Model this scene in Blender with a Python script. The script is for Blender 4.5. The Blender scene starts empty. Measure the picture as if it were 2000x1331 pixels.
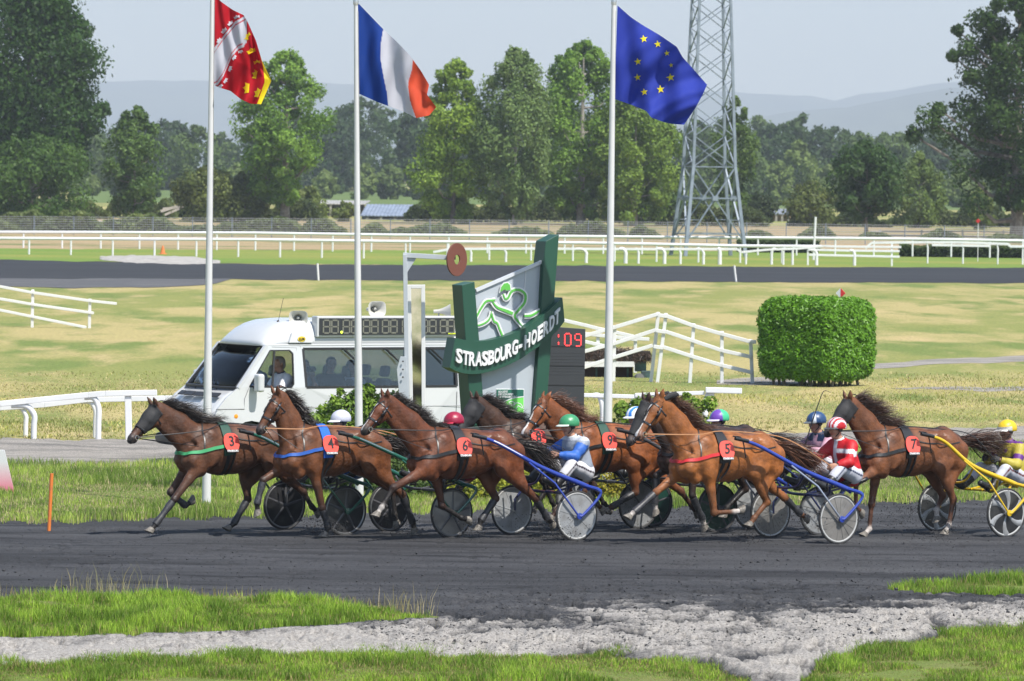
import bpy, bmesh, math, random
import numpy as np
from mathutils import Vector, Matrix
random.seed(7)
RNG = np.random.default_rng(7)
SC = bpy.context.scene
COL = SC.collection
# ------------------------------------------------------------------ camera
FPX, CAM_H, ROLL = 12000.0, 5.14, 0.012
PITCH = math.atan(335.5 / FPX)
_f = Vector((0, math.cos(PITCH), -math.sin(PITCH)))
_u0 = Vector((0, math.sin(PITCH), math.cos(PITCH)))
_r0 = Vector((1, 0, 0))
_r = _r0 * math.cos(ROLL) + _u0 * math.sin(ROLL)
_u = _u0 * math.cos(ROLL) - _r0 * math.sin(ROLL)
CAMP = Vector((0, 0, CAM_H))
cam_d = bpy.data.cameras.new("camera")
cam = bpy.data.objects.new("camera", cam_d)
COL.objects.link(cam)
m = Matrix((( _r.x, _u.x, -_f.x, 0), (_r.y, _u.y, -_f.y, 0), (_r.z, _u.z, -_f.z, CAM_H), (0, 0, 0, 1)))
cam.matrix_world = m
cam_d.sensor_width = 36
cam_d.lens = FPX * 36 / 2000
cam_d.clip_start = 1.0
cam_d.clip_end = 60000
cam_d.dof.use_dof = True
cam_d.dof.focus_distance = 86
cam_d.dof.aperture_fstop = 9.0
SC.camera = cam

def ray(px, py):
    return _f + _r * ((px - 1000) / FPX) - _u * ((py - 665.5) / FPX)
def at(px, py, Y):                       # a point of the place at depth Y
    d = ray(px, py)
    return CAMP + d * (Y / d.y)
def G(px, py, z=0.0):                    # a point on the ground
    d = ray(px, py)
    return CAMP + d * ((z - CAM_H) / d.z)
def scl(Y):                              # photo pixels per metre at depth Y
    return FPX / Y
def on_plane(px, py, p0, n):
    d = ray(px, py)
    return CAMP + d * ((p0 - CAMP).dot(n) / d.dot(n))

# ------------------------------------------------------------------ world, sun, exposure
SUN_EL, SUN_AZ = math.radians(56), math.radians(48)      # azimuth: from +X towards the camera side
sun_dir = Vector((math.cos(SUN_EL) * math.cos(SUN_AZ), -math.cos(SUN_EL) * math.sin(SUN_AZ), math.sin(SUN_EL)))
world = bpy.data.worlds.new("World")
SC.world = world
world.use_nodes = True
wn = world.node_tree
wn.nodes.clear()
sky = wn.nodes.new("ShaderNodeTexSky")
sky.sky_type = 'NISHITA'
sky.sun_disc = False
sky.sun_elevation = SUN_EL
sky.sun_rotation = math.atan2(sun_dir.x, sun_dir.y)
sky.altitude = 150
sky.air_density = 1.0
sky.dust_density = 0.8
sky.ozone_density = 1.2
bg = wn.nodes.new("ShaderNodeBackground")
bg.inputs[1].default_value = 0.115
wo = wn.nodes.new("ShaderNodeOutputWorld")
wn.links.new(sky.outputs[0], bg.inputs[0])
wn.links.new(bg.outputs[0], wo.inputs[0])
sl = bpy.data.lights.new("sun", 'SUN')
sl.energy = 4.4
sl.angle = math.radians(0.6)
sl.color = (1.0, 0.955, 0.88)
so = bpy.data.objects.new("sun", sl)
COL.objects.link(so)
so.rotation_euler = (-sun_dir).to_track_quat('-Z', 'Y').to_euler()
so.location = (0, 0, 60)
SC.view_settings.view_transform = 'Standard'
SC.view_settings.look = 'None'
SC.view_settings.gamma = 1.0
SC.view_settings.use_curve_mapping = False
SC.view_settings.exposure = 0.80
SC.render.engine = 'CYCLES'
SC.cycles.volume_bounces = 0
SC.cycles.max_bounces = 6
SC.cycles.transparent_max_bounces = 12

# ------------------------------------------------------------------ object helpers
def link(o, parent=None):
    COL.objects.link(o)
    if parent is not None:
        o.parent = parent
    return o
def tag(o, label=None, cat=None, group=None, kind=None):
    if label: o['label'] = label
    if cat: o['category'] = cat
    if group: o['group'] = group
    if kind: o['kind'] = kind
    return o
def empty(name, loc=(0, 0, 0), rz=0.0, label=None, cat=None, group=None):
    o = bpy.data.objects.new(name, None)
    o.empty_display_size = 0.2
    COL.objects.link(o)
    o.location = loc
    o.rotation_euler = (0, 0, rz)
    return tag(o, label, cat, group)
def np_mesh(name, V, Fc, mat, parent=None, smooth=False, attrs=None, mats=None, midx=None):
    """V (n,3); Fc (m,k) int array or list of tuples"""
    me = bpy.data.meshes.new(name)
    V = np.asarray(V, dtype=np.float32)
    if isinstance(Fc, np.ndarray):
        k = Fc.shape[1]
        me.vertices.add(len(V)); me.vertices.foreach_set("co", V.ravel())
        me.loops.add(Fc.size); me.loops.foreach_set("vertex_index", Fc.astype(np.int32).ravel())
        me.polygons.add(len(Fc))
        me.polygons.foreach_set("loop_start", np.arange(0, Fc.size, k, dtype=np.int32))
        me.polygons.foreach_set("loop_total", np.full(len(Fc), k, dtype=np.int32))
    else:
        me.from_pydata([tuple(map(float, v)) for v in V], [], [tuple(f) for f in Fc])
    if attrs:
        for an, (typ, dom, data) in attrs.items():
            a = me.attributes.new(an, typ, dom)
            a.data.foreach_set("color" if typ.endswith("COLOR") else "value", np.asarray(data, dtype=np.float32).ravel())
    for mm in (mats or [mat]):
        me.materials.append(mm)
    if midx is not None:
        me.polygons.foreach_set("material_index", np.asarray(midx, dtype=np.int32))
    if smooth:
        me.polygons.foreach_set("use_smooth", np.ones(len(me.polygons), dtype=bool))
    me.update(calc_edges=True)
    me.validate()
    o = bpy.data.objects.new(name, me)
    return link(o, parent)

class MB:
    """collects shapes and links them as one mesh"""
    def __init__(s): s.V = []; s.F = []; s.M = []
    def add(s, V, F, mi=0):
        b = len(s.V)
        s.V += [tuple(v) for v in V]
        for f in F:
            s.F.append(tuple(b + i for i in f)); s.M.append(mi)
    def box(s, c, d, rot=None, mi=0):
        hx, hy, hz = d[0] / 2, d[1] / 2, d[2] / 2
        P = [Vector((x, y, z)) for x in (-hx, hx) for y in (-hy, hy) for z in (-hz, hz)]
        if rot is not None: P = [rot @ p for p in P]
        c = Vector(c)
        s.add([p + c for p in P], [(0, 1, 3, 2), (4, 6, 7, 5), (0, 4, 5, 1), (2, 3, 7, 6), (0, 2, 6, 4), (1, 5, 7, 3)], mi)
    def bar(s, a, b, w, h, up=Vector((0, 0, 1)), mi=0):
        a = Vector(a); b = Vector(b); d = (b - a).normalized()
        sd = d.cross(up)
        if sd.length < 1e-4: sd = d.cross(Vector((0, 1, 0)))
        sd.normalize(); uu = sd.cross(d)
        P = []
        for p in (a, b):
            for i, j in ((-1, -1), (1, -1), (1, 1), (-1, 1)):
                P.append(p + sd * (i * w / 2) + uu * (j * h / 2))
        s.add(P, [(0, 1, 2, 3), (7, 6, 5, 4), (0, 4, 5, 1), (1, 5, 6, 2), (2, 6, 7, 3), (3, 7, 4, 0)], mi)
    def tube(s, pts, rad, n=8, cap=True, mi=0, flat=1.0, upv=None):
        pts = [Vector(p) for p in pts]
        m_ = len(pts)
        rads = rad if hasattr(rad, '__len__') else [rad] * m_
        V = []; F = []
        nv = None
        for i, p in enumerate(pts):
            t = (pts[min(i + 1, m_ - 1)] - pts[max(i - 1, 0)])
            t = t.normalized() if t.length > 1e-9 else Vector((0, 0, 1))
            if nv is None:
                ref = upv if upv is not None else (Vector((0, 0, 1)) if abs(t.z) < 0.9 else Vector((1, 0, 0)))
                nv = (ref - t * ref.dot(t)).normalized()
            else:
                nv = (nv - t * nv.dot(t))
                nv = nv.normalized() if nv.length > 1e-6 else t.orthogonal().normalized()
            bv = t.cross(nv)
            for j in range(n):
                a = 2 * math.pi * j / n
                V.append(p + nv * (math.cos(a) * rads[i]) + bv * (math.sin(a) * rads[i] * flat))
        for i in range(m_ - 1):
            for j in range(n):
                k = (j + 1) % n
                F.append((i * n + j, i * n + k, (i + 1) * n + k, (i + 1) * n + j))
        if cap:
            F.append(tuple(reversed(range(n)))); F.append(tuple((m_ - 1) * n + j for j in range(n)))
        s.add(V, F, mi)
    def prism(s, poly, off, mi=0):
        """closed polygon (list of Vector) extruded by vector off"""
        n = len(poly); off = Vector(off)
        V = [Vector(p) for p in poly] + [Vector(p) + off for p in poly]
        F = [tuple(reversed(range(n))), tuple(range(n, 2 * n))]
        for i in range(n):
            j = (i + 1) % n
            F.append((i, j, n + j, n + i))
        s.add(V, F, mi)
    def lathe(s, prof, axis_o, axis_d, n=24, mi=0, close=False):
        """prof list of (r, t)"""
        o = Vector(axis_o); d = Vector(axis_d).normalized(); a = d.orthogonal().normalized(); b = d.cross(a)
        V = []; F = []
        for r, t in prof:
            for j in range(n):
                q = 2 * math.pi * j / n
                V.append(o + d * t + a * (r * math.cos(q)) + b * (r * math.sin(q)))
        m_ = len(prof)
        for i in range(m_ - (0 if close else 1)):
            i2 = (i + 1) % m_
            for j in range(n):
                k = (j + 1) % n
                F.append((i * n + j, i * n + k, i2 * n + k, i2 * n + j))
        s.add(V, F, mi)
    def build(s, name, mat, parent=None, smooth=False, mats=None, fix=True):
        me = bpy.data.meshes.new(name)
        me.from_pydata([tuple(v) for v in s.V], [], s.F)
        for mm in (mats or [mat]): me.materials.append(mm)
        me.polygons.foreach_set("material_index", s.M)
        if fix:
            bm = bmesh.new(); bm.from_mesh(me)
            bmesh.ops.recalc_face_normals(bm, faces=bm.faces)
            bm.to_mesh(me); bm.free()
        if smooth:
            me.polygons.foreach_set("use_smooth", [True] * len(me.polygons))
            try: me.set_sharp_from_angle(angle=math.radians(40))
            except Exception: pass
        me.update()
        return link(bpy.data.objects.new(name, me), parent)

def bevel(o, w=0.01, seg=2):
    md = o.modifiers.new("bevel", 'BEVEL'); md.width = w; md.segments = seg; md.limit_method = 'ANGLE'
    return o

# ------------------------------------------------------------------ noise (numpy)
_perm = RNG.random((256, 256)).astype(np.float32)
def vnoise(x, y):
    xi = np.floor(x).astype(int); yi = np.floor(y).astype(int)
    fx = x - xi; fy = y - yi
    fx = fx * fx * (3 - 2 * fx); fy = fy * fy * (3 - 2 * fy)
    a = _perm[xi & 255, yi & 255]; b = _perm[(xi + 1) & 255, yi & 255]
    c = _perm[xi & 255, (yi + 1) & 255]; d = _perm[(xi + 1) & 255, (yi + 1) & 255]
    return (a * (1 - fx) + b * fx) * (1 - fy) + (c * (1 - fx) + d * fx) * fy
def fbm(x, y, o=4, g=0.5):
    s = 0; a = 1; t = 0
    for i in range(o):
        s = s + a * vnoise(x * 2 ** i + 17 * i, y * 2 ** i + 5 * i); t += a; a *= g
    return s / t

# ------------------------------------------------------------------ materials
MATS = {}
def mat(name, col, rough=0.6, metal=0.0, spec=0.5, noise=None, bump=None, coat=0.0, emit=None, alpha=None, trans=None, sheen=0, coord='Object'):
    """noise=(scale, colour2, detail, lo, hi); bump=(scale, strength, distance)"""
    if name in MATS: return MATS[name]
    M = bpy.data.materials.new(name); M.use_nodes = True
    nt = M.node_tree; N = nt.nodes; L = nt.links
    P = N["Principled BSDF"]
    P.inputs["Base Color"].default_value = (*col, 1)
    P.inputs["Roughness"].default_value = rough
    P.inputs["Metallic"].default_value = metal
    P.inputs["Specular IOR Level"].default_value = spec
    if coat: P.inputs["Coat Weight"].default_value = coat
    if sheen: P.inputs["Sheen Weight"].default_value = sheen
    if emit:
        P.inputs["Emission Color"].default_value = (*emit[0], 1); P.inputs["Emission Strength"].default_value = emit[1]
    tc = N.new("ShaderNodeTexCoord")
    if noise:
        nz = N.new("ShaderNodeTexNoise"); nz.inputs["Scale"].default_value = noise[0]; nz.inputs["Detail"].default_value = noise[2]
        L.new(tc.outputs[coord], nz.inputs["Vector"])
        cr = N.new("ShaderNodeMapRange"); cr.inputs[1].default_value = noise[3]; cr.inputs[2].default_value = noise[4]
        L.new(nz.outputs["Fac"], cr.inputs[0])
        mx = N.new("ShaderNodeMix"); mx.data_type = 'RGBA'
        mx.inputs[6].default_value = (*col, 1); mx.inputs[7].default_value = (*noise[1], 1)
        L.new(cr.outputs[0], mx.inputs[0]); L.new(mx.outputs[2], P.inputs["Base Color"])
    if bump:
        nb = N.new("ShaderNodeTexNoise"); nb.inputs["Scale"].default_value = bump[0]; nb.inputs["Detail"].default_value = 4
        L.new(tc.outputs[coord], nb.inputs["Vector"])
        bp = N.new("ShaderNodeBump"); bp.inputs["Strength"].default_value = bump[1]; bp.inputs["Distance"].default_value = bump[2]
        L.new(nb.outputs["Fac"], bp.inputs["Height"]); L.new(bp.outputs[0], P.inputs["Normal"])
    MATS[name] = M
    return M
def attr_mat(name, attr, rough=0.6, spec=0.3, transl=0.0, bump=None, var=0.0, sheen=0, metal=0.0):
    """base colour read from a colour attribute of the mesh"""
    if name in MATS: return MATS[name]
    M = bpy.data.materials.new(name); M.use_nodes = True
    nt = M.node_tree; N = nt.nodes; L = nt.links
    P = N["Principled BSDF"]; out = N["Material Output"]
    at_ = N.new("ShaderNodeAttribute"); at_.attribute_name = attr
    src = at_.outputs["Color"]
    if var:
        tc = N.new("ShaderNodeTexCoord")
        nz = N.new("ShaderNodeTexNoise"); nz.inputs["Scale"].default_value = 9; nz.inputs["Detail"].default_value = 5
        L.new(tc.outputs["Object"], nz.inputs["Vector"])
        mr = N.new("ShaderNodeMapRange"); mr.inputs[1].default_value = 0.3; mr.inputs[2].default_value = 0.7
        mr.inputs[3].default_value = 1 - var; mr.inputs[4].default_value = 1 + var
        L.new(nz.outputs["Fac"], mr.inputs[0])
        vm = N.new("ShaderNodeVectorMath"); vm.operation = 'SCALE'
        L.new(src, vm.inputs[0]); L.new(mr.outputs[0], vm.inputs["Scale"])
        src = vm.outputs[0]
    L.new(src, P.inputs["Base Color"])
    P.inputs["Roughness"].default_value = rough; P.inputs["Specular IOR Level"].default_value = spec; P.inputs["Metallic"].default_value = metal
    if sheen: P.inputs["Sheen Weight"].default_value = sheen
    if bump:
        tc2 = N.new("ShaderNodeTexCoord")
        nb = N.new("ShaderNodeTexNoise"); nb.inputs["Scale"].default_value = bump[0]; nb.inputs["Detail"].default_value = 4
        L.new(tc2.outputs["Object"], nb.inputs["Vector"])
        bp = N.new("ShaderNodeBump"); bp.inputs["Strength"].default_value = bump[1]; bp.inputs["Distance"].default_value = bump[2]
        L.new(nb.outputs["Fac"], bp.inputs["Height"]); L.new(bp.outputs[0], P.inputs["Normal"])
    if transl:
        T = N.new("ShaderNodeBsdfTranslucent"); L.new(src, T.inputs["Color"])
        X = N.new("ShaderNodeMixShader"); X.inputs[0].default_value = transl
        L.new(P.outputs[0], X.inputs[1]); L.new(T.outputs[0], X.inputs[2]); L.new(X.outputs[0], out.inputs["Surface"])
    MATS[name] = M
    return M
def srgb(*c):
    r = []
    for v in c:
        v /= 255.0
        r.append(v / 12.92 if v <= 0.04045 else ((v + 0.055) / 1.055) ** 2.4)
    return tuple(r)
# ================================================================== THE GROUND
def ground_mat(name, cols, scales, fine=(30, 0.35), rough=0.9, bump=None, rot=0.0, stretch=(1, 1, 1), streak=None, blend=None):
    """cols: base + overlays [(colour, noise scale, lo, hi, detail)] mixed by noise in world metres"""
    M = bpy.data.materials.new(name); M.use_nodes = True
    nt = M.node_tree; N = nt.nodes; L = nt.links
    P = N["Principled BSDF"]; P.inputs["Roughness"].default_value = rough; P.inputs["Specular IOR Level"].default_value = 0.2
    tc = N.new("ShaderNodeTexCoord")
    mp = N.new("ShaderNodeMapping"); mp.inputs["Rotation"].default_value = (0, 0, rot); mp.inputs["Scale"].default_value = stretch
    L.new(tc.outputs["Object"], mp.inputs[0])
    rgb = N.new("ShaderNodeRGB"); rgb.outputs[0].default_value = (*cols[0], 1)
    cur = rgb.outputs[0]
    for (c, sc_, lo, hi, det) in scales:
        nz = N.new("ShaderNodeTexNoise"); nz.inputs["Scale"].default_value = sc_; nz.inputs["Detail"].default_value = det
        nz.inputs["Roughness"].default_value = 0.6
        L.new(mp.outputs[0], nz.inputs["Vector"])
        mr = N.new("ShaderNodeMapRange"); mr.inputs[1].default_value = lo; mr.inputs[2].default_value = hi
        L.new(nz.outputs["Fac"], mr.inputs[0])
        mx = N.new("ShaderNodeMix"); mx.data_type = 'RGBA'; mx.inputs[7].default_value = (*c, 1)
        L.new(mr.outputs[0], mx.inputs[0]); L.new(cur, mx.inputs[6]); cur = mx.outputs[2]
    if blend:   # second colour set by mesh attribute
        a = N.new("ShaderNodeAttribute"); a.attribute_name = "pale"
        nz = N.new("ShaderNodeTexNoise"); nz.inputs["Scale"].default_value = 2.6; nz.inputs["Detail"].default_value = 12; nz.inputs["Roughness"].default_value = 0.78
        L.new(tc.outputs["Object"], nz.inputs["Vector"])
        ad = N.new("ShaderNodeMath"); ad.operation = 'MULTIPLY_ADD'; ad.inputs[1].default_value = 2.4; ad.inputs[2].default_value = -1.2
        L.new(nz.outputs["Fac"], ad.inputs[0])
        a2 = N.new("ShaderNodeMath"); a2.operation = 'ADD'; L.new(a.outputs["Fac"], a2.inputs[0]); L.new(ad.outputs[0], a2.inputs[1])
        mr = N.new("ShaderNodeMapRange"); mr.inputs[1].default_value = 0.18; mr.inputs[2].default_value = 0.85; L.new(a2.outputs[0], mr.inputs[0])
        mx = N.new("ShaderNodeMix"); mx.data_type = 'RGBA'; mx.inputs[7].default_value = (*blend, 1)
        L.new(mr.outputs[0], mx.inputs[0]); L.new(cur, mx.inputs[6]); cur = mx.outputs[2]
    nf = N.new("ShaderNodeTexNoise"); nf.inputs["Scale"].default_value = fine[0]; nf.inputs["Detail"].default_value = 6; nf.inputs["Roughness"].default_value = 0.75
    L.new(tc.outputs["Object"], nf.inputs["Vector"])
    mr = N.new("ShaderNodeMapRange"); mr.inputs[1].default_value = 0.3; mr.inputs[2].default_value = 0.7
    mr.inputs[3].default_value = 1 - fine[1]; mr.inputs[4].default_value = 1 + fine[1]
    L.new(nf.outputs["Fac"], mr.inputs[0])
    vm = N.new("ShaderNodeVectorMath"); vm.operation = 'SCALE'; L.new(cur, vm.inputs[0]); L.new(mr.outputs[0], vm.inputs["Scale"])
    cur = vm.outputs[0]
    L.new(cur, P.inputs["Base Color"])
    if bump:
        bp = N.new("ShaderNodeBump"); bp.inputs["Strength"].default_value = bump[0]; bp.inputs["Distance"].default_value = bump[1]
        L.new(nf.outputs["Fac"], bp.inputs["Height"]); L.new(bp.outputs[0], P.inputs["Normal"])
    return M

def pl(pts):                                   # polyline y(x)
    xs = [p[0] for p in pts]; ys = [p[1] for p in pts]
    return lambda x: np.interp(x, xs, ys)
def unproj(PX, PY, z=0.0):
    """vectorised ground points"""
    dx = _f.x + _r.x * (PX - 1000) / FPX - _u.x * (PY - 665.5) / FPX
    dy = _f.y + _r.y * (PX - 1000) / FPX - _u.y * (PY - 665.5) / FPX
    dz = _f.z + _r.z * (PX - 1000) / FPX - _u.z * (PY - 665.5) / FPX
    t = (z - CAM_H) / dz
    return t * dx, t * dy
def strip(name, top, bot, z, M, x0=-1200, x1=3200, nx=900, ny=6, kind='structure', hfun=None, attr=None, rows=None, xs=None, jit=1.0):
    """sheet of ground between two photographed outlines, laid at height z"""
    X = np.linspace(x0, x1, nx) if xs is None else xs
    nx = len(X)
    T = np.linspace(0, 1, ny) if rows is None else rows
    ny = len(T)
    yt, yb = top(X), bot(X)
    if kind and jit:
        w_ = (vnoise(X * .021, X * 0 + 3) + .6 * vnoise(X * .09, X * 0 + 8) + .4 * vnoise(X * .3, X * 0) - 1.0) * jit
        yt = yt + w_ * np.clip((yt - 330) / 110, .3, 5); yb = yb + w_ * np.clip((yb - 330) / 110, .3, 5)
    XT, YT = unproj(X, yt); XB, YB = unproj(X, yb)
    PX = XT[None, :] * (1 - T[:, None]) + XB[None, :] * T[:, None]
    PY = YT[None, :] * (1 - T[:, None]) + YB[None, :] * T[:, None]
    H = np.full_like(PX, z)
    if hfun is not None: H = z + hfun(PX, PY, T[:, None] + 0 * PX)
    V = np.stack([PX, PY, H], -1).reshape(-1, 3)
    i = np.arange(nx * ny).reshape(ny, nx)
    F = np.stack([i[1:, :-1], i[1:, 1:], i[:-1, 1:], i[:-1, :-1]], -1).reshape(-1, 4)
    at_ = None
    if attr is not None:
        at_ = {"pale": ('FLOAT', 'POINT', attr(PX, PY, T[:, None] + 0 * PX).reshape(-1))}
    o = np_mesh(name, V, F, M, smooth=True, attrs=at_)
    if kind: o['kind'] = kind
    return o

M_GRASS = ground_mat("meadow_grass", [(0.200, 0.212, 0.060)],
    [((0.34, 0.285, 0.12), 0.16, 0.44, 0.58, 8), ((0.135, 0.175, 0.042), 0.34, 0.50, 0.62, 7), ((0.42, 0.32, 0.16), 0.5, 0.54, 0.74, 6)],
    fine=(9, 0.62), bump=(0.5, 0.06), stretch=(0.95, 0.22, 1), rot=math.radians(-12))
M_VERGE = ground_mat("verge_soil_and_grass", [(0.13, 0.17, 0.035)],
    [((0.20, 0.17, 0.075), 0.8, 0.5, 0.75, 5)], fine=(30, 0.45), bump=(0.6, 0.05))
M_FARGRASS = ground_mat("far_verge_grass", [(0.13, 0.20, 0.028)],
    [((0.24, 0.23, 0.05), 0.10, 0.45, 0.7, 5)], fine=(6, 0.35), stretch=(0.4, 0.6, 1))
M_DRY = ground_mat("dry_scrub", [(0.32, 0.24, 0.13)],
    [((0.10, 0.14, 0.035), 0.12, 0.50, 0.64, 5), ((0.33, 0.235, 0.14), 0.3, 0.5, 0.7, 5)], fine=(5, 0.4), stretch=(0.5, 0.7, 1))
TRK_ROT = math.radians(29)
M_TRACK = ground_mat("cinder_track", [(0.032, 0.0322, 0.0345)],
    [((0.060, 0.0605, 0.065), 0.9, 0.40, 0.62, 7), ((0.014, 0.014, 0.016), 2.2, 0.53, 0.68, 9), ((0.080, 0.080, 0.083), 0.35, 0.5, 0.75, 3)],
    fine=(30, 0.60), bump=(1.0, 0.03), rot=TRK_ROT, stretch=(0.16, 1.0, 1), blend=(0.33, 0.31, 0.285))
M_FARTRACK = ground_mat("far_cinder_track", [(0.026, 0.027, 0.030)],
    [((0.040, 0.041, 0.045), 0.4, 0.45, 0.7, 5), ((0.065, 0.067, 0.072), 0.9, 0.6, 0.8, 4)], fine=(9, 0.3), rot=math.radians(4), stretch=(0.08, 1, 1))
M_GREYEARTH = ground_mat("grey_earth", [(0.085, 0.085, 0.088)], [((0.15, 0.145, 0.14), 0.8, 0.5, 0.75, 6)], fine=(8, 0.4), stretch=(.3, 1, 1))
M_PATH = ground_mat("sandy_path", [(0.30, 0.275, 0.245)],
    [((0.17, 0.16, 0.145), 0.9, 0.45, 0.62, 7), ((0.40, 0.37, 0.33), 2.5, 0.5, 0.75, 7), ((0.12, 0.13, 0.06), 0.7, 0.62, 0.75, 6)], fine=(26, 0.5), bump=(0.9, 0.05), rot=TRK_ROT, stretch=(0.35, 1, 1))

# base ground: one sheet to the horizon
def big_sheet():
    xs = np.concatenate([np.linspace(-9000, -200, 12), np.linspace(-150, 150, 16), np.linspace(200, 9000, 12)])
    ys = np.concatenate([np.linspace(20, 400, 20), np.linspace(500, 19000, 24)])
    X, Y = np.meshgrid(xs, ys)
    V = np.stack([X, Y, 0 * X], -1).reshape(-1, 3)
    i = np.arange(V.shape[0]).reshape(X.shape)
    F = np.stack([i[:-1, :-1], i[:-1, 1:], i[1:, 1:], i[1:, :-1]], -1).reshape(-1, 4)
    o = np_mesh("meadow", V, F, M_GRASS); o['kind'] = 'structure'
big_sheet()

# --- far side, from the back to the front
strip("dry_field", pl([(-1200, 424), (0, 424), (1000, 436), (2000, 448), (3200, 462)]), pl([(-1200, 488), (0, 489), (1000, 488), (2000, 494), (3200, 500)]), 0.004, M_DRY)
strip("far_verge", pl([(-1200, 485), (0, 486), (600, 489), (1000, 489), (2000, 492), (3200, 500)]), pl([(-1200, 509), (0, 509), (300, 513), (1000, 519), (2000, 524), (3200, 530)]), 0.008, M_FARGRASS)
strip("far_track", pl([(-1200, 507), (0, 508), (180, 512), (300, 515), (1000, 519), (2000, 524), (3200, 530)]), pl([(-1200, 540), (0, 545), (600, 547), (1000, 549), (2000, 554), (3200, 560)]), 0.012, M_FARTRACK, nx=200)
strip("track_shoulder", pl([(-1200, 540), (0, 545), (450, 546)]), pl([(-1200, 560), (0, 561), (150, 563), (300, 563), (420, 556), (450, 547)]), 0.0165, M_GREYEARTH, x1=450, nx=60)
strip("sand_patch", pl([(195, 508), (215, 502), (260, 500), (380, 502), (430, 513)]), pl([(195, 509), (260, 515), (360, 517), (430, 516)]), 0.020, ground_mat("pale_sand", [(0.36, 0.34, 0.31)], [((0.2, .19, .18), 1.5, .5, .7, 5)], fine=(8, .4)), x0=195, x1=430, nx=40, ny=8,
      hfun=lambda x, y, t: 0.25 * np.sin(np.pi * t) * fbm(x * 0.8, y * 0.3))
# --- light paths crossing the meadow on the right
strip("gravel_path", pl([(1400, 742), (1480, 737), (1560, 738), (1700, 712), (1850, 701), (2000, 695), (3200, 660)]), pl([(1400, 750), (1480, 753), (1560, 750), (1700, 722), (1850, 711), (2000, 707), (3200, 676)]), 0.006,
      M_PATH, x0=1400, nx=80, ny=5)
strip("gravel_path", pl([(1740, 758), (1900, 755), (2000, 757), (3200, 760)]), pl([(1740, 759), (1900, 763), (2000, 765), (3200, 770)]), 0.006, M_PATH, x0=1740, nx=50, ny=4)
# --- the path the van drives on
def path_h(x, y, t):
    return 0.10 * np.sin(np.pi * np.clip(t * 1.8, 0, 1)) * fbm(x * 1.1, y * 0.9, 5) * (t < 0.56) - 0.01 * t
strip("van_path", pl([(-1200, 860), (0, 858), (350, 862), (1000, 856), (1500, 846), (2000, 834), (3200, 812)]), pl([(-1200, 935), (0, 919), (350, 914), (1000, 902), (2000, 876), (3200, 846)]), 0.012, M_PATH, nx=420, ny=26, hfun=path_h)
TRK_TOP = [(-1200, 1040), (0, 1022), (500, 1010), (1000, 998), (1500, 988), (2000, 977), (3200, 955)]
strip("grass_verge", pl([(-1200, 935), (0, 919), (350, 914), (1000, 902), (2000, 876), (3200, 846)]), pl(TRK_TOP), 0.016, M_VERGE, nx=160, ny=30,
      hfun=lambda x, y, t: 0.06 * np.sin(np.pi * t) * fbm(x, y))

# --- racing track and the pale churned sand this side of it: one relief, split where the sand takes over
def ridged(x, y):
    return 1 - abs(2 * fbm(x, y, 5, 0.55) - 1)
SANDLINE = [(-1200, 1262), (0, 1258), (430, 1248), (870, 1222), (1000, 1214), (1250, 1212), (1500, 1206), (1800, 1192), (2000, 1188), (3200, 1170)]
CHURN = [(-1200, 1245), (0, 1240), (600, 1215), (870, 1150), (1100, 1135), (1500, 1130), (2000, 1120), (3200, 1100)]
def px_of(x, y):                               # photo column and row of a ground point (used to follow the outlines)
    dx, dy, dz = x, y, -CAM_H
    zc = dx * _f.x + dy * _f.y + dz * _f.z
    return 1000 + FPX * (dx * _r.x + dy * _r.y + dz * _r.z) / zc, 665.5 - FPX * (dx * _u.x + dy * _u.y + dz * _u.z) / zc
BANK_T = [(-1200, 1172), (0, 1173), (200, 1170), (450, 1172), (620, 1180), (760, 1198), (850, 1222), (875, 1232)]
BANK_B = [(-1200, 1270), (0, 1258), (140, 1256), (300, 1245), (430, 1250), (560, 1240), (700, 1234), (800, 1234), (875, 1235)]
FRONT_T = [(-1200, 1330), (0, 1312), (150, 1312), (300, 1302), (600, 1290), (850, 1294), (1000, 1296), (1150, 1288), (1290, 1302), (1400, 1322), (1470, 1345)]
FR_T = [(1560, 1345), (1600, 1312), (1640, 1296), (1700, 1278), (1780, 1266), (1850, 1248), (2000, 1236), (3200, 1200)]
RB_T = [(1735, 1170), (1800, 1160), (1900, 1150), (2000, 1142), (3200, 1090)]
RB_B = [(1735, 1172), (1800, 1176), (1900, 1182), (2000, 1180), (3200, 1150)]
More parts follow.
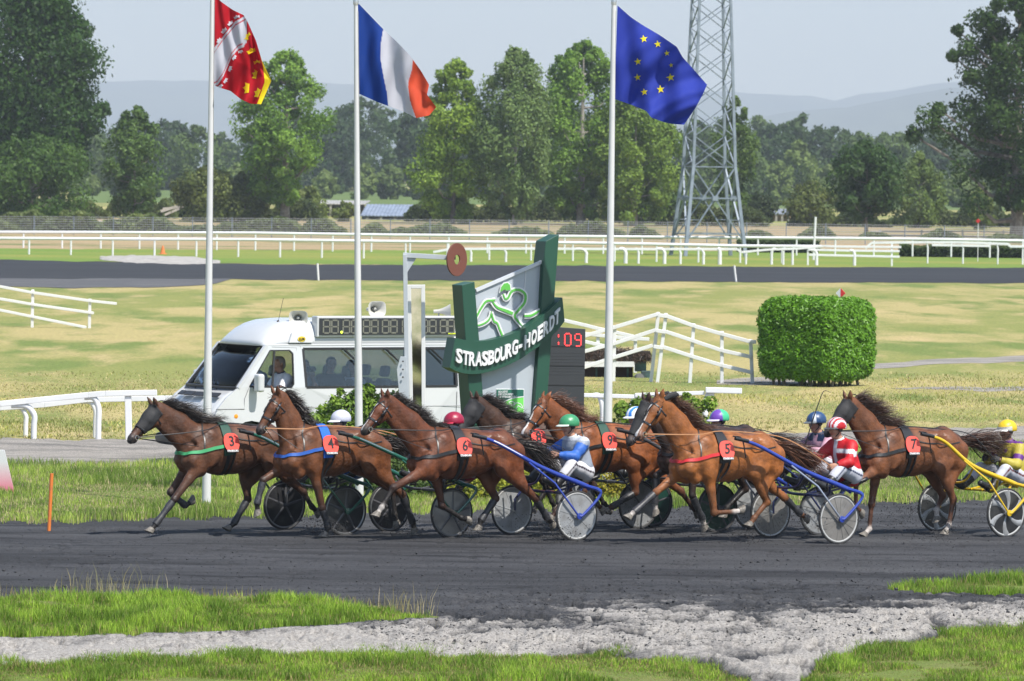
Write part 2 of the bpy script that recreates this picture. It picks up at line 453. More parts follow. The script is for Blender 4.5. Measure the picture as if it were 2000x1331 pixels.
def dirt_h(x, y, t=None):
    u, v = px_of(x, y)
    c = np.clip((v - np.interp(u, *zip(*CHURN))) / 45.0, 0, 1)
    c2 = np.clip((v - np.interp(u, *zip(*SANDLINE)) + np.interp(u, [700, 1000], [8, 45])) / np.interp(u, [700, 1000], [25, 85]), 0, 1)
    ca, sa = math.cos(-TRK_ROT), math.sin(-TRK_ROT)
    a = x * ca - y * sa; b = x * sa + y * ca
    rip = 0.022 * fbm(a * 0.12, b * 2.6, 4) + 0.006 * vnoise(a * 0.3, b * 9) - .22 * np.clip(fbm(x * 4.2, y * 2.0, 4, .6) - .60, 0, 1)
    pit = np.clip(fbm(x * 4.0 + 9, y * 1.7, 4, .6) - .54, 0, 1); clod = (0.050 * fbm(x * 5.0, y * 2.0, 5, 0.62) - .42 * pit) * c
    wheel = 0.055 * ridged(a * 1.1 + b * 0.5, b * 0.5) ** 3 * c2
    lumps = (0.065 * fbm(x * 5.5, y * 2.2, 5, 0.62) + .045 * ridged(x * 7, y * 2.6) ** 2) * c2 * (.35 + .65 * np.clip((u - 650) / 300, 0, 1))
    gf = np.where(u < 1510, np.clip((v - np.interp(u, *zip(*FRONT_T))) / 12, 0, 1), np.clip((v - np.interp(u, *zip(*FR_T))) / 12, 0, 1))
    gb = np.clip((v - np.interp(u, *zip(*BANK_T))) / 12, 0, 1) * np.clip((np.interp(u, *zip(*BANK_B)) - v) / 12, 0, 1) * (u < 875)
    gr = np.clip((v - np.interp(u, *zip(*RB_T))) / 8, 0, 1) * np.clip((np.interp(u, *zip(*RB_B)) - v) / 8, 0, 1) * (u > 1735)
    return np.maximum(rip + clod + wheel + lumps + .008 + .045 * c, .006) * (1 - .9 * np.maximum(gf, np.maximum(gb, gr))) - 0.010
def pale_a(x, y, t=None):
    u, v = px_of(x, y)
    s = (v - np.interp(u, *zip(*SANDLINE)))
    h = dirt_h(x, y)
    k = np.clip((u - 600) / 300, 0, 1); b_ = np.clip(0.50 - .34 * k + s / np.interp(u, [700, 1000], [60, 150]), -.4, 1.1 - .40 * k); return np.clip(b_ + (h - .128) * 8.0 * k + 1.5 * k * (fbm(x * 1.1, y * .30, 4) - .5) - (1 - k) * .9 * np.clip(fbm(x * 2, y * .5, 4) - .56, 0, 1), -.5, 1.15)
xs_n = np.concatenate([np.linspace(-1200, -120, 40), np.linspace(-100, 2100, 760), np.linspace(2120, 3200, 40)])
strip("track", pl(TRK_TOP), pl(SANDLINE), 0.016, M_TRACK, xs=xs_n, ny=230, hfun=dirt_h, attr=pale_a)
strip("sand_path", pl(SANDLINE), lambda x: np.full_like(x, 1420.0), 0.016, M_TRACK, xs=xs_n, ny=150, hfun=dirt_h, attr=pale_a)

# --- grass mounds in the foreground
def mound(name, top, bot, z, x0, x1, hgt):
    return strip(name, pl(top), pl(bot), z, M_VERGE, x0=x0, x1=x1, nx=160, ny=20, hfun=lambda x, y, t: hgt * np.sin(np.pi * np.clip(t, 0, 1)) ** 0.6 * (0.6 + 0.8 * fbm(x * .8, y * .8)))
mound("grass_bank", BANK_T, BANK_B, 0.03, -1200, 875, 0.10)
mound("grass_bank", RB_T, RB_B, 0.03, 1735, 3200, 0.08)
mound("foreground_grass", FRONT_T, [(-1200, 1420), (1470, 1420)], 0.04, -1200, 1470, 0.05)
mound("foreground_grass", FR_T, [(1560, 1420), (3200, 1420)], 0.04, 1560, 3200, 0.05)

# ------------------------------------------------------------------ grass blades
M_BLADE = attr_mat("grass_blades", "tint", rough=0.6, spec=0.25, transl=0.35)
def pts_between(top, bot, n, x0, x1, z=0.03):
    X = RNG.uniform(x0, x1, n * 2)
    yt = np.interp(X, *zip(*top)); yb = np.interp(X, *zip(*bot))
    keep = RNG.uniform(0, 1, n * 2) < (yb - yt) / max(1e-6, (yb - yt).max())
    X, yt, yb = X[keep], yt[keep], yb[keep]
    T = RNG.uniform(0, 1, len(X)); T = T + (T > .93) * RNG.uniform(0, .12, len(X)) * vnoise(X * .05, X * 0) - (T < .04) * RNG.uniform(0, .08, len(X))
    x, y = unproj(X, yt + (yb - yt) * T)
    return np.stack([x, y, np.full_like(x, z)], -1), T
def blades(name, P, h, w, c1, c2, dry=(0.30, 0.25, 0.10), pdry=0.15, lean=0.5, clump=1.5, label=None):
    """one mesh of bent grass blades, two triangles and a tip each"""
    n = len(P)
    cl = fbm(P[:, 0] * clump, P[:, 1] * clump, 3)
    cl2 = np.clip((cl - 0.35) / 0.3, 0, 1)
    cl3 = np.clip((fbm(P[:, 0] * clump * 2.3 + 40, P[:, 1] * clump * .9, 3) - .42) / .2, 0, 1); H = h * RNG.uniform(0.35, 1.2, n) * (0.35 + 0.95 * cl2)
    A = RNG.uniform(0, 2 * np.pi, n)
    dirx, diry = np.cos(A), np.sin(A)
    L = lean * H * RNG.uniform(0.2, 1.0, n)
    B = RNG.uniform(0, 2 * np.pi, n)
    wx, wy = np.cos(B) * w / 2, np.sin(B) * w / 2
    base = P.copy(); base[:, 2] -= 0.02
    mid = base.copy(); mid[:, 0] += dirx * L * 0.35; mid[:, 1] += diry * L * 0.35; mid[:, 2] += H * 0.6 + 0.02
    tip = base.copy(); tip[:, 0] += dirx * L; tip[:, 1] += diry * L; tip[:, 2] += H + 0.02
    W = np.stack([wx, wy, np.zeros(n)], -1)
    V = np.stack([base - W, base + W, mid - W * 0.8, mid + W * 0.8, tip], 1).reshape(-1, 3)
    b = np.arange(n) * 5
    F = np.concatenate([np.stack([b, b + 1, b + 3], -1), np.stack([b, b + 3, b + 2], -1), np.stack([b + 2, b + 3, b + 4], -1)])
    r = RNG.uniform(0, 1, n)[:, None]
    C = np.array(c1) * (1 - r) + np.array(c2) * r
    C = C * (.72 + .5 * cl3)[:, None] * np.stack([1 + .12 * cl3, np.ones(n), np.ones(n)], -1); d = (RNG.uniform(0, 1, n) < pdry * (.5 + 1.6 * (1 - cl2)))[:, None]
    C = np.where(d, np.array(dry) * RNG.uniform(0.6, 1.2, (n, 1)), C) * RNG.uniform(0.75, 1.25, (n, 1))
    C4 = np.concatenate([C, np.ones((n, 1))], 1)
    o = np_mesh(name, V, F, M_BLADE, attrs={"tint": ('FLOAT_COLOR', 'POINT', np.repeat(C4, 5, 0))})
    tag(o, label, 'grass', kind='stuff')
    return o
G1, G2 = (0.12, 0.24, 0.020), (0.27, 0.42, 0.050)
P, T = pts_between([(a, b + 13) for a, b in BANK_T], BANK_B, 72000, -550, 870, 0.09); P[:, 2] = 0.05 + 0.07 * np.sin(np.pi * np.clip(T, 0, 1))
blades("bank_grass", P, 0.125, 0.009, G1, G2, pdry=0.12, label="long bright green grass with pale seed stalks growing on the bank beside the black track")
P, T = pts_between(RB_T, RB_B, 40000, 1735, 2600, 0.06)
blades("bank_grass", P, 0.12, 0.010, G1, G2, pdry=0.2, label="grass tongue at the right edge between black track and grey sand")
P, T = pts_between(FRONT_T, [(-1200, 1350), (1470, 1350)], 80000, -500, 1470, 0.06)
blades("foreground_grass_blades", P, 0.10, 0.009, G1, G2, pdry=0.22, label="short sunlit grass along the bottom edge in front of the pale sand")
P, T = pts_between(FR_T, [(1560, 1350), (3200, 1350)], 95000, 1560, 2600, 0.06)
blades("foreground_grass_blades", P, 0.09, 0.009, G1, G2, pdry=0.25, label="short grass patch in the bottom right corner beside the sand")
V_T = [(-1200, 935), (0, 919), (350, 914), (1000, 902), (2000, 876), (3200, 846)]
P, T = pts_between(V_T, TRK_TOP, 170000, -550, 2600, 0.03)
blades("verge_grass", P, 0.135, 0.011, (0.15, 0.27, 0.035), (0.33, 0.44, 0.09), dry=(0.46, 0.38, 0.22), pdry=0.20, clump=0.5, label="knee high green grass verge between the van path and the racing track")
P, T = pts_between([(-1200, 735), (3200, 735)], [(-1200, 858), (0, 856), (2000, 832), (3200, 810)], 40000, -550, 2600, 0.0)
blades("meadow_grass_blades", P, 0.05, 0.02, (0.24, 0.29, 0.06), (0.44, 0.42, 0.14), dry=(0.52, 0.42, 0.22), pdry=0.35, lean=1.6, clump=0.2, label="short yellowing meadow grass behind the white van")
# seed stalks on the bank
P, T = pts_between([(a, b - 1) for a, b in BANK_T], [(a, b + 22) for a, b in BANK_T], 520, -100, 860, 0.08)
blades("seed_stalks", P, 0.26, 0.006, (0.30, 0.29, 0.14), (0.42, 0.38, 0.24), pdry=0.5, lean=0.5, clump=0.9, label="thin pale seed stalks rising from the grass bank against the black track")
# ------------------------------------------------------------------ air and far hills
def hills(name, ridge, Y, M, depth=2500):
    xs = np.linspace(-2500, 4500, 260)
    ys = np.interp(xs, *zip(*ridge)) + 5 * (fbm(xs * 0.012, xs * 0 + Y * 0.01, 4) - 0.5) * 2
    rows = []
    for k, fr in enumerate(np.linspace(0, 1, 9)):
        s_ = math.sin(fr * math.pi / 2)
        p = []
        for x, y in zip(xs, ys):
            top = at(x, y, Y)
            p.append((top.x * (1 - 0.25 * (1 - fr)) , Y - depth * (1 - fr), max(-2, top.z * s_ * (1 + 0.0 * fr)) - (3 if fr == 0 else 0)))
        rows.append(p)
    for fr in (0.5, 1.0):
        rows.append([(p[0], Y + depth * fr, p[2] * (1 - fr) - 3 * fr) for p in rows[8]])
    V = np.array(rows).reshape(-1, 3)
    n = len(xs); i = np.arange(len(rows) * n).reshape(len(rows), n)
    F = np.stack([i[:-1, :-1], i[:-1, 1:], i[1:, 1:], i[1:, :-1]], -1).reshape(-1, 4)
    o = np_mesh(name, V, F, M, smooth=True); o['kind'] = 'structure'
    return o
M_HILL = ground_mat("wooded_hill", [(0.035, 0.05, 0.028)], [((0.06, 0.075, 0.035), 0.004, 0.4, 0.6, 6)], fine=(0.02, 0.3))
hills("hills", [(-2500, 150), (-400, 165), (170, 160), (420, 158), (640, 162), (900, 168), (1150, 178), (1430, 182), (1590, 186), (1640, 200), (1700, 184), (1800, 170), (1900, 158), (2200, 140), (4500, 160)], 16300, M_HILL)
hills("hills", [(-2500, 260), (170, 255), (700, 262), (1300, 250), (1450, 232), (1560, 215), (1660, 212), (1740, 192), (1850, 176), (2200, 150), (4500, 180)], 12500, M_HILL, 1800)
hz = bpy.data.materials.new("air"); hz.use_nodes = True
hz.node_tree.nodes.clear()
pv = hz.node_tree.nodes.new("ShaderNodeVolumePrincipled")
pv.inputs["Density"].default_value = 0.00012
pv.inputs["Color"].default_value = (0.78, 0.865, 0.95, 1)
pv.inputs["Anisotropy"].default_value = 0.0
ho = hz.node_tree.nodes.new("ShaderNodeOutputMaterial")
hz.node_tree.links.new(pv.outputs[0], ho.inputs["Volume"])
mb = MB(); mb.box((0, 9900, 499), (30000, 20200, 1000)); hb = mb.build("haze", hz); hb['kind'] = 'stuff'
hb.visible_shadow = True
# ================================================================== TREES
M_LEAF = attr_mat("leaves", "tint", rough=0.55, spec=0.25, transl=0.38)
M_BARK = mat("bark", (0.12, 0.10, 0.08), 0.9, noise=(3, (0.22, 0.20, 0.17), 5, 0.4, 0.65), bump=(8, 0.5, 0.05))
M_BARKP = mat("pale_bark", (0.30, 0.28, 0.24), 0.9, noise=(2, (0.12, 0.11, 0.09), 5, 0.5, 0.7))
def leaf_cards(C, N, size, tint, aspect=0.6, jit=0.6):
    """C centres, N outward normals -> diamond shaped leaf clusters"""
    n = len(C)
    R = RNG.normal(0, 1, (n, 3)); Nn = N + jit * R; Nn /= np.linalg.norm(Nn, axis=1)[:, None]
    A = np.cross(Nn, RNG.normal(0, 1, (n, 3))); A /= np.linalg.norm(A, axis=1)[:, None] + 1e-9
    B = np.cross(Nn, A)
    s = (size * RNG.uniform(0.55, 1.25, n))[:, None]
    V = np.stack([C - A * s * .5, C - B * s * .5 * aspect + A * s * .05, C + A * s * .5, C + B * s * .5 * aspect - A * s * .05], 1)
    V[:, 2] += Nn * s * 0.12
    V = V.reshape(-1, 3)
    b = np.arange(n) * 4
    F = np.stack([b, b + 1, b + 2, b + 3], -1)
    T = np.repeat(np.concatenate([tint, np.ones((n, 1))], 1), 4, 0)
    return V, F, T
PROF = {
    'poplar': lambda t: np.clip(np.minimum(1, (t + 0.16) * 2.6) * (1 - np.clip((t - 0.45) / 0.62, 0, 1) ** 1.6), 0.05, 1),
    'round': lambda t: np.sqrt(np.clip(1 - (2 * t - 0.95) ** 2, 0.03, 1)),
    'cone': lambda t: np.clip(1.05 - t, 0.04, 1) ** 0.8 * np.minimum(1, (t + .1) * 4),
    'oval': lambda t: np.clip(np.sin(np.pi * np.clip(t * 0.92 + 0.06, 0, 1)), 0.03, 1) ** 0.7,
    'spread': lambda t: np.clip(np.minimum(1, (t + 0.35) * 1.6) * (1 - np.clip((t - 0.5) / 0.55, 0, 1) ** 2.2), 0.08, 1)}
def crown_pts(h, hw, prof, ncl, per, csz, base=0.08, up=1.0, gap=0.0, yel=0.0, squash=1.0):
    f = PROF[prof]
    CC = []
    for i in range(ncl):
        t = (i + RNG.uniform(0, 1)) / ncl
        a = RNG.uniform(0, 2 * np.pi)
        rr = RNG.uniform(0.12, 1.0) ** 0.5 * RNG.uniform(0.80, 1.12)
        r = hw * float(f(t)) * rr * 0.98
        CC.append((r * math.cos(a), r * math.sin(a) * squash, h * (base + (1 - base) * t * 0.97)))
    CC = np.array(CC)
    cs = csz * RNG.uniform(0.55, 1.25, ncl) * np.clip(f((CC[:, 2] / h - base) / (1 - base)), 0.45, 1)
    k = np.repeat(np.arange(ncl), per)
    D = RNG.normal(0, 1, (len(k), 3)); D /= np.linalg.norm(D, axis=1)[:, None]
    rad = RNG.uniform(0.35, 1.0, len(k)) ** 0.6
    rad = np.where(RNG.uniform(0, 1, len(k)) < .30, rad * RNG.uniform(1.0, 1.45, len(k)), rad)
    D2 = D * (0.7 + .6 * vnoise(D[:, 0] * 2.2 + k * 3.7, D[:, 2] * 2.2 + D[:, 1] * 1.7 + k))[:, None]; D2[:, 2] *= up
    P = CC[k] + D2 * (cs[k] * rad)[:, None]
    ax = CC[k].copy(); ax[:, 2] = 0
    Nn = D + 0.5 * ax / (np.linalg.norm(ax, axis=1)[:, None] + 1e-6) + np.array([0, 0, 0.35])
    Nn /= np.linalg.norm(Nn, axis=1)[:, None]
    return CC, P, Nn, k
def tree(name, px, base, top, half, prof, c1, c2, label, cat='tree', ncl=70, per=170, leaf=0.34, csz=None, bpos=0.1, trunk=True, bark=None, Y=None, group=None, up=1.0, squash=1.0, trunk_r=None, lean=0.0, limbs=26, extra=None):
    g = G(px, base) if Y is None else at(px, base, Y)
    Y = g.y
    loc = Vector((g.x, Y, 0))
    s = scl(Y)
    z0 = (CAM_H - (base - (330 + ROLL * (px - 1000))) / s)
    h = (base - top) / s + max(0, z0) ; hw = half / s
    csz = csz or hw * 0.36
    root = empty(name, loc, RNG.uniform(0, 6.28) if extra is None else 0, label, cat, group)
    CC, P, Nn, k = crown_pts(h, hw, prof, ncl, per, csz, bpos, up, squash=squash)
    if extra is not None:       # further clumps given in photo pixels, placed at this tree's depth
        ce = []
        for (ex, ey, er, ed) in extra:
            w = at(ex, ey, Y) ; ce.append((w.x - loc.x, ed, w.z, er / s))
        ce = np.array(ce); n_e = len(ce)
        ke = np.repeat(np.arange(n_e), per * 2)
        D = RNG.normal(0, 1, (len(ke), 3)); D /= np.linalg.norm(D, axis=1)[:, None]
        rad = RNG.uniform(0.2, 1, len(ke)) ** 0.55
        lump = 0.75 + 0.5 * vnoise(D[:, 0] * 3 + ke * 3.3, D[:, 2] * 3 + D[:, 1] * 2)
        Pe = ce[ke, :3] + D * (ce[ke, 3] * rad * lump)[:, None]
        P = np.concatenate([P, Pe]); Nn = np.concatenate([Nn, D + np.array([0, 0, .3])])
        k = np.concatenate([k, ke + len(CC)]); CC = np.concatenate([CC, ce[:, :3]])
    ctone = RNG.uniform(0, 1, len(CC)); r = np.clip(ctone[k] * 0.6 + RNG.uniform(0, 0.5, len(k)), 0, 1)[:, None]
    tint = (np.array(c1) * (1 - r) + np.array(c2) * r) * RNG.uniform(0.75, 1.2, (len(k), 1))
    V, F, T = leaf_cards(P, Nn, leaf, tint)
    crown = np_mesh("crown", V, F, M_LEAF, parent=root, attrs={"tint": ('FLOAT_COLOR', 'POINT', T)})
    if trunk:
        tr = trunk_r or max(0.09, hw * 0.055)
        mb = MB()
        pts = [Vector((lean * t * t * h, 0.05 * math.sin(t * 5), h * t * 0.9)) for t in np.linspace(0, 1, 7)]
        mb.tube(pts, [tr * (1 - 0.85 * t) * (1.25 if t == 0 else 1) for t in np.linspace(0, 1, 7)], 7)
        idx = RNG.choice(len(CC), min(limbs, len(CC)), replace=False)
        if extra is not None: idx = list(idx) + list(range(len(CC) - len(extra), len(CC)))
        for j in idx:
            c = Vector(CC[j]); hz_ = max(h * 0.08, min(c.z - 0.25 * math.hypot(c.x, c.y) - 0.06 * h, h * 0.8))
            a = Vector((lean * (hz_ / h) ** 2 * h, 0, hz_)); mm = (a + c) / 2 + Vector((0, 0, -0.04 * h))
            r0 = tr * (0.42 if extra is None or j < len(CC) - len(extra) else 0.6) * (1 - 0.6 * hz_ / h)
            mb.tube([a, mm, c], [r0, r0 * 0.6, r0 * 0.25], 5, cap=False)
        mb.build("trunk", bark or M_BARK, root, smooth=True, fix=False)
    return root

DG1, DG2 = (0.015, 0.045, 0.006), (0.050, 0.115, 0.014)      # dark broadleaf
PG1, PG2 = (0.070, 0.155, 0.018), (0.21, 0.35, 0.045)      # poplar
YG1, YG2 = (0.10, 0.145, 0.028), (0.20, 0.24, 0.055)
BG1, BG2 = (0.08, 0.15, 0.034), (0.19, 0.27, 0.08)      # birch
OG1, OG2 = (0.075, 0.110, 0.022), (0.17, 0.20, 0.045)

tree("broadleaf_tree", 52, 432, -70, 128, 'round', DG1, DG2, "huge dark green broadleaf tree rising past the top left corner", ncl=210, per=260, leaf=0.42, csz=2.0, bpos=0.12, limbs=40, squash=0.8,
     extra=[(135, 110, 42, 0), (150, 190, 38, 1), (180, 235, 30, -1), (120, 270, 45, -2), (60, 60, 60, 2), (20, 150, 60, -3), (90, 10, 50, 0), (160, 60, 22, 0), (200, 215, 16, 0)])
tree("leafy_understorey", 60, 434, 268, 128, 'spread', (0.035, 0.080, 0.012), (0.085, 0.16, 0.022), "dark bushy lower growth in front of the huge left hand tree", cat='tree', ncl=90, per=220, leaf=0.34, csz=1.3, bpos=0.0)
tree("young_poplar", 262, 434, 206, 62, 'poplar', (0.045, 0.10, 0.018), (0.12, 0.20, 0.04), "small narrow pointed tree standing alone right of the huge left hand tree", ncl=75, per=150, csz=0.95)
tree("olive_shrub", 405, 434, 330, 72, 'spread', OG1, OG2, "wide olive green thicket behind the first flagpole", cat='shrub', ncl=60, per=170, csz=1.0, bpos=0.0)
tree("olive_shrub", 478, 434, 338, 46, 'spread', OG1, OG2, "rounder olive bush at the left foot of the tall poplar by the first flag", cat='shrub', ncl=36, per=170, csz=0.9, bpos=0.0)
tree("poplar_tree", 556, 436, 98, 96, 'oval', PG1, PG2, "tall poplar with an airy crown right of the red and yellow flag", ncl=150, per=190, csz=1.05, bpos=0.12, trunk_r=0.42)
tree("pale_bush", 606, 430, 368, 34, 'round', YG1, YG2, "small yellow green bush at the right foot of the tall poplar", cat='shrub', ncl=22, per=150, csz=0.7, bpos=0.0)
tree("pale_bush", 668, 434, 396, 22, 'round', YG1, YG2, "tiny yellow green bush in front of the dark open shed", cat='shrub', ncl=12, per=150, csz=0.5, bpos=0.0)
tree("poplar_tree", 884, 438, 114, 82, 'poplar', (0.10, 0.19, 0.018), (0.27, 0.39, 0.045), "light green pointed poplar right of the French flag", ncl=150, per=210, csz=0.95, bpos=0.02)
tree("birch_tree", 1005, 440, 94, 82, 'oval', BG1, BG2, "grey green birch with drooping twigs left of the tallest poplar", ncl=140, per=210, csz=0.95, bpos=0.05, up=1.5, bark=M_BARKP)
tree("poplar_tree", 1135, 440, 76, 112, 'oval', PG1, PG2, "tallest and widest poplar, left of the third flagpole", ncl=190, per=220, csz=1.1, bpos=0.05, bark=M_BARKP, trunk_r=0.4)
tree("poplar_tree", 1240, 442, 150, 86, 'spread', (0.08, 0.155, 0.018), (0.22, 0.32, 0.045), "broad poplar under the blue flag", ncl=140, per=210, csz=1.0, bpos=0.03, bark=M_BARKP)
tree("broadleaf_tree", 1308, 441, 322, 46, 'spread', (0.035, 0.080, 0.014), (0.085, 0.15, 0.022), "low dark green tree just left of the lattice pylon", ncl=50, per=150, csz=0.8, bpos=0.0)
tree("broadleaf_tree", 1432, 441, 186, 46, 'oval', (0.055, 0.11, 0.020), (0.13, 0.20, 0.035), "slim green tree seen through the lattice pylon", ncl=70, per=150, csz=0.8, bpos=0.05)
tree("broadleaf_tree", 1480, 441, 380, 34, 'round', (0.030, 0.055, 0.018), (0.06, 0.085, 0.026), "small dark tree right of the foot of the pylon", ncl=26, per=150, csz=0.7, bpos=0.1)
tree("olive_shrub", 1585, 443, 358, 50, 'round', OG1, OG2, "olive green bushy tree behind the left diamond marker post", cat='shrub', ncl=46, per=150, csz=0.85, bpos=0.0)
tree("broadleaf_tree", 1692, 462, 276, 68, 'round', (0.022, 0.060, 0.013), (0.065, 0.125, 0.024), "dark round tree with a bushy top, left of the pale poplar", ncl=85, per=180, csz=0.9, bpos=0.2)
tree("poplar_tree", 1795, 446, 300, 55, 'poplar', (0.085, 0.14, 0.028), (0.18, 0.25, 0.06), "pale small poplar half hidden by the big right hand tree", ncl=60, per=150, csz=0.85, bpos=0.0)
tree("broadleaf_tree", 1985, 472, -60, 110, 'oval', (0.020, 0.050, 0.008), (0.065, 0.125, 0.018), "huge dark tree with ragged branches rising past the top right corner", ncl=150, per=230, leaf=0.34, csz=1.3, bpos=0.12, limbs=30, trunk_r=0.5,
     extra=[(1890, 95, 26, 0), (1862, 110, 14, 0), (1915, 40, 28, 0), (1895, 150, 16, 0), (1815, 235, 32, 0), (1860, 260, 44, 1), (1785, 265, 20, 0), (1880, 330, 40, -1), (1925, 240, 50, 0), (1900, 395, 34, -1), (1950, 330, 46, 1), (1835, 215, 16, 0), (1870, 60, 12, 0)])
tree("pale_bush", 1916, 449, 358, 26, 'poplar', YG1, YG2, "pale green sapling in front of the huge right hand tree", cat='shrub', ncl=24, per=130, csz=0.55, bpos=0.0)
# dead trunk in the left tree
g = G(97, 418); sn = MB()
hh = (418 - 296) / scl(g.y)
sn.tube([Vector((0, 0, 0)), Vector((0.05, 0, hh * 0.5)), Vector((-0.03, 0, hh))], [0.22, 0.17, 0.10], 7)
sn.tube([Vector((0.05, 0, hh * 0.42)), Vector((0.5, -0.2, hh * 0.5)), Vector((0.75, -0.3, hh * 0.6))], [0.06, 0.04, 0.02], 5)
o = sn.build("dead_trunk", M_BARKP, smooth=True); o.location = (at(97, 400, g.y - 60).x, g.y - 60, 0); tag(o, "bare pale dead trunk standing before the huge left hand tree", "tree trunk")

# distant wood: reads as one mass
def far_wood(name, ridge, Y0, dY, n, c1, c2, label, leaf=0.9):
    Vs, Fs, Ts = [], [], []; b = 0
    for i in range(n):
        x = np.interp(i / (n - 1), [0, 1], [ridge[0][0], ridge[-1][0]]) + RNG.uniform(-20, 20)
        yt = np.interp(x, *zip(*ridge)) + RNG.uniform(-4, 22)
        Y = Y0 + RNG.uniform(0, dY)
        w = at(x, yt, Y); h = w.z; hw = h * RNG.uniform(0.30, 0.46)
        CC, P, Nn, k = crown_pts(h, hw * 1.0, RNG.choice(['round', 'oval', 'spread']), 42, 75, hw * 0.36, 0.0)
        P = P + np.array([w.x, Y, 0])
        tone = RNG.uniform(0, 1)
        if RNG.uniform() < 0.25: tone = 1.5
        ct = RNG.uniform(-.2, .2, len(CC))
        r = np.clip(tone * 0.8 + ct[k] + RNG.uniform(-.1, .1, len(k)), 0, 1.6)[:, None]
        tint = np.clip(np.array(c1) * (1 - r) + np.array(c2) * r, 0.008, 1)
        V, F, T = leaf_cards(P, Nn, leaf, tint)
        Vs.append(V); Fs.append(F + b); Ts.append(T); b += len(V)
    o = np_mesh(name, np.concatenate(Vs), np.concatenate(Fs), M_LEAF, attrs={"tint": ('FLOAT_COLOR', 'POINT', np.concatenate(Ts))})
    tag(o, label, 'woods', kind='stuff')
RIDGE = [(-300, 250), (100, 258), (170, 248), (250, 236), (330, 228), (420, 250), (445, 268), (475, 225), (560, 225), (640, 205), (700, 190), (800, 212), (900, 200), (950, 180), (1100, 200), (1290, 215), (1350, 232), (1440, 222), (1500, 226), (1560, 216), (1620, 245), (1690, 248), (1760, 245), (1850, 240), (2000, 235), (2300, 240)]
far_wood("distant_wood", RIDGE, 1050, 260, 80, (0.030, 0.065, 0.018), (0.085, 0.135, 0.030), "hazy blue green wood across the whole background behind the poplars")
far_wood("distant_wood", [(-300, 330), (700, 322), (1300, 330), (1480, 278), (1530, 300), (1590, 262), (1640, 320), (2300, 330)], 930, 60, 48, (0.055, 0.10, 0.024), (0.14, 0.195, 0.05), "paler rounded willows at the foot of the hazy wood", leaf=0.7)
# crop field between the poplars and the wood
strip("crop_field", pl([(150, 370), (700, 374), (900, 377), (1600, 384), (2300, 392)]), pl([(150, 397), (700, 399), (900, 400), (1600, 408), (2300, 416)]), 0.02, ground_mat("green_crop", [(0.09, 0.14, 0.035)], [((0.13, 0.17, 0.05), 0.05, .4, .7, 4)], fine=(2, .35)), x0=150, x1=2300)
def undergrowth():
    segs = [(x, x + w_, 460 + .012 * x - h_, 459 + .012 * x, 1) for x, w_, h_ in ((-150, 190, 34), (-20, 160, 40), (180, 150, 34), (420, 180, 30), (70, 140, 38), (240, 110, 36), (330, 100, 14), (585, 90, 30), (700, 60, 22), (760, 150, 26), (960, 120, 18), (1090, 130, 34), (1230, 60, 30), (1450, 60, 18), (1560, 70, 30), (1680, 60, 20), (1790, 90, 28), (1930, 120, 22))]
    segs += [(-120, 215, 395, 450), (205, 345, 385, 450), (335, 520, 380, 450), (500, 628, 395, 448), (790, 1000, 390, 450), (980, 1340, 380, 452), (1300, 1500, 402, 452), (1540, 1740, 418, 450), (1720, 2150, 404, 456)]
    for i, (x0, x1, t, b, *nf) in enumerate(segs):
        Y = 462 + 4 * (i % 4) if nf else 575 + 12 * (i % 3); s = scl(Y); n = int((x1 - x0) * (34 if not nf else 60))
        px = RNG.uniform(x0, x1, n); hh = (b - t) * (.55 + .75 * vnoise(px * .03, px * 0 + i)) * np.sin(np.pi * np.clip((px - x0) / (x1 - x0), .02, .98)) ** .45 * (.7 + .3 * vnoise(px * .12, px * 0 + 9))
        org = at((x0 + x1) / 2, b, Y); Z = RNG.uniform(0, 1, n) ** .7 * hh / s
        P = np.stack([(px - (x0 + x1) / 2) / s, RNG.uniform(-2.5, 2.5, n), Z], -1)
        N_ = RNG.normal(0, .5, (n, 3)) + np.array((0, -.3, .7)); N_ /= np.linalg.norm(N_, axis=1)[:, None]
        r = vnoise(px * .05 + 3, Z * .8 + i)[:, None]
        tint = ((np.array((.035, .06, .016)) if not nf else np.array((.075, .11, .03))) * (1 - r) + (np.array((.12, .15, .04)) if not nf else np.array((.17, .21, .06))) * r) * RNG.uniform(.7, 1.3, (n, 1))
        V, F, T = leaf_cards(P, N_, .36, tint)
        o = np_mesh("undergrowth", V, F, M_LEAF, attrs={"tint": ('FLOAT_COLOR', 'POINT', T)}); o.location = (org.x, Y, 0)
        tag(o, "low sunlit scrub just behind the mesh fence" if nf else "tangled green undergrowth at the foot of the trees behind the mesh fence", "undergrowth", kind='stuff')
undergrowth()
# ================================================================== SMOOTH BODIES (distance fields turned into one continuous skin)
class Pr:
    """tapered limb from a to b; sy squeezes it along axis n; op -1 carves"""
    __slots__ = ('a', 'b', 'ra', 'rb', 'k', 'sy', 'n', 'col', 'tag', 'op')
    def __init__(s, a, b, ra, rb=None, k=0.03, sy=1.0, n=(0, 1, 0), col=None, tag='', op=1):
        s.a = np.array(a, float); s.b = np.array(b, float) if b is not None else s.a + 1e-5
        s.ra = ra; s.rb = ra if rb is None else rb; s.k = k; s.sy = sy
        n = np.array(n, float); s.n = n / np.linalg.norm(n); s.col = col; s.tag = tag; s.op = op
    def dist(s, P):
        q = P - s.a; ab = s.b - s.a
        if s.sy != 1.0:
            f = 1 / s.sy - 1
            q = q + (q @ s.n)[..., None] * s.n * f
            ab = ab + (ab @ s.n) * s.n * f
        t = np.clip((q @ ab) / max(1e-12, ab @ ab), 0, 1)
        d = np.sqrt(((q - t[..., None] * ab) ** 2).sum(-1)) - (s.ra + (s.rb - s.ra) * t)
        return d * (0.5 + 0.5 * min(1.0, s.sy))
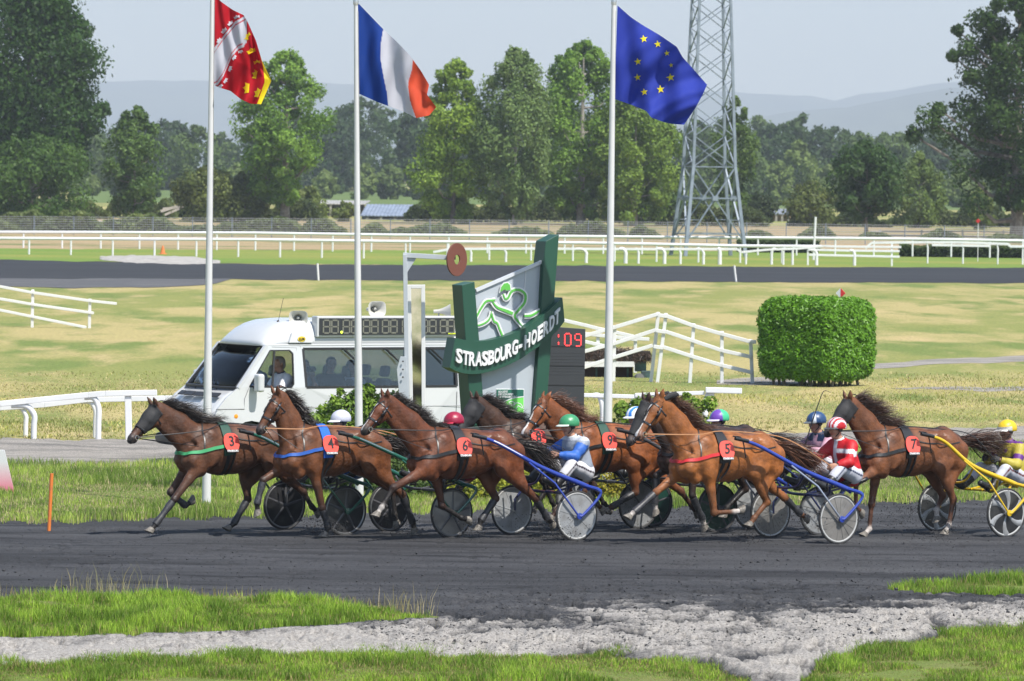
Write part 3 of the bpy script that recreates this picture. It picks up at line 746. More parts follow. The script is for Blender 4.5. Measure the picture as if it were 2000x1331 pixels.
def combine(D, d, p):
    if p.op > 0:
        h = np.maximum(p.k - np.abs(D - d), 0) / max(p.k, 1e-6)
        return np.minimum(D, d) - h * h * p.k * 0.25
    h = np.maximum(p.k - np.abs(D + d), 0) / max(p.k, 1e-6)
    return np.maximum(D, -d) + h * h * p.k * 0.25
def sdf_at(prims, P):
    D = np.full(P.shape[:-1], 9.0)
    for p in prims: D = combine(D, p.dist(P), p)
    return D
def sdf_grid(prims, h, infl=0.0, noise=None):
    lo = np.min([np.minimum(p.a, p.b) - max(p.ra, p.rb) * max(1, p.sy) for p in prims if p.op > 0], 0) - 3 * h - infl
    hi = np.max([np.maximum(p.a, p.b) + max(p.ra, p.rb) * max(1, p.sy) for p in prims if p.op > 0], 0) + 3 * h + infl
    n = np.ceil((hi - lo) / h).astype(int) + 1
    D = np.full(n, 9.0, dtype=np.float32)
    ax = [lo[i] + h * np.arange(n[i]) for i in range(3)]
    for p in prims:
        mrg = max(p.ra, p.rb) * max(1, p.sy) + p.k + 3 * h + infl
        a = np.minimum(p.a, p.b) - mrg; b = np.maximum(p.a, p.b) + mrg
        i0 = np.clip(np.floor((a - lo) / h).astype(int), 0, n - 1); i1 = np.clip(np.ceil((b - lo) / h).astype(int) + 1, 1, n)
        sl = tuple(slice(i0[i], i1[i]) for i in range(3))
        g = np.stack(np.meshgrid(*[ax[i][sl[i]] for i in range(3)], indexing='ij'), -1)
        D[sl] = combine(D[sl], p.dist(g), p)
    if infl: D -= infl
    if noise is not None:
        m_ = np.abs(D) < 4 * h
        ii = np.argwhere(m_)
        D[m_] += noise(lo + ii * h).astype(np.float32)
    return D, lo
def surface_nets(D, lo, h):
    nx, ny, nz = D.shape
    S = D < 0
    cshape = np.array([nx - 1, ny - 1, nz - 1])
    tot = int(np.prod(cshape))
    cid, pos, quads = [], [], []
    def cidx(i, j, k): return (i * cshape[1] + j) * cshape[2] + k
    for axis in range(3):
        s0 = [slice(None)] * 3; s1 = [slice(None)] * 3
        s0[axis] = slice(0, -1); s1[axis] = slice(1, None)
        A = S[tuple(s0)]; B = S[tuple(s1)]
        E = np.argwhere(A != B)
        if not len(E): continue
        d0 = D[tuple(s0)][tuple(E.T)]; d1 = D[tuple(s1)][tuple(E.T)]
        t = d0 / (d0 - d1)
        p = E.astype(np.float64).copy(); p[:, axis] += t
        o1, o2 = (axis + 1) % 3, (axis + 2) % 3
        ok = (E[:, o1] > 0) & (E[:, o2] > 0) & (E[:, o1] < cshape[o1]) & (E[:, o2] < cshape[o2])
        E, p = E[ok], p[ok]; inside = A[tuple(E.T)]
        q = []
        for (da, db) in ((-1, -1), (0, -1), (0, 0), (-1, 0)):
            c = E.copy(); c[:, o1] += da; c[:, o2] += db
            ci = cidx(c[:, 0], c[:, 1], c[:, 2]); q.append(ci); cid.append(ci); pos.append(p)
        q = np.stack(q, -1)
        q = np.where(inside[:, None], q, q[:, ::-1])
        quads.append(q)
    cid = np.concatenate(cid); pos = np.concatenate(pos); quads = np.concatenate(quads)
    u, inv = np.unique(cid, return_inverse=True)
    cnt = np.bincount(inv).astype(float)
    V = np.stack([np.bincount(inv, pos[:, i]) / cnt for i in range(3)], -1) * h + lo
    F = np.searchsorted(u, quads)
    return V, F
def smooth_mesh(V, F, it=2, lam=0.5):
    e = np.concatenate([F[:, [0, 1]], F[:, [1, 2]], F[:, [2, 3]], F[:, [3, 0]]])
    n = len(V)
    for i in range(it * 2):
        l = lam if i % 2 == 0 else -lam * 1.04
        S = np.zeros_like(V)
        for ax in range(3):
            S[:, ax] = np.bincount(e[:, 0], V[e[:, 1], ax], n) + np.bincount(e[:, 1], V[e[:, 0], ax], n)
        c = np.bincount(e[:, 0], minlength=n) + np.bincount(e[:, 1], minlength=n)
        V = V + l * (S / np.maximum(c, 1)[:, None] - V)
    return V
def body_mesh(prims, h, infl=0.0, noise=None, sm=2):
    D, lo = sdf_grid(prims, h, infl, noise)
    V, F = surface_nets(D, lo, h)
    return smooth_mesh(V, F, sm), F
def prim_cols(prims, V, default=(0.5, 0.5, 0.5), w=0.012):
    W = np.zeros(len(V)); C = np.zeros((len(V), 3))
    dd = np.stack([p.dist(V) for p in prims if p.col is not None]); cc = np.array([p.col for p in prims if p.col is not None])
    dd = dd - dd.min(0)
    e = np.exp(-dd / w)
    return (e.T @ cc) / e.sum(0)[:, None]
def col4(C): return np.concatenate([C, np.ones((len(C), 1))], 1)
def project(prims, P, off=0.0, it=7):
    P = np.array(P, float)
    for _ in range(it):
        d = sdf_at(prims, P) - off
        g = np.stack([sdf_at(prims, P + e) - sdf_at(prims, P - e) for e in np.eye(3) * 0.004], -1)
        g /= np.linalg.norm(g, axis=-1, keepdims=True) + 1e-9
        P = P - g * np.clip(d, -0.08, 0.08)[..., None]
    return P, g
def resample(pts, n):
    pts = np.array(pts, float)
    s = np.concatenate([[0], np.cumsum(np.linalg.norm(np.diff(pts, axis=0), axis=1))])
    t = np.linspace(0, s[-1], n)
    return np.stack([np.interp(t, s, pts[:, i]) for i in range(3)], -1)
def curve(pts, n=16):
    """Catmull-Rom through the points"""
    pts = [np.array(p, float) for p in pts]
    P = [2 * pts[0] - pts[1]] + pts + [2 * pts[-1] - pts[-2]]
    out = []
    for i in range(1, len(P) - 2):
        for t in np.linspace(0, 1, n, endpoint=False):
            a, b, c, d = P[i - 1], P[i], P[i + 1], P[i + 2]
            out.append(0.5 * ((2 * b) + (c - a) * t + (2 * a - 5 * b + 4 * c - d) * t * t + (3 * b - a - 3 * c + d) * t ** 3))
    out.append(pts[-1])
    return np.array(out)
def strap(mb, prims, pts, width, th=0.006, off=0.004, n=40, closed=False, mi=0, smooth_it=1):
    """a band laid on a body: path pulled onto the surface"""
    P = resample(pts if not closed else list(pts) + [pts[0]], n)
    P, Nn = project(prims, P, off)
    for _ in range(smooth_it):
        P[1:-1] = 0.5 * P[1:-1] + 0.25 * (P[:-2] + P[2:])
    T = np.gradient(P, axis=0)
    if closed:
        T[0] = T[-1] = P[1] - P[-2]
    T /= np.linalg.norm(T, axis=1)[:, None] + 1e-9
    B = np.cross(T, Nn); B /= np.linalg.norm(B, axis=1)[:, None] + 1e-9
    w = width / 2
    ring = np.stack([P - B * w, P + B * w, P + B * w + Nn * th, P - B * w + Nn * th], 1).reshape(-1, 3)
    F = []
    for i in range(n - 1):
        for j in range(4):
            k = (j + 1) % 4
            F.append((i * 4 + j, i * 4 + k, i * 4 + 4 + k, i * 4 + 4 + j))
    if not closed: F += [(0, 1, 2, 3), tuple((n - 1) * 4 + q for q in (3, 2, 1, 0))]
    mb.add([tuple(v) for v in ring], F, mi)
    return P
def strands(name, roots, dirs, length, M, parent, n_seg=7, width=0.006, wave=0.02, sag=0.0, colors=((0.01, 0.01, 0.01), (0.03, 0.02, 0.015)), flow=None, spread=0.1, flat=None):
    """hair: tapered ribbons growing from roots, bending towards flow"""
    n = len(roots)
    L = length * RNG.uniform(0.55, 1.1, n) if np.isscalar(length) else length
    P = np.array(roots, float); d = np.array(dirs, float)
    d /= np.linalg.norm(d, axis=1)[:, None]
    flow = np.array(flow, float)[None, :] + RNG.normal(0, spread, (n, 3)) if flow is not None else d
    ph = RNG.uniform(0, 6.28, n); ph2 = RNG.uniform(0, 6.28, n)
    pts = [P.copy()]
    dd = d.copy()
    for s in range(n_seg):
        t = (s + 1) / n_seg
        dd = dd * (1 - 0.38) + flow * 0.38
        dd[:, 2] -= sag * t
        dd /= np.linalg.norm(dd, axis=1)[:, None]
        P = P + dd * (L / n_seg)[:, None]
        wv = wave * t
        P = P + np.stack([0 * ph, np.sin(ph + t * 7) * wv, np.sin(ph2 + t * 6) * wv], -1)
        pts.append(P.copy())
    pts = np.stack(pts, 1)
    sd = RNG.normal(0, 1, (n, 3)); sd /= np.linalg.norm(sd, axis=1)[:, None]
    V = []
    for s in range(n_seg + 1):
        w = width * (1 - s / n_seg) ** 0.6 * 0.5 + 0.0006
        V.append(pts[:, s] - sd * w); V.append(pts[:, s] + sd * w)
    V = np.stack(V, 1).reshape(-1, 3)
    b = (np.arange(n) * (2 * (n_seg + 1)))[:, None]
    q = np.concatenate([np.array([[2 * s, 2 * s + 1, 2 * s + 3, 2 * s + 2]]) + b[:, :, None].reshape(-1, 1) for s in range(n_seg)])
    r = RNG.uniform(0, 1, (n, 1)) ** 2
    C = np.array(colors[0]) * (1 - r) + np.array(colors[1]) * r
    T = np.repeat(col4(C), 2 * (n_seg + 1), 0)
    return np_mesh(name, V, q, M, parent=parent, attrs={"tint": ('FLOAT_COLOR', 'POINT', T)}, smooth=False)
M_HAIR = attr_mat("horse_hair", "tint", rough=0.45, spec=0.5)
M_COAT = attr_mat("horse_coat", "tint", rough=0.40, spec=0.38, bump=(26, 0.42, 0.020), var=0.34)
_n = M_COAT.node_tree; _z = _n.nodes.new("ShaderNodeTexNoise"); _z.inputs["Scale"].default_value = 5; _z.inputs["Detail"].default_value = 6; _m = _n.nodes.new("ShaderNodeMapRange"); _m.inputs[1].default_value = .35; _m.inputs[2].default_value = .65; _m.inputs[3].default_value = .38; _m.inputs[4].default_value = .80
_t = _n.nodes.new("ShaderNodeTexCoord"); _n.links.new(_t.outputs["Object"], _z.inputs["Vector"]); _n.links.new(_z.outputs["Fac"], _m.inputs[0]); _n.links.new(_m.outputs[0], _n.nodes["Principled BSDF"].inputs["Roughness"])
M_SKIN = attr_mat("skin_and_cloth", "tint", rough=0.7, spec=0.25)
# ================================================================== SHRUBS, HEDGES, RAILS, PYLON
M_WHITE = mat("white_painted_wood", (0.62, 0.62, 0.61), .5, noise=(3, (0.62, 0.62, 0.60), 4, .5, .75))
M_WPLAST = mat("white_plastic_rail", (0.66, 0.66, 0.66), .35, noise=(1.5, (0.56, 0.57, 0.58), 4, .5, .8))
M_GALV = mat("galvanised_steel", (0.20, 0.235, 0.28), .55, metal=.2, noise=(2, (0.13, 0.16, 0.19), 4, .45, .7))
M_WIRE = mat("grey_wire", (0.30, 0.31, 0.31), .6)
M_RED = mat("red_paint", (0.55, 0.03, 0.03), .5)

def bush(name, cat, items, Y, leaf, c1, c2, label, per=240, group=None, stems=True, mcap=None):
    """items: (px, py, r_px, depth offset) clumps; foliage and stems of one shrub"""
    s = scl(Y); b0 = at(items[0][0], items[0][1], Y)
    root = empty(name, (b0.x, Y, 0), 0, label, cat, group)
    Ps, Ns, Ks = [], [], []
    for i, (px, py, r, dy) in enumerate(items):
        w = at(px, py, Y); n = int(per * (r / 30.0) ** 2) + 30
        D = RNG.normal(0, 1, (n, 3)); D /= np.linalg.norm(D, axis=1)[:, None]
        rad = RNG.uniform(.25, 1, n) ** .5 * (0.75 + .5 * vnoise(D[:, 0] * 2.5 + i * 7, D[:, 2] * 2.5 + D[:, 1] * 2))
        P = np.array((w.x - b0.x, dy, w.z)) + D * (rad * r / s)[:, None] * np.array((1, .8, 1))
        ok = P[:, 2] > .02
        Ps.append(P[ok]); Ns.append((D + np.array((0, -.1, .6)))[ok]); Ks.append(np.full(ok.sum(), i))
    P = np.concatenate(Ps); N_ = np.concatenate(Ns); N_ /= np.linalg.norm(N_, axis=1)[:, None]
    r = np.clip(RNG.uniform(0, 1, len(P)) * .7 + .5 * (vnoise(P[:, 0] * 2, P[:, 2] * 2)), 0, 1)[:, None]
    tint = (np.array(c1) * (1 - r) + np.array(c2) * r) * RNG.uniform(.8, 1.2, (len(P), 1))
    V, F, T = leaf_cards(P, N_, leaf, tint, aspect=.62, jit=.5)
    np_mesh("foliage", V, F, M_LEAF, parent=root, attrs={"tint": ('FLOAT_COLOR', 'POINT', T)})
    if stems:
        mb = MB()
        for (px, py, r_, dy) in items:
            w = at(px, py, Y); e = Vector((w.x - b0.x, dy, w.z))
            st = Vector((e.x * .35 + random.uniform(-.2, .2), dy * .4, -.02))
            for q in range(3):
                e2 = e + Vector((random.uniform(-1, 1), random.uniform(-.6, .6), random.uniform(-.3, .8))) * (r_ / s * .75)
                mb.tube([st, (st + e2) / 2 + Vector((0, 0, .12)), e2], [.014, .010, .004], 5, cap=False)
        mb.build("stem", M_BARK, root, smooth=True, fix=False)
    return root
LG1, LG2 = (0.10, 0.19, 0.022), (0.22, 0.33, 0.045)
bush("garden_shrub", "shrub", [(690, 815, 48, 0), (640, 820, 34, .2), (735, 800, 36, .1), (700, 780, 24, 0), (778, 785, 24, .1), (760, 815, 34, -.1), (612, 842, 36, 0), (670, 850, 44, -.2), (740, 850, 40, 0), (655, 785, 14, 0), (722, 762, 12, 0), (800, 820, 18, 0), (600, 835, 16, .1), (665, 765, 8, 0), (560, 850, 14, 0)],
     96.5, .085, LG1, LG2, "loose bright green shrub in front of the white van", per=620)
bush("garden_shrub", "shrub", [(1215, 800, 18, 0), (1250, 805, 30, 0), (1310, 810, 36, .1), (1350, 800, 26, 0), (1385, 790, 16, 0), (1290, 850, 50, 0), (1365, 830, 26, 0), (1225, 835, 26, 0), (1340, 775, 10, 0), (1265, 780, 12, 0), (1405, 815, 12, 0)],
     97.5, .085, LG1, LG2, "loose light green shrub behind the heads of the horses at the third flagpole", per=480)
bush("garden_shrub", "shrub", [(585, 930, 50, 0), (650, 960, 50, 0), (720, 950, 46, -.1), (790, 965, 44, 0), (840, 970, 30, 0), (760, 915, 40, .2), (615, 895, 36, 0)],
     94.8, .07, (0.030, 0.065, 0.014), (0.085, 0.14, 0.026), "dark green clipped shrub row under the sulkies of plates 3 and 4", per=700)
bush("spirea_shrub", "shrub", [(870, 945, 34, 0), (930, 955, 40, 0), (990, 960, 38, 0), (1040, 950, 40, 0)],
     94.4, .055, (0.10, 0.15, 0.015), (0.36, 0.36, 0.03), "yellow green spirea shrub behind the blue sulky wheels", per=900)
bush("spirea_shrub", "shrub", [(1100, 945, 42, 0), (1165, 945, 46, 0), (1225, 945, 42, 0), (1280, 950, 36, 0), (1190, 975, 34, -.1)],
     94.0, .05, (0.10, 0.13, 0.015), (0.36, 0.30, 0.03), "yellow flecked spirea shrub right of the driver in the green helmet", per=900)
# clipped hedge block
def hedge_block():
    g = G(1598, 756); Y = g.y; s = scl(Y)
    yaw = math.radians(33)
    w1, w2, h = 1.90, 1.62, 2.14
    root = empty("clipped_hedge", (g.x, Y + 1.0, 0), -yaw, "big clipped laurel hedge block standing alone on the meadow, bright green", "hedge")
    n = 44000
    face = RNG.choice(5, n, p=[.30, .30, .24, .08, .08])
    u = RNG.uniform(-1, 1, n); v = RNG.uniform(0, 1, n)
    hx, hy = 1.18, 1.18
    P = np.zeros((n, 3)); N_ = np.zeros((n, 3))
    def setf(i, p, nn): P[face == i] = np.stack([np.broadcast_to(q, u.shape) for q in p], -1)[face == i]; N_[face == i] = nn
    setf(0, (u * hx, -hy + 0 * u, v * h), (0, -1, 0)); setf(1, (hx + 0 * u, u * hy, v * h), (1, 0, 0)); setf(2, (u * hx, (v * 2 - 1) * hy, h + 0 * u), (0, 0, 1))
    setf(3, (-hx + 0 * u, u * hy, v * h), (-1, 0, 0)); setf(4, (u * hx, hy + 0 * u, v * h), (0, 1, 0))
    # round the corners and tuck the foot in
    c = np.array((0, 0, h / 2)); q = (P - c) / np.array((hx, hy, h / 2))
    ln = (np.abs(q) ** 6).sum(1) ** (1 / 6); q = q / ln[:, None]
    tuck = 1 - .13 * np.clip((-q[:, 2] - .35) / .65, 0, 1) ** 1.5
    q[:, 0] *= tuck; q[:, 1] *= tuck
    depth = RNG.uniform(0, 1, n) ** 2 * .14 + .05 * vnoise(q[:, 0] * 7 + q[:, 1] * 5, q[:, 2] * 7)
    P = c + q * np.array((hx, hy, h / 2)) * (1 - depth)[:, None] + RNG.normal(0, .015, (n, 3))
    P[:, 2] = np.maximum(P[:, 2], .08)
    nn = q ** 7 ; nn = nn / np.linalg.norm(nn, axis=1)[:, None] * .8 + np.array((0, 0, .35)); nn /= np.linalg.norm(nn, axis=1)[:, None]
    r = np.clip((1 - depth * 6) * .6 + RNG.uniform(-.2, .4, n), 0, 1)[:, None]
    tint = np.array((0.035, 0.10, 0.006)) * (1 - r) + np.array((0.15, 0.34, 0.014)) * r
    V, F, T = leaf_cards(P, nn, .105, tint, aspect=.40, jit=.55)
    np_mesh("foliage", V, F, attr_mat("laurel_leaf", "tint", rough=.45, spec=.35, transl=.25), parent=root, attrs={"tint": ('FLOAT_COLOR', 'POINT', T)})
    mb = MB()
    for i in range(26):
        a = Vector((random.uniform(-.8, .8), random.uniform(-.8, .8), 0)); mb.tube([a, a + Vector((random.uniform(-.2, .2), random.uniform(-.2, .2), 1.0)), a * 1.1 + Vector((0, 0, 1.8))], [.04, .03, .01], 5)
    mb.build("stem", M_BARK, root)
    mb = MB(); mb.box((0, 0, h * .5), (1.85, 1.85, h * .8)); mb.build("shade_core", mat("hedge_inside", (0.012, 0.025, 0.006), .9), root)  # solid dark core, the shade between the leaves put into its colour
hedge_block()
# low far hedge on the right
def low_hedge(name, x0, x1, ytop, ybase, label, c1, c2):
    g = G((x0 + x1) / 2, ybase); Y = g.y; s = scl(Y)
    n = int((x1 - x0) * 30); px = RNG.uniform(x0, x1, n); py = RNG.uniform(ytop, ybase, n)
    root = empty(name, (g.x, Y, 0), 0, label, "hedge")
    X = (px - (x0 + x1) / 2) / s; top = (ybase - ytop) / s
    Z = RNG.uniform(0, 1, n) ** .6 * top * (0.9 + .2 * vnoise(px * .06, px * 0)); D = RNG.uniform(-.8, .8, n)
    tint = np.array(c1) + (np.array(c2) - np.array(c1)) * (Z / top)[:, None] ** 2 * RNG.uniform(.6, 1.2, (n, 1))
    N_ = np.tile((0, -.5, .8), (n, 1)) + RNG.normal(0, .3, (n, 3)); N_ /= np.linalg.norm(N_, axis=1)[:, None]
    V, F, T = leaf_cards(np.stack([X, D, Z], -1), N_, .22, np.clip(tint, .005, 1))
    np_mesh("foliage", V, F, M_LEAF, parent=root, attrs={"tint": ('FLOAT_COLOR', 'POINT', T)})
    mb = MB(); mb.box((0, 0, top * .4), ((x1 - x0) / s * .97, 1.0, top * .78)); mb.build("shade_core", mat("hedge_inside", (0.012, 0.025, 0.006), .9), root)  # dark filler box, shade inside the hedge given as colour
low_hedge("low_hedge", 1757, 2120, 481, 504, "long low clipped hedge beyond the far track at the right edge", (0.020, 0.04, 0.010), (0.075, 0.115, 0.02))
low_hedge("low_hedge", 1440, 1600, 468, 494, "low dark hedge behind the white rails right of the pylon", (0.020, 0.035, 0.010), (0.05, 0.085, 0.02))

# ---------------------------------------------------------------- white rails and fences (photographed points at one depth)
def railfence(name, Y, rails, posts, label, cat="fence", thick=.10, pw=.10, M=None, arms=(), group=None, depth=.05):
    """rails: polylines of photo pixels; posts: (top px, bottom px) pairs; arms: goose neck posts"""
    M = M or M_WHITE
    x0 = at(posts[0][0][0], posts[0][0][1], Y) if posts else at(arms[0][0], arms[0][1], Y)
    root = empty(name, (x0.x, Y, 0), 0, label, cat, group)
    off = Vector((x0.x, Y, 0))
    for (a, b) in posts:
        mb = MB(); A = at(*a, Y) - off; B = at(*b, Y) - off; B.z = min(B.z, 0) - .05
        mb.bar(B + Vector((0, .02, 0)), A + Vector((0, .02, 0)), pw, pw, Vector((0, 1, 0)))
        bevel(mb.build("post", M, root), .008, 1)
    for line in rails:
        mb = MB()
        for i in range(len(line) - 1):
            A = at(*line[i], Y) - off; B = at(*line[i + 1], Y) - off
            yo = Vector((0, -.045 - .002 * (i % 2), 0))
            mb.bar(A + yo, B + yo, depth, thick)
        bevel(mb.build("rail", M, root), .008, 1)
    for (ax, ay, bx, by, r) in arms:      # (rail end, ground point)
        A = at(ax, ay, Y) - off; B = at(bx, by, Y) - off; B.z = min(0, B.z) - .03
        mb = MB(); mb.tube([Vector(v) for v in curve([A, A * .35 + Vector((B.x, 0, A.z - .02)) * .65, Vector((B.x, 0, A.z - (A.z - B.z) * .25)), Vector((B.x, 0, A.z * .4)), B], 5)], r, 10)
        mb.build("post", M, root, smooth=True)
    return root
railfence("running_rail", 114.0, [[(-260, 815), (0, 789), (173, 771.5), (206, 769), (307, 767)]], [((250, 772), (252, 858))],
          "white curved running rail in front at the left edge", "rail", thick=.105, pw=.12, M=M_WPLAST, arms=[(22, 792, 66, 862, .055), (165, 776, 192, 859, .055), (-170, 808, -140, 868, .055)])
railfence("running_rail", 115.2, [[(-260, 806), (0, 797), (87, 791), (170, 781), (322, 778), (470, 778)]], [],
          "second white running rail just behind the one at the left edge", "rail", thick=.10, M=M_WPLAST, arms=[(20, 796, 50, 860, .045), (158, 785, 186, 856, .045), (300, 780, 330, 852, .045)])
railfence("paddock_fence", 192.0, [[(-160, 530), (0, 560), (64, 572), (175.6, 588), (228, 593.5)], [(-160, 560), (0, 584), (64, 595), (183.5, 612)], [(-160, 585), (0, 606), (64, 619), (169, 640)]],
          [((64, 566), (62.7, 639)), ((175.6, 584), (174.4, 641)), ((-60, 546), (-62, 637))], "white three rail timber fence sloping down at the left edge", thick=.085, pw=.09)
railfence("paddock_fence", 149.0, [[(1302, 617.6), (1355, 637), (1410, 652.7), (1466, 668), (1477, 668)], [(1300, 648), (1352, 665.4), (1410, 685), (1468, 697.7)], [(1295, 678), (1350, 696), (1410, 714), (1470, 728)],
          [(1285, 616), (1302, 618)], [(1281, 646), (1300, 649)], [(1276, 677), (1295, 680)]],
          [((1301, 612), (1283.5, 747.5)), ((1355, 632), (1347, 746.5)), ((1410, 647), (1410, 744.5)), ((1466, 663), (1470, 740.6))], "white three rail fence descending towards the clipped hedge block", thick=.092, pw=.085)
railfence("paddock_fence", 149.3, [[(1040, 684), (1140, 657), (1202.5, 639), (1284.5, 614)], [(1040, 713), (1140, 687), (1200.5, 671), (1280.6, 645)], [(1040, 744), (1140, 718), (1200.5, 698), (1275, 675)]],
          [((1200.5, 636), (1198, 752)), ((1286, 610), (1271, 747)), ((1110, 662), (1108, 756))], "white three rail fence rising from the sign to the twin leaning posts", thick=.092, pw=.085)
railfence("paddock_fence", 156.0, [[(1040, 612), (1140, 635), (1168, 642), (1237.6, 657.5)], [(1040, 645), (1140, 667), (1179, 676)], [(1238, 661), (1268, 663)], [(1140, 652), (1215, 660), (1245, 664)]],
          [((1168, 639), (1168, 700)), ((1241, 660), (1241, 700))], "white timber fence running behind the dark brush harrow", thick=.09, pw=.085)
railfence("running_rail", 115.5, [[(1060, 771), (1140, 772), (1238, 775)], [(1240, 772), (1376, 767.5)]], [], "white running rail behind the third flagpole ending in a square block", "rail", thick=.075, M=M_WPLAST,
          arms=[(1158, 773, 1176, 850, .05), (1252, 775, 1233, 856, .05), (1395, 770, 1377, 856, .06)])
g_ = at(1378, 760, 115.4)
mb = MB(); a = at(1378, 762, 115.4); b = at(1449, 764, 115.4); mb.bar(a, b, .14, .105)
o = bevel(mb.build("rail_end_block", M_WPLAST), .012, 2); tag(o, "white square boxed end piece of the running rail right of the third flagpole", "rail")
# far rails
def linepts(line, xs): return [(x, float(np.interp(x, *zip(*line)))) for x in xs]
LB = [(-400, 453), (0, 454), (500, 455.5), (760, 459.5), (1100, 462), (1300, 463.5), (1500, 465), (1645, 466), (1800, 467.5), (2000, 471), (2400, 477)]
LF_ = [(-400, 465), (0, 466), (500, 468.5), (760, 472), (1100, 474.5), (1280, 477.5), (1450, 481), (1605, 482)]
def far_rail(line, Y, xs, hgt, label, r=.09):
    x0, y0 = linepts(line, [xs[0]])[0]; o0 = at(x0, y0, Y); root = empty("running_rail", (o0.x, Y, 0), 0, label, "rail", "far white running rails")
    off = Vector((o0.x, Y, 0))
    mb = MB(); mb.tube([at(x, y, Y) - off for x, y in line], r, 8); mb.build("rail", M_WPLAST, root, smooth=True)
    pm = None
    for (x, y) in linepts(line, xs):
        A = at(x, y, Y) - off
        if pm is None:
            mb = MB(); mb.tube([Vector((0, 0, 0)), Vector((0, 0, -hgt))], .055, 8); po = mb.build("post", M_WPLAST, root); pm = po
        else:
            po = pm.copy(); link(po, root)
        po.location = (A.x, 0, A.z)
far_rail(LB, 372, [46 + 75.5 * i for i in range(-3, 27)], 1.05, "rear one of the two long white rails beyond the far track")
far_rail(LF_, 345, [57 + 81.7 * i for i in range(-3, 19)], 1.02, "front one of the two long white rails beyond the far track")
railfence("running_rail", 338.0, [[(846, 493), (880, 487), (1000, 486), (1200, 487), (1440, 487), (1446, 492)]], [], "low white rail with hooked posts left of the pylon", "rail", thick=.13, M=M_WPLAST,
          arms=[(912, 487, 920, 500, .07), (975, 487, 988, 502, .07), (1058, 487, 1062, 499, .06), (1125, 487, 1145, 500, .09), (1210, 487, 1222, 501, .11), (1240, 487, 1247, 500, .07), (1285, 487, 1298, 501, .1), (1318, 487, 1329, 500, .07), (1360, 487, 1374, 501, .08), (1402, 487, 1406, 500, .11)], group="far white running rails")
railfence("running_rail", 340.0, [[(1448, 493), (1500, 488), (1560, 486), (1610, 481), (1640, 482), (1760, 483)], [(1578, 488), (1660, 490), (1757, 491)], [(1580, 498), (1757, 502)]], [((1742, 476), (1742, 505)), ((1578, 488), (1578, 501))], "white rails stepping down between the pylon and the low hedge", "rail", thick=.12, M=M_WPLAST,
          arms=[(1462, 492, 1457, 501, .06), (1515, 487, 1507, 502, .08), (1534, 486, 1530, 501, .06), (1552, 486, 1548, 501, .07), (1585, 489, 1595, 501, .09), (1660, 490, 1669, 502, .09)], group="far white running rails")
railfence("running_rail", 352.0, [[(1690, 486), (1702, 475), (1800, 473.5), (1880, 474), (1970, 477), (1972, 482), (2100, 482)], [(1820, 479), (1935, 481)]], [((1998, 470), (1998, 487))], "white rail over the low hedge at the right edge", "rail", thick=.13, M=M_WPLAST,
          arms=[(1805, 474, 1812, 480, .05), (1872, 475, 1881, 482, .05), (1940, 476, 1949, 484, .05)], group="far white running rails")
# wire mesh fence
def mesh_fence():
    line_t = [(-300, 420), (0, 423), (500, 427), (1000, 431), (1500, 437), (2000, 444), (2400, 450)]
    Y = 440.0; s = scl(Y)
    root = empty("mesh_fence", (at(0, 440, Y).x, Y, 0), 0, "long grey wire mesh fence across the meadow before the trees", "fence"); off = Vector(root.location)
    H_ = [0] * 9; nW = 9
    for k in range(nW):
        mb = MB(); dz = k * .165
        mb.tube([at(x, y, Y) - off - Vector((0, 0, dz)) for x, y in line_t], .013, 4, cap=False); mb.build("wire", M_WIRE, root, fix=False)
    V, F = [], []
    b = 0
    for x in np.arange(-300, 2400, 4.2):
        y = np.interp(x, *zip(*line_t)); A = at(x, y, Y) - off
        V += [(A.x - .007, 0, A.z), (A.x + .007, 0, A.z), (A.x + .007, 0, A.z - 1.36), (A.x - .007, 0, A.z - 1.36)]; F.append((b, b + 1, b + 2, b + 3)); b += 4
    o = np_mesh("vertical_wires", np.array(V), F, M_WIRE, parent=root); o['kind'] = 'stuff'
    po0 = None
    for i in range(-3, 32):
        x = 67 + 77.3 * i; y = np.interp(x, *zip(*line_t)); A = at(x, y - 2, Y) - off
        if po0 is None:
            mb = MB(); mb.tube([Vector((0, 0, 0)), Vector((0, 0, -1.9))], .035, 6); po = mb.build("post", M_GALV, root); po0 = po
        else: po = po0.copy(); link(po, root)
        po.location = (A.x, 0, A.z)
mesh_fence()
railfence("timber_fence", 470.0, [[(-80, 436), (20, 434), (80, 437), (195, 433), (225, 439)]], [((22, 432), (22, 452)), ((195, 431), (195, 452)), ((145, 433), (145, 452))], "old pale rail fence behind the mesh at the left edge", thick=.10, pw=.12, M=mat("weathered_wood", (0.45, 0.42, 0.38), .8))
railfence("timber_fence", 480.0, [[(1700, 452), (1800, 453), (1900, 452), (2100, 458)], [(1700, 460), (1800, 461), (2100, 466)]], [((1719, 448), (1719, 468)), ((1800, 449), (1800, 468)), ((1880, 449), (1880, 468)), ((1960, 450), (1960, 470))], "pale timber rails behind the mesh at the right edge", thick=.10, pw=.14, M=mat("weathered_wood", (0.45, 0.42, 0.38), .8))
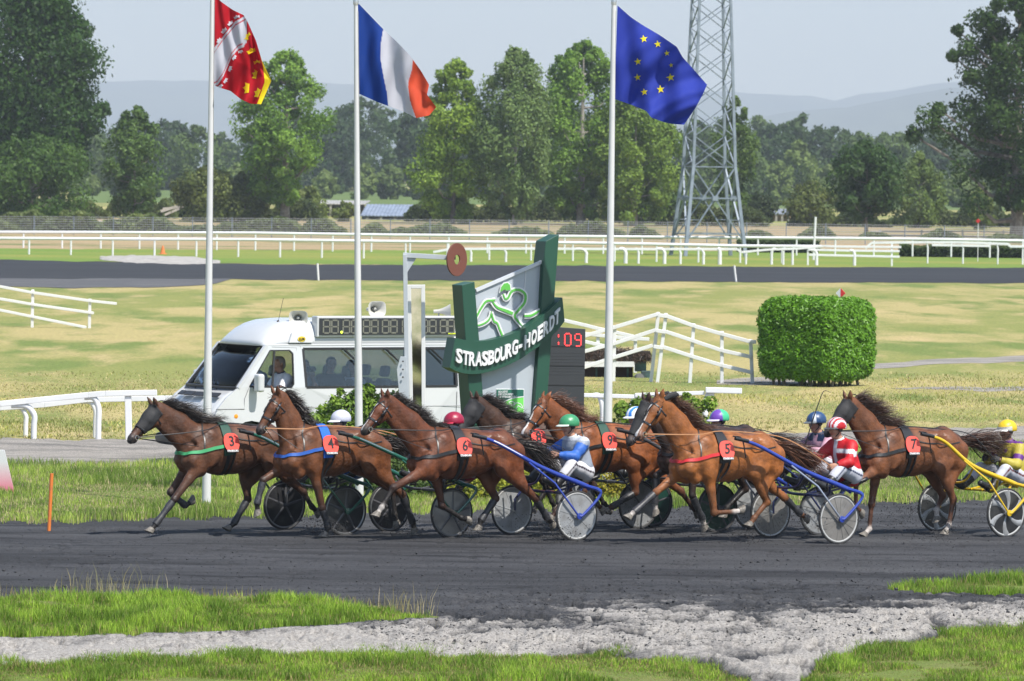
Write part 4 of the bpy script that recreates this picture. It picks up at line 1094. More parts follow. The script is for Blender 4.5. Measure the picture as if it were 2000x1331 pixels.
# pylon
def pylon():
    Y0 = 372.0; s = scl(Y0); c = at(1383, 500, Y0)
    root = empty("lattice_pylon", (c.x, Y0, 0), math.radians(12), "tall grey steel lattice pylon rising out of the top of the picture", "pylon")
    hw = lambda z: float(np.interp(z, [0, 5.4, 15.6, 34], [1.88, 1.30, .96, .62]))
    cx = lambda z: 0.0
    def corner(i, z): a = [(-1, -1), (1, -1), (1, 1), (-1, 1)][i]; return Vector((a[0] * hw(z), a[1] * hw(z), z))
    for i in range(4):
        mb = MB(); zs = [-.1, 5.4, 15.6, 34]
        mb.tube([corner(i, z) for z in zs], [.15, .12, .10, .08], 4, upv=Vector((1, 1, 0))); mb.build("leg", M_GALV, root)
    def strut(a, b, r, nm="brace"): mb = MB(); mb.bar(a, b, r, r * .7); mb.build(nm, M_GALV, root)
    for i in range(4):
        j = (i + 1) % 4
        for z in (1.35, 3.5, 5.4): strut(corner(i, z), corner(j, z), .10, "cross_strut")
        mid = (corner(i, 3.5) + corner(j, 3.5)) / 2
        for k in (i, j):
            strut(corner(k, 5.4), mid, .11); strut(mid, corner(k, .9), .11)
            q = (mid + corner(k, .9)) / 2; strut(q, corner(k, 2.2), .06)
        mb = MB(); mb.box(mid, (.35, .35, .3)); mb.build("gusset", M_GALV, root)
        z = 5.4
        while z < 33:
            h2 = hw(z) * 1.42
            strut(corner(i, z), corner(j, z + h2), .075); strut(corner(j, z), corner(i, z + h2), .075)
            z += h2
pylon()
# posts, stakes, markers
def post_thing(name, px, pyt, pyb, r, M, label, cat, Y=None, lean=None):
    g = G(px, pyb) if Y is None else at(px, pyb, Y)
    Y = g.y; t = at(px + (lean or 0), pyt, Y)
    mb = MB(); mb.tube([Vector((0, 0, -.05)), Vector((t.x - g.x, 0, t.z))], r, 10)
    o = mb.build(name, M, smooth=True); o.location = (g.x, g.y, 0); tag(o, label, cat); return o
M_ORANGE = mat("orange_plastic", (0.62, 0.17, 0.03), .5, noise=(14, (0.45, 0.14, 0.05), 4, .5, .7))
post_thing("marker_stake", 95, 925, 1042, .026, M_ORANGE, "thin orange stake standing at the edge of the black track", "stake", lean=6)
post_thing("marker_stake", 622, 515, 548, .05, M_WHITE, "short white stake in the far black track left of the second flagpole", "stake", lean=-2)
post_thing("marker_stake", 1438, 519, 551, .05, M_WHITE, "short white stake leaning in the far black track below the pylon", "stake", lean=-4)
def diamond(px, pyt, pyb, sz, label, tri=False, Y=None):
    g = G(px, pyb) if Y is None else at(px, pyb, Y); g.z = 0; t = at(px, pyt, g.y)
    root = empty("marker_post", g, math.radians(-20), label, "marker post")
    h = t.z
    mb = MB(); mb.tube([Vector((0, 0, -.05)), Vector((0, 0, h - sz * .2))], sz * .16, 8); mb.build("post", M_WHITE, root, smooth=True)
    mb = MB(); c = Vector((0, -sz * .17, h)); mb.prism([c + Vector((-sz, 0, 0)), c + Vector((0, 0, -sz)), c + Vector((0, 0, sz))], (0, -.03, 0)); mb.build("plate", M_WHITE if not tri else M_RED, root)
    mb = MB(); mb.prism([c + Vector((.004, 0, -sz)), c + Vector((sz + .004, 0, 0)), c + Vector((.004, 0, sz))], (0, -.03, 0)); mb.build("plate", M_RED, root)
diamond(1640, 573, 760, .12, "red and white diamond marker sticking up behind the clipped hedge", Y=149.5)
post_thing("marker_post", 1589, 424, 476, .07, M_WHITE, "tall white marker post with a knob right of the pylon", "marker post", Y=360, lean=4)
diamond(1910, 432, 478, .14, "thin marker post with a small red head near the right edge", tri=True, Y=362)
g = G(318, 489); mb = MB(); mb.lathe([(.001, .5), (.05, .48), (.15, .05), (.26, .04), (.26, 0), (.001, 0)], (0, 0, 0), (0, 0, 1), 16); o = mb.build("traffic_cone", M_ORANGE, smooth=True); o.location = (g.x, 352, 0); o.location.x = at(318, 485, 352).x; tag(o, "small orange cone between the two long white far rails", "cone")
# slanted board at the left edge
mb = MB(); Yb = 94.0
P_ = [at(-40, 878, Yb), at(8, 880, Yb), at(30, 976, Yb), at(-40, 980, Yb)]
for p in P_: p.z = max(p.z, 0)
org = at(0, 980, Yb); org.z = 0
mb.prism([p - org for p in P_], (0, .12, 0)); o = mb.build("advertising_board", mat("board_white_pink", (0.62, 0.62, 0.62), .5)); o.location = org
nt = o.active_material.node_tree; tcn = nt.nodes.new("ShaderNodeTexCoord"); sp = nt.nodes.new("ShaderNodeSeparateXYZ"); rp = nt.nodes.new("ShaderNodeValToRGB")
nt.links.new(tcn.outputs["Generated"], sp.inputs[0]); nt.links.new(sp.outputs["Z"], rp.inputs[0]); nt.links.new(rp.outputs[0], nt.nodes["Principled BSDF"].inputs["Base Color"])
rp.color_ramp.elements[0].color = (0.60, 0.10, 0.17, 1); rp.color_ramp.elements[0].position = .1; rp.color_ramp.elements[1].color = (0.55, 0.55, 0.55, 1); rp.color_ramp.elements[1].position = .75
tag(o, "pale grey and pink slanted board cut off by the left edge", "board")
# sheds far behind
def shed(px0, px1, yt, yb, Y, label, roofc, rise, wallc=(0.03, 0.028, 0.025)):
    a = at(px0, yb, Y); b = at(px1, yb, Y); s = scl(Y); cx_ = (a.x + b.x) / 2; w = b.x - a.x; top = at(px0, yt, Y).z; h = top - rise
    root = empty("shed", (cx_, Y, 0), 0, label, "shed")
    mb = MB(); mb.box((0, 3, h / 2), (w * .96, 5.5, h)); mb.build("wall", mat("shed_wall_%d" % px0, wallc, .9, noise=(1, tuple(v * 2.2 for v in wallc), 3, .4, .7)), root)
    M = mat("corrugated_%d" % px0, roofc, .5, noise=(1.2, tuple(v * .7 for v in roofc), 3, .4, .7))
    n = 30; VV = []; FF = []
    for i in range(n + 1):
        x = -w / 2 + w * i / n; zz = .05 * (i % 2)
        VV += [(x, -.5, h + .02 + zz), (x + w * .08, 6.3, h + rise + zz)]
    for i in range(n): FF.append((2 * i, 2 * i + 2, 2 * i + 3, 2 * i + 1))
    mb = MB(); mb.add(VV, FF); o = mb.build("roof", M, root); o.modifiers.new("s", 'SOLIDIFY').thickness = .08
    for i in range(4):
        mb = MB(); mb.box((-w / 2 + w * (i + .5) / 4, -.3, h / 2), (.22, .22, h)); mb.build("post", M_BARKP, root)
shed(704, 812, 400, 427, 600, "low shed with a blue grey corrugated roof behind the second flagpole", (0.22, 0.26, 0.33), 1.1, (0.12, 0.12, 0.13))
shed(606, 712, 392, 425, 640, "dark open shed with a thin pale roof left of the blue grey roof", (0.35, 0.33, 0.30), .35)
shed(1498, 1545, 409, 432, 640, "small grey roofed shed in the gap between the trees right of the pylon", (0.25, 0.27, 0.30), .5, (0.3, 0.22, 0.12))
for i, (x0, y0, x1, y1, w) in enumerate([(316, 412, 350, 401, .22), (330, 408, 364, 404, .16), (630, 424, 640, 446, .25), (322, 418, 352, 412, .2)]):
    pass
mb = MB(); Yd = 560
for (x0, y0, x1, y1, w) in [(314, 413, 352, 402, .25), (318, 408, 360, 404, .18), (322, 420, 350, 408, .2)]:
    mb.bar(at(x0, y0, Yd) - at(335, 425, Yd), at(x1, y1, Yd) - at(335, 425, Yd), w, w)
o = mb.build("timber_pile", mat("weathered_wood", (0.45, 0.42, 0.38), .8)); o.location = at(335, 425, Yd); tag(o, "pale leaning timber beams left of the first flagpole below the trees", "timber")
# brush harrow behind the right fence
def harrow():
    Y = 152.5; s = scl(Y); o0 = at(1205, 748, Y); root = empty("brush_harrow", (o0.x, Y, 0), 0, "old green steel harrow carrying a shaggy dark brown brush behind the white fence", "harrow")
    L = lambda px, py, d=0: at(px, py, Y) - Vector((o0.x, Y, 0)) + Vector((0, d, 0))
    n = 5200; t = RNG.uniform(0, 1, n); px = 1120 + 150 * t; top = np.interp(px, [1120, 1200, 1245, 1273], [686, 679, 684, 692]); bot = np.interp(px, [1120, 1235, 1250, 1273], [706, 706, 708, 702])
    py = top + (bot - top) * RNG.uniform(0, 1, n)
    R = np.array([L(a, b, RNG.uniform(-.3, .5)) for a, b in zip(px, py)])
    strands("brush", R, np.tile((.3, -.5, -.3), (n, 1)) + RNG.normal(0, .5, (n, 3)), .16, M_HAIR, root, n_seg=3, width=.012, wave=.01, colors=((0.035, 0.020, 0.014), (0.10, 0.055, 0.035)))
    MG = mat("harrow_green", (0.06, 0.13, 0.12), .7, noise=(4, (0.03, 0.05, 0.05), 3, .4, .6))
    mb = MB(); mb.box(L(1195, 694), (1.9, .55, .22)); mb.build("brush_core", mat("brush_core", (0.03, 0.02, 0.015), .9), root)
    for (x0, x1, y0, y1, d) in [(1240, 1262, 706, 726, 0), (1252, 1270, 724, 744, -.1)]:
        mb = MB(); a = L(x0, y0, d); b = L(x1, y1, d); mb.box((a + b) / 2, (abs(b.x - a.x), .3, abs(a.z - b.z))); bevel(mb.build("frame_box", MG, root), .02)
    for px in (1165, 1226):
        mb = MB(); mb.bar(L(px, 714), L(px, 744), .05, .05); mb.build("upright", MG, root)
    mb = MB(); a = L(1120, 716, .15); b = L(1236, 742, .15); mb.box((a + b) / 2, (abs(b.x - a.x), .06, abs(a.z - b.z))); mb.build("panel", mat("dark_red_mesh", (0.05, 0.028, 0.026), .8), root)
    mb = MB(); mb.bar(L(1120, 711, -.3), L(1238, 711, -.3), .12, .13); mb.build("beam", M_WHITE, root)
    mb = MB(); mb.tube([L(1120, 742, -.55), L(1212, 743, -.55)], .055, 10); mb.build("tube", M_WHITE, root, smooth=True)
    mb = MB(); mb.lathe([(.001, -.08), (.11, -.07), (.12, 0), (.11, .07), (.001, .08)], L(1248, 738, -.3), (0.4, -1, 0), 16); mb.build("wheel", mat("grey_tyre", (0.12, 0.12, 0.12), .8), root, smooth=True)
    mb = MB(); mb.lathe([(.001, -.05), (.07, -.04), (.07, .04), (.001, .05)], L(1287, 743, -.3), (0.4, -1, 0), 12); mb.build("wheel", mat("grey_tyre", (0.12, 0.12, 0.12), .8), root, smooth=True)
harrow()
# ================================================================== FLAGPOLES AND FLAGS
M_POLE = mat("white_lacquered_pole", (0.55, 0.55, 0.54), .3, noise=(2, (0.46, 0.47, 0.47), 4, .5, .75))
M_ALU2 = mat("pole_cap", (0.5, 0.5, 0.5), .3, metal=.8)
def flagpole(pt, pb, wt, wb, label, top=True):
    g = G(*pb); Y = g.y; t = at(*pt, Y)
    root = empty("flagpole", g, 0, label, "flagpole", "white flagpoles")
    v = Vector((t.x - g.x, 0, t.z))
    mb = MB(); n = 9
    mb.tube([v * (i / n) for i in range(n + 1)], [(wb + (wt - wb) * i / n) / 2 / scl(Y) for i in range(n + 1)], 20); mb.build("pole", M_POLE, root, smooth=True)
    mb = MB(); mb.lathe([(wb * .5 / scl(Y) + .02, 0), (wb * .5 / scl(Y) + .02, .05), (wb * .5 / scl(Y), .06)], (0, 0, .0), (0, 0, 1), 20); mb.build("base_collar", M_POLE, root, smooth=True)
    mb = MB(); mb.lathe([(.001, .06), (.03, .05), (.045, .0), (.04, -.06), (.001, -.07)], v, (0, 0, 1), 16); mb.build("cap", M_ALU2, root, smooth=True)
    mb = MB(); q = Vector((.055, -.02, 0)); mb.tube([q + v * .12, q + v * .98 + Vector((-.02, 0, 0))], .004, 4); mb.build("halyard", M_WIRE, root)
    mb = MB(); mb.box(v * .12 + Vector((.06, -.02, 0)), (.03, .05, .12)); mb.build("cleat", M_GALV, root)
    return root, g, v
PA = flagpole((415.5, -90), (403, 991), 7.5, 18, "white flagpole on the left carrying the red, white and yellow flag")
PB = flagpole((695.0, 2), (702, 985), 8, 17, "white flagpole in the middle carrying the French tricolour")
PC = flagpole((1199, 2), (1184.5, 978), 9, 19, "white flagpole on the right carrying the blue flag of stars")
class Cloth:
    """cloth stretched between four photographed edges, with folds in depth"""
    def __init__(s, L, R, T, B, Y, folds, puff=.25):
        rs = lambda p: resample([(x, y, 0) for x, y in p], 41)[:, :2]
        s.L, s.R, s.T, s.B = rs(L), rs(R), rs(T), rs(B); s.Y = Y; s.folds = folds; s.puff = puff
    def px(s, u, v):
        f = lambda A, t: np.stack([np.interp(t, np.linspace(0, 1, 41), A[:, i]) for i in (0, 1)], -1)
        u = np.asarray(u, float); v = np.asarray(v, float)
        U, V_ = u[..., None], v[..., None]
        c = (1 - V_) * f(s.T, u) + V_ * f(s.B, u) + (1 - U) * f(s.L, v) + U * f(s.R, v)
        c -= (1 - U) * (1 - V_) * s.T[0] + U * (1 - V_) * s.T[-1] + (1 - U) * V_ * s.B[0] + U * V_ * s.B[-1]
        return c
    def d(s, u, v):
        z = 0
        for (a, fu, fv, ph) in s.folds: z = z + a * np.sin(2 * np.pi * (fu * u + fv * v) + ph)
        return z * np.clip(np.asarray(u) * 5, 0, 1)
    def pt(s, u, v, off=0.0):
        c = s.px(u, v); x = c[..., 0]; y = c[..., 1]; Y = s.Y + s.d(u, v) - off
        dx = _f.x + _r.x * (x - 1000) / FPX - _u.x * (y - 665.5) / FPX
        dy = _f.y + _r.y * (x - 1000) / FPX - _u.y * (y - 665.5) / FPX
        dz = _f.z + _r.z * (x - 1000) / FPX - _u.z * (y - 665.5) / FPX
        t = Y / dy
        return np.stack([t * dx, t * dy, CAM_H + t * dz], -1)
M_CLOTH = attr_mat("flag_cloth", "tint", rough=.75, spec=.15, transl=.35, bump=(9, .25, .01))
def flag(name, cl, colf, label, nu=110, nv=80, off0=None):
    u, v = np.meshgrid(np.linspace(0, 1, nu), np.linspace(0, 1, nv), indexing='ij')
    P = cl.pt(u, v); org = P[0, -1].copy()
    V = P.reshape(-1, 3) - org
    i = np.arange(nu * nv).reshape(nu, nv); F = np.stack([i[:-1, :-1], i[1:, :-1], i[1:, 1:], i[:-1, 1:]], -1).reshape(-1, 4)
    C = colf(u.ravel(), v.ravel())
    o = np_mesh(name, V, F, M_CLOTH, smooth=True, attrs={"tint": ('FLOAT_COLOR', 'POINT', col4(C))}); o.location = org
    tag(o, label, "flag"); return o, org
def emblem(name, cl, poly, c, parent, org, off=.012, sub=4):
    """flat printed shape that follows the cloth: polygon in (u, v)"""
    poly = np.array(poly, float); n = len(poly); cen = poly.mean(0)
    VV = [cen]; rings = []
    for k in range(1, sub + 1):
        for p in poly: VV.append(cen + (p - cen) * k / sub)
    VV = np.array(VV); P3 = cl.pt(VV[:, 0], VV[:, 1], off) - org
    F = [(0, 1 + i, 1 + (i + 1) % n) for i in range(n)]
    for k in range(1, sub):
        for i in range(n):
            j = (i + 1) % n; F.append((1 + (k - 1) * n + i, 1 + k * n + i, 1 + k * n + j, 1 + (k - 1) * n + j))
    C = np.tile(c, (len(VV), 1))
    o = np_mesh(name, P3, F, M_CLOTH, parent=parent, attrs={"tint": ('FLOAT_COLOR', 'POINT', col4(C))}); return o
FY = PA[1].y
# --- French flag
cl = Cloth([(697, 4), (698, 60), (698, 125), (700, 183)], [(838, 166), (834, 185), (843, 198), (852, 210)], [(697, 4), (722, 30), (745, 54), (775, 82), (800, 108), (823, 140), (838, 166)], [(700, 183), (738, 200), (765, 210), (790, 219), (812, 231), (838, 226), (852, 210)], PB[1].y, [(.10, 1.3, .55, .3), (.05, 2.6, -.4, 1.2), (.02, 5, 1.5, 0)])
def fr(u, v):
    C = np.tile((.50, .50, .56), (len(u), 1)); a = .345 - .03 * np.sin(v * 5); C[u < a] = (.012, .045, .24); C[u > .70 + .03 * np.sin(v * 6 + 1)] = (.56, .075, .035); return C
flag("french_flag", cl, fr, "French tricolour of blue, white and faded red flying from the middle flagpole")
# --- European flag
cl = Cloth([(1206, 11), (1204, 70), (1202, 130), (1201, 194)], [(1381, 166), (1372, 186), (1358, 212), (1336, 244)], [(1206, 11), (1232, 34), (1256, 50), (1290, 70), (1322, 92), (1333, 112), (1352, 133), (1381, 166)], [(1201, 194), (1236, 206), (1262, 217), (1272, 230), (1300, 240), (1318, 243), (1336, 244)], PC[1].y, [(.12, 1.4, .9, .2), (.06, 2.3, -.7, 1.9), (.025, 4.5, 2.4, 0)])
fo, org = flag("european_flag", cl, lambda u, v: np.tile((.030, .050, .34), (len(u), 1)), "blue flag with a ring of yellow stars flying from the right flagpole")
def uv_of(cl, x, y):
    u, v = .5, .5; g = np.stack(np.meshgrid(np.linspace(0, 1, 60), np.linspace(0, 1, 60), indexing='ij'), -1); c = cl.px(g[..., 0], g[..., 1]); d = ((c - (x, y)) ** 2).sum(-1); k = np.unravel_index(d.argmin(), d.shape); return g[k]
for (x, y, r) in [(1258, 77, 8), (1286, 86, 7.5), (1303, 104, 6), (1312, 128, 5), (1310, 152, 8.5), (1291, 175, 8.5), (1259, 180, 7.5), (1246, 152, 7.5), (1246, 120, 7.5)]:
    pts = []
    for k in range(10):
        a = math.pi / 2 + k * math.pi / 5 + .15; rr = r if k % 2 == 0 else r * .4
        pts.append(uv_of(cl, x, y) + (np.array([rr * math.cos(a) / 150.0, -rr * math.sin(a) / 165.0]) + np.array([0, -.0])) * np.array([1.0, 1.0]) + np.array([0, 0]))
    # turn a pixel star into cloth coordinates
    u0, v0 = uv_of(cl, x, y); e = .01
    Jm = np.stack([(cl.px(u0 + e, v0) - cl.px(u0 - e, v0)) / (2 * e), (cl.px(u0, v0 + e) - cl.px(u0, v0 - e)) / (2 * e)], -1); Ji = np.linalg.inv(Jm)
    pts = [np.array((u0, v0)) + Ji @ np.array(((r if k % 2 == 0 else r * .4) * math.cos(math.pi / 2 + k * math.pi / 5 + .15), -(r if k % 2 == 0 else r * .4) * math.sin(math.pi / 2 + k * math.pi / 5 + .15))) for k in range(10)]
    emblem("star", cl, pts, (.80, .68, .03), fo, org)
# --- Alsace flag: red with a white band edged by crowns, yellow crowns at the fly
cl = Cloth([(416, -14), (415, 60), (414, 120), (413, 165)], [(500, 80), (512, 120), (530, 158), (510, 204)], [(416, -14), (432, 4), (455, 20), (476, 30), (484, 44), (500, 80)], [(413, 165), (430, 172), (450, 178), (470, 194), (490, 203), (510, 204)], FY, [(.09, 1.2, .5, .6), (.07, 2.2, .9, 2.2), (.03, 4, -1, 0)])
def als(u, v):
    R_ = np.array((.42, .010, .020)); Wt = np.array((.50, .50, .56)); Ye = np.array((.78, .58, .015))
    C = np.tile(R_, (len(u), 1)); c = cl.px(u, v); x, y = c[:, 0], c[:, 1]
    lo = np.interp(x, [413, 420, 440, 460, 478, 484], [112, 92, 66, 42, 32, 28]); hi = np.interp(x, [413, 425, 436, 452, 466, 476, 480], [172, 166, 150, 112, 96, 92, 84])
    w = (y > lo) & (y < hi) & (x < 482); C[w] = Wt
    C[(np.abs(y - lo - 7) < 1.3) & (x < 482)] = R_; C[(np.abs(y - hi + 7) < 1.3) & (x < 474)] = R_
    C[(x > 484 + .24 * (y - 30)) & (y < 92) & (x > 482)] = R_
    edge = np.interp(y, [20, 60, 100, 130, 160, 210], [476, 496, 506, 514, 517, 500]); C[(x > edge)] = Ye
    return C
fo, org = flag("alsace_flag", cl, als, "red and white flag with yellow crowns flying from the left flagpole", 150, 120)
def crown(cx_, cy_, sz, ang, c, flip=1):
    base = [(-1, .45), (1, .45), (1, .1), (1.15, -.55), (.75, -.2), (.5, -.1), (.45, -.5), (.18, -.65), (0, -1.0), (-.18, -.65), (-.45, -.5), (-.5, -.1), (-.75, -.2), (-1.15, -.55), (-1, .1)]
    u0, v0 = uv_of(cl, cx_, cy_); e = .01
    Jm = np.stack([(cl.px(u0 + e, v0) - cl.px(u0 - e, v0)) / (2 * e), (cl.px(u0, v0 + e) - cl.px(u0, v0 - e)) / (2 * e)], -1); Ji = np.linalg.inv(Jm)
    ca, sa = math.cos(ang), math.sin(ang)
    pts = [np.array((u0, v0)) + Ji @ np.array(((x * ca - y * sa * flip) * sz, (x * sa + y * ca * flip) * sz)) for x, y in base]
    pts = [np.clip(p, 0, 1) for p in pts]
    emblem("crown", cl, pts, c, fo, org, off=.014, sub=2)
for (x, y, s_, a) in [(485, 70, 7, -1.0), (492, 100, 7, -.4), (484, 172, 9, -1.5), (500, 145, 8, -1.2), (503, 182, 8, -1.2), (502, 122, 6, -.2)]: crown(x, y, s_, a, (.78, .58, .015))
for (x, y, s_, a) in [(419, 96, 5, -.95), (428, 80, 5, -.95), (438, 60, 6, -.8), (450, 46, 5.5, -.7), (464, 34, 5.5, -.35)]: crown(x, y, s_, a, (.58, .58, .64))
for (x, y, s_, a) in [(430, 168, 5, -.6), (441, 158, 5, -1.0), (449, 136, 5, -1.2), (458, 112, 5, -.9), (470, 102, 4.5, -.3)]: crown(x, y, s_, a + math.pi, (.58, .58, .64))
# ================================================================== PEOPLE
def unit(v): v = np.array(v, float); return v / (np.linalg.norm(v) + 1e-12)
def hand_prims(w, d, pn, side, curl=0.9, skin=(0.5, 0.3, 0.22), s=1.0):
    """w wrist, d forearm direction, pn direction the palm faces; thumb towards side*cross"""
    d = unit(d); pn = unit(np.array(pn) - d * np.dot(pn, d)); r = np.cross(d, pn) * side      # r points to the thumb side
    P = []
    A = lambda *a, **k: P.append(Pr(*a, col=skin, **k))
    A(w - d * .02, w + d * .03, .026 * s, .027 * s, k=.015, sy=.72, n=pn)
    for i in range(4):
        o = (1.5 - i) * .0185 * s
        k0 = w + d * (.082 - .006 * abs(i - 1)) * s + r * o
        A(w + d * .02 + r * o * .7, k0, .0155 * s, .0125 * s, k=.012)
        L = (.040, .044, .041, .032)[i] * s
        a = curl * (0.85 + .08 * i)
        p0 = k0; an = a * .75
        for sg, f in enumerate((1.0, .68, .52)):
            dr = d * math.cos(an) + pn * math.sin(an)
            p1 = p0 + dr * L * f
            A(p0, p1, (.0100 - .0008 * sg) * s, (.0094 - .0008 * sg) * s, k=.004)
            p0 = p1; an += a
    t0 = w + d * .025 + r * .020 * s; t1 = t0 + unit(d * .7 + r * .75 + pn * .25) * .040 * s; t2 = t1 + unit(d * .9 + pn * (.3 + .4 * curl) + r * .05) * .034 * s; t3 = t2 + unit(d * .6 + pn * .8 * curl - r * .3) * .026 * s
    A(t0, t1, .0150 * s, .0125 * s, k=.012); A(t1, t2, .0118 * s, .0108 * s, k=.004); A(t2, t3, .0108 * s, .0085 * s, k=.004)
    return P
def head_prims(h, f, u, skin, lip=None, hair=None):
    """h head centre, f facing, u up"""
    f = unit(f); u = unit(np.array(u) - f * np.dot(u, f)); s_ = np.cross(u, f)
    q = lambda a, b, c=0: h + f * a + u * b + s_ * c
    S = np.array(skin); lip = np.array(lip if lip is not None else S * (0.85, .6, .6))
    P = []
    A = lambda a, b, ra, rb=None, k=.02, sy=1, n=None, col=S: P.append(Pr(a, b, ra, rb, k=k, sy=sy, n=s_ if n is None else n, col=col))
    A(q(-.022, .035), q(.02, .03), .094, .088, sy=.83)
    A(q(.035, -.02), q(.050, -.075), .062, .036, k=.03, sy=.95)         # face to chin
    A(q(.0, -.05), q(.045, -.082), .055, .030, k=.03, sy=1.0)            # jaw
    A(q(.060, -.090), None, .024, k=.015)                                 # chin
    A(q(.075, .048, .0), None, .035, k=.03, sy=1.3)                       # brow
    for c in (-1, 1):
        A(q(.078, .030, c * .024), q(.070, .034, c * .045), .014, .012, k=.012)   # brow ridge
        A(q(.068, -.022, c * .036), None, .024, k=.02)                    # cheek
        A(q(-.005, -.002, c * .078), q(-.012, .022, c * .084), .015, .017, k=.006, sy=1, n=f)   # ear
    A(q(.090, .020), q(.112, -.018), .009, .014, k=.010)                   # nose
    for c in (-1, 1): A(q(.098, -.022, c * .010), None, .009, k=.006)
    A(q(.088, -.047, -.014), q(.088, -.047, .014), .0085, k=.006, col=lip)
    A(q(.084, -.057, -.012), q(.084, -.057, .012), .0085, k=.006, col=lip)
    return P, dict(h=h, f=f, u=u, s=s_, q=q)
def limb(P, a, b, ra, rb, bulge=None, k=.03, col=None):
    P.append(Pr(a, b, ra, rb, k=k, col=col))
    if bulge:
        t, r, off = bulge
        c = a * (1 - t) + b * t + np.array(off); e = (b - a) * .16
        P.append(Pr(c - e, c + e, r * .93, r * .93, k=.05, col=col))
def person(parent_loc, rz, J, O, label, cat="person", group=None, detail=1.0):
    """J joints in the local frame, O outfit"""
    root = empty("person", parent_loc, rz, label, cat, group)
    skin = np.array(O['skin'])
    g = lambda k: np.array(J[k], float)
    # --- continuous body
    B = []
    hip = (g('hipL') + g('hipR')) / 2; ch = g('chest'); nk = g('neck')
    L = unit(g('shL') - g('shR'))
    tz = .86
    torso = []
    torso.append(Pr(hip, hip * .45 + ch * .55, .125, .125, k=.06, sy=1.28, n=L, col=skin))
    torso.append(Pr(hip * .35 + ch * .65, ch, .130, .135, k=.06, sy=1.32, n=L, col=skin))
    torso.append(Pr(g('shL'), g('shR'), .070, .070, k=.07, col=skin))
    torso.append(Pr(ch, nk, .11, .055, k=.06, sy=1.2, n=L, col=skin))
    hipp = [Pr(g('hipL'), g('hipR'), .115, .115, k=.05, col=skin)]
    arms, fore, legs, shins, feet = [], [], [], [], []
    for s in 'LR':
        limb(arms, g('sh' + s), g('el' + s), .058, .045, (.35, .058, (0, 0, 0)), col=skin)
        limb(fore, g('el' + s), g('wr' + s), .044, .029, (.28, .046, (0, 0, 0)), col=skin)
        limb(legs, g('hip' + s), g('kn' + s), .098, .060, (.4, .088, (0, 0, 0)), col=skin)
        kk, ak = g('kn' + s), g('an' + s)
        limb(shins, kk, ak, .058, .040, (.28, .060, (0, 0, 0)), col=skin)
        feet.append(Pr(ak, g('to' + s) * .25 + ak * .75, .046, .042, k=.03, col=skin)); feet.append(Pr(g('to' + s) * .25 + ak * .75, g('to' + s), .042, .030, k=.03, col=skin))
    neck = [Pr(nk, g('head') + np.array((0, 0, -.04)), .056, .054, k=.03, col=skin)]
    hp, H = head_prims(g('head'), J['face'], J.get('up', (0, 0, 1)), skin)
    allp = torso + hipp + arms + fore + legs + shins + feet + neck
    V1, F1 = body_mesh(allp, .022, sm=1)
    C1 = prim_cols(allp, V1)
    V2, F2 = body_mesh(neck + hp, .0075, sm=1)
    C2 = prim_cols(neck + hp, V2, w=.004)
    Vs, Fs, Cs = [V1, V2], [F1, F2], [C1, C2]
    hcol = np.array(O.get('glove', O['skin']))
    for s, sd in (('L', 1), ('R', -1)):
        w = g('wr' + s); d = unit(J.get('hd' + s, w - g('el' + s)))
        pr = hand_prims(w, d, J.get('palm' + s, (0, 0, -1)), J.get('th' + s, sd), J.get('curl', 1.05), hcol, 1.05)
        V3, F3 = body_mesh(pr, .0058, sm=1); Vs.append(V3); Fs.append(F3); Cs.append(np.tile(hcol, (len(V3), 1)))
    b = 0; FF = []
    for v, f in zip(Vs, Fs): FF.append(f + b); b += len(v)
    np_mesh("body", np.concatenate(Vs), np.concatenate(FF), M_SKIN, parent=root, smooth=True, attrs={"tint": ('FLOAT_COLOR', 'POINT', col4(np.concatenate(Cs)))})
    for c in (-1, 1):
        mb = MB(); mb.lathe([(.001, -.011), (.009, -.006), (.011, 0), (.009, .006), (.001, .011)], H['q'](.074, .016, c * .030), H['f'], 10)
        mb.build("eye", mat("person_eye", (0.03, 0.02, 0.015), .2), root, smooth=True)
    fold = lambda amp, sc=9: (lambda P: amp * (fbm(P[:, 0] * sc + P[:, 1] * 5, P[:, 2] * sc - P[:, 1] * 4, 3) - .5) * 2)
    # --- clothes: same limbs, slightly larger
    jk = torso + arms + ([] if O.get('short') else fore) + [Pr(hip * .75 + ch * .25, hip, .145, .150, k=.05, sy=1.3, n=L)]
    if O.get('short'): jk = [p for p in jk if True]
    trim = g('wrL')
    Vj, Fj = body_mesh(jk, .015, infl=O.get('puff', .018), noise=fold(.010, 8), sm=1)
    # open the jacket at neck and cuffs
    cut = np.zeros(len(Vj), bool)
    for s in 'LR':
        wr, el = g('wr' + s), g('el' + s)
        if O.get('short'):
            dd = unit(el - g('sh' + s)); cut |= ((Vj - (g('sh' + s) * .35 + el * .65)) @ dd > 0) & (np.linalg.norm(Vj - el, axis=1) < .17)
        else:
            dd = unit(wr - el); cut |= ((Vj - wr) @ dd > -.015) & (np.linalg.norm(Vj - wr, axis=1) < .10)
    nd = unit(g('head') - nk); cut |= ((Vj - nk) @ nd > .035) & (np.linalg.norm(Vj - nk, axis=1) < .16)
    fk = ~cut[Fj].any(1)
    used = np.unique(Fj[fk]); mp_ = -np.ones(len(Vj), int); mp_[used] = np.arange(len(used))
    Cj = O['jacket'](Vj, J)
    np_mesh("jacket", Vj[used], mp_[Fj[fk]], attr_mat("silks", "tint", rough=.55, spec=.35, bump=(28, .5, .012)), parent=root, smooth=True, attrs={"tint": ('FLOAT_COLOR', 'POINT', col4(Cj[used]))})
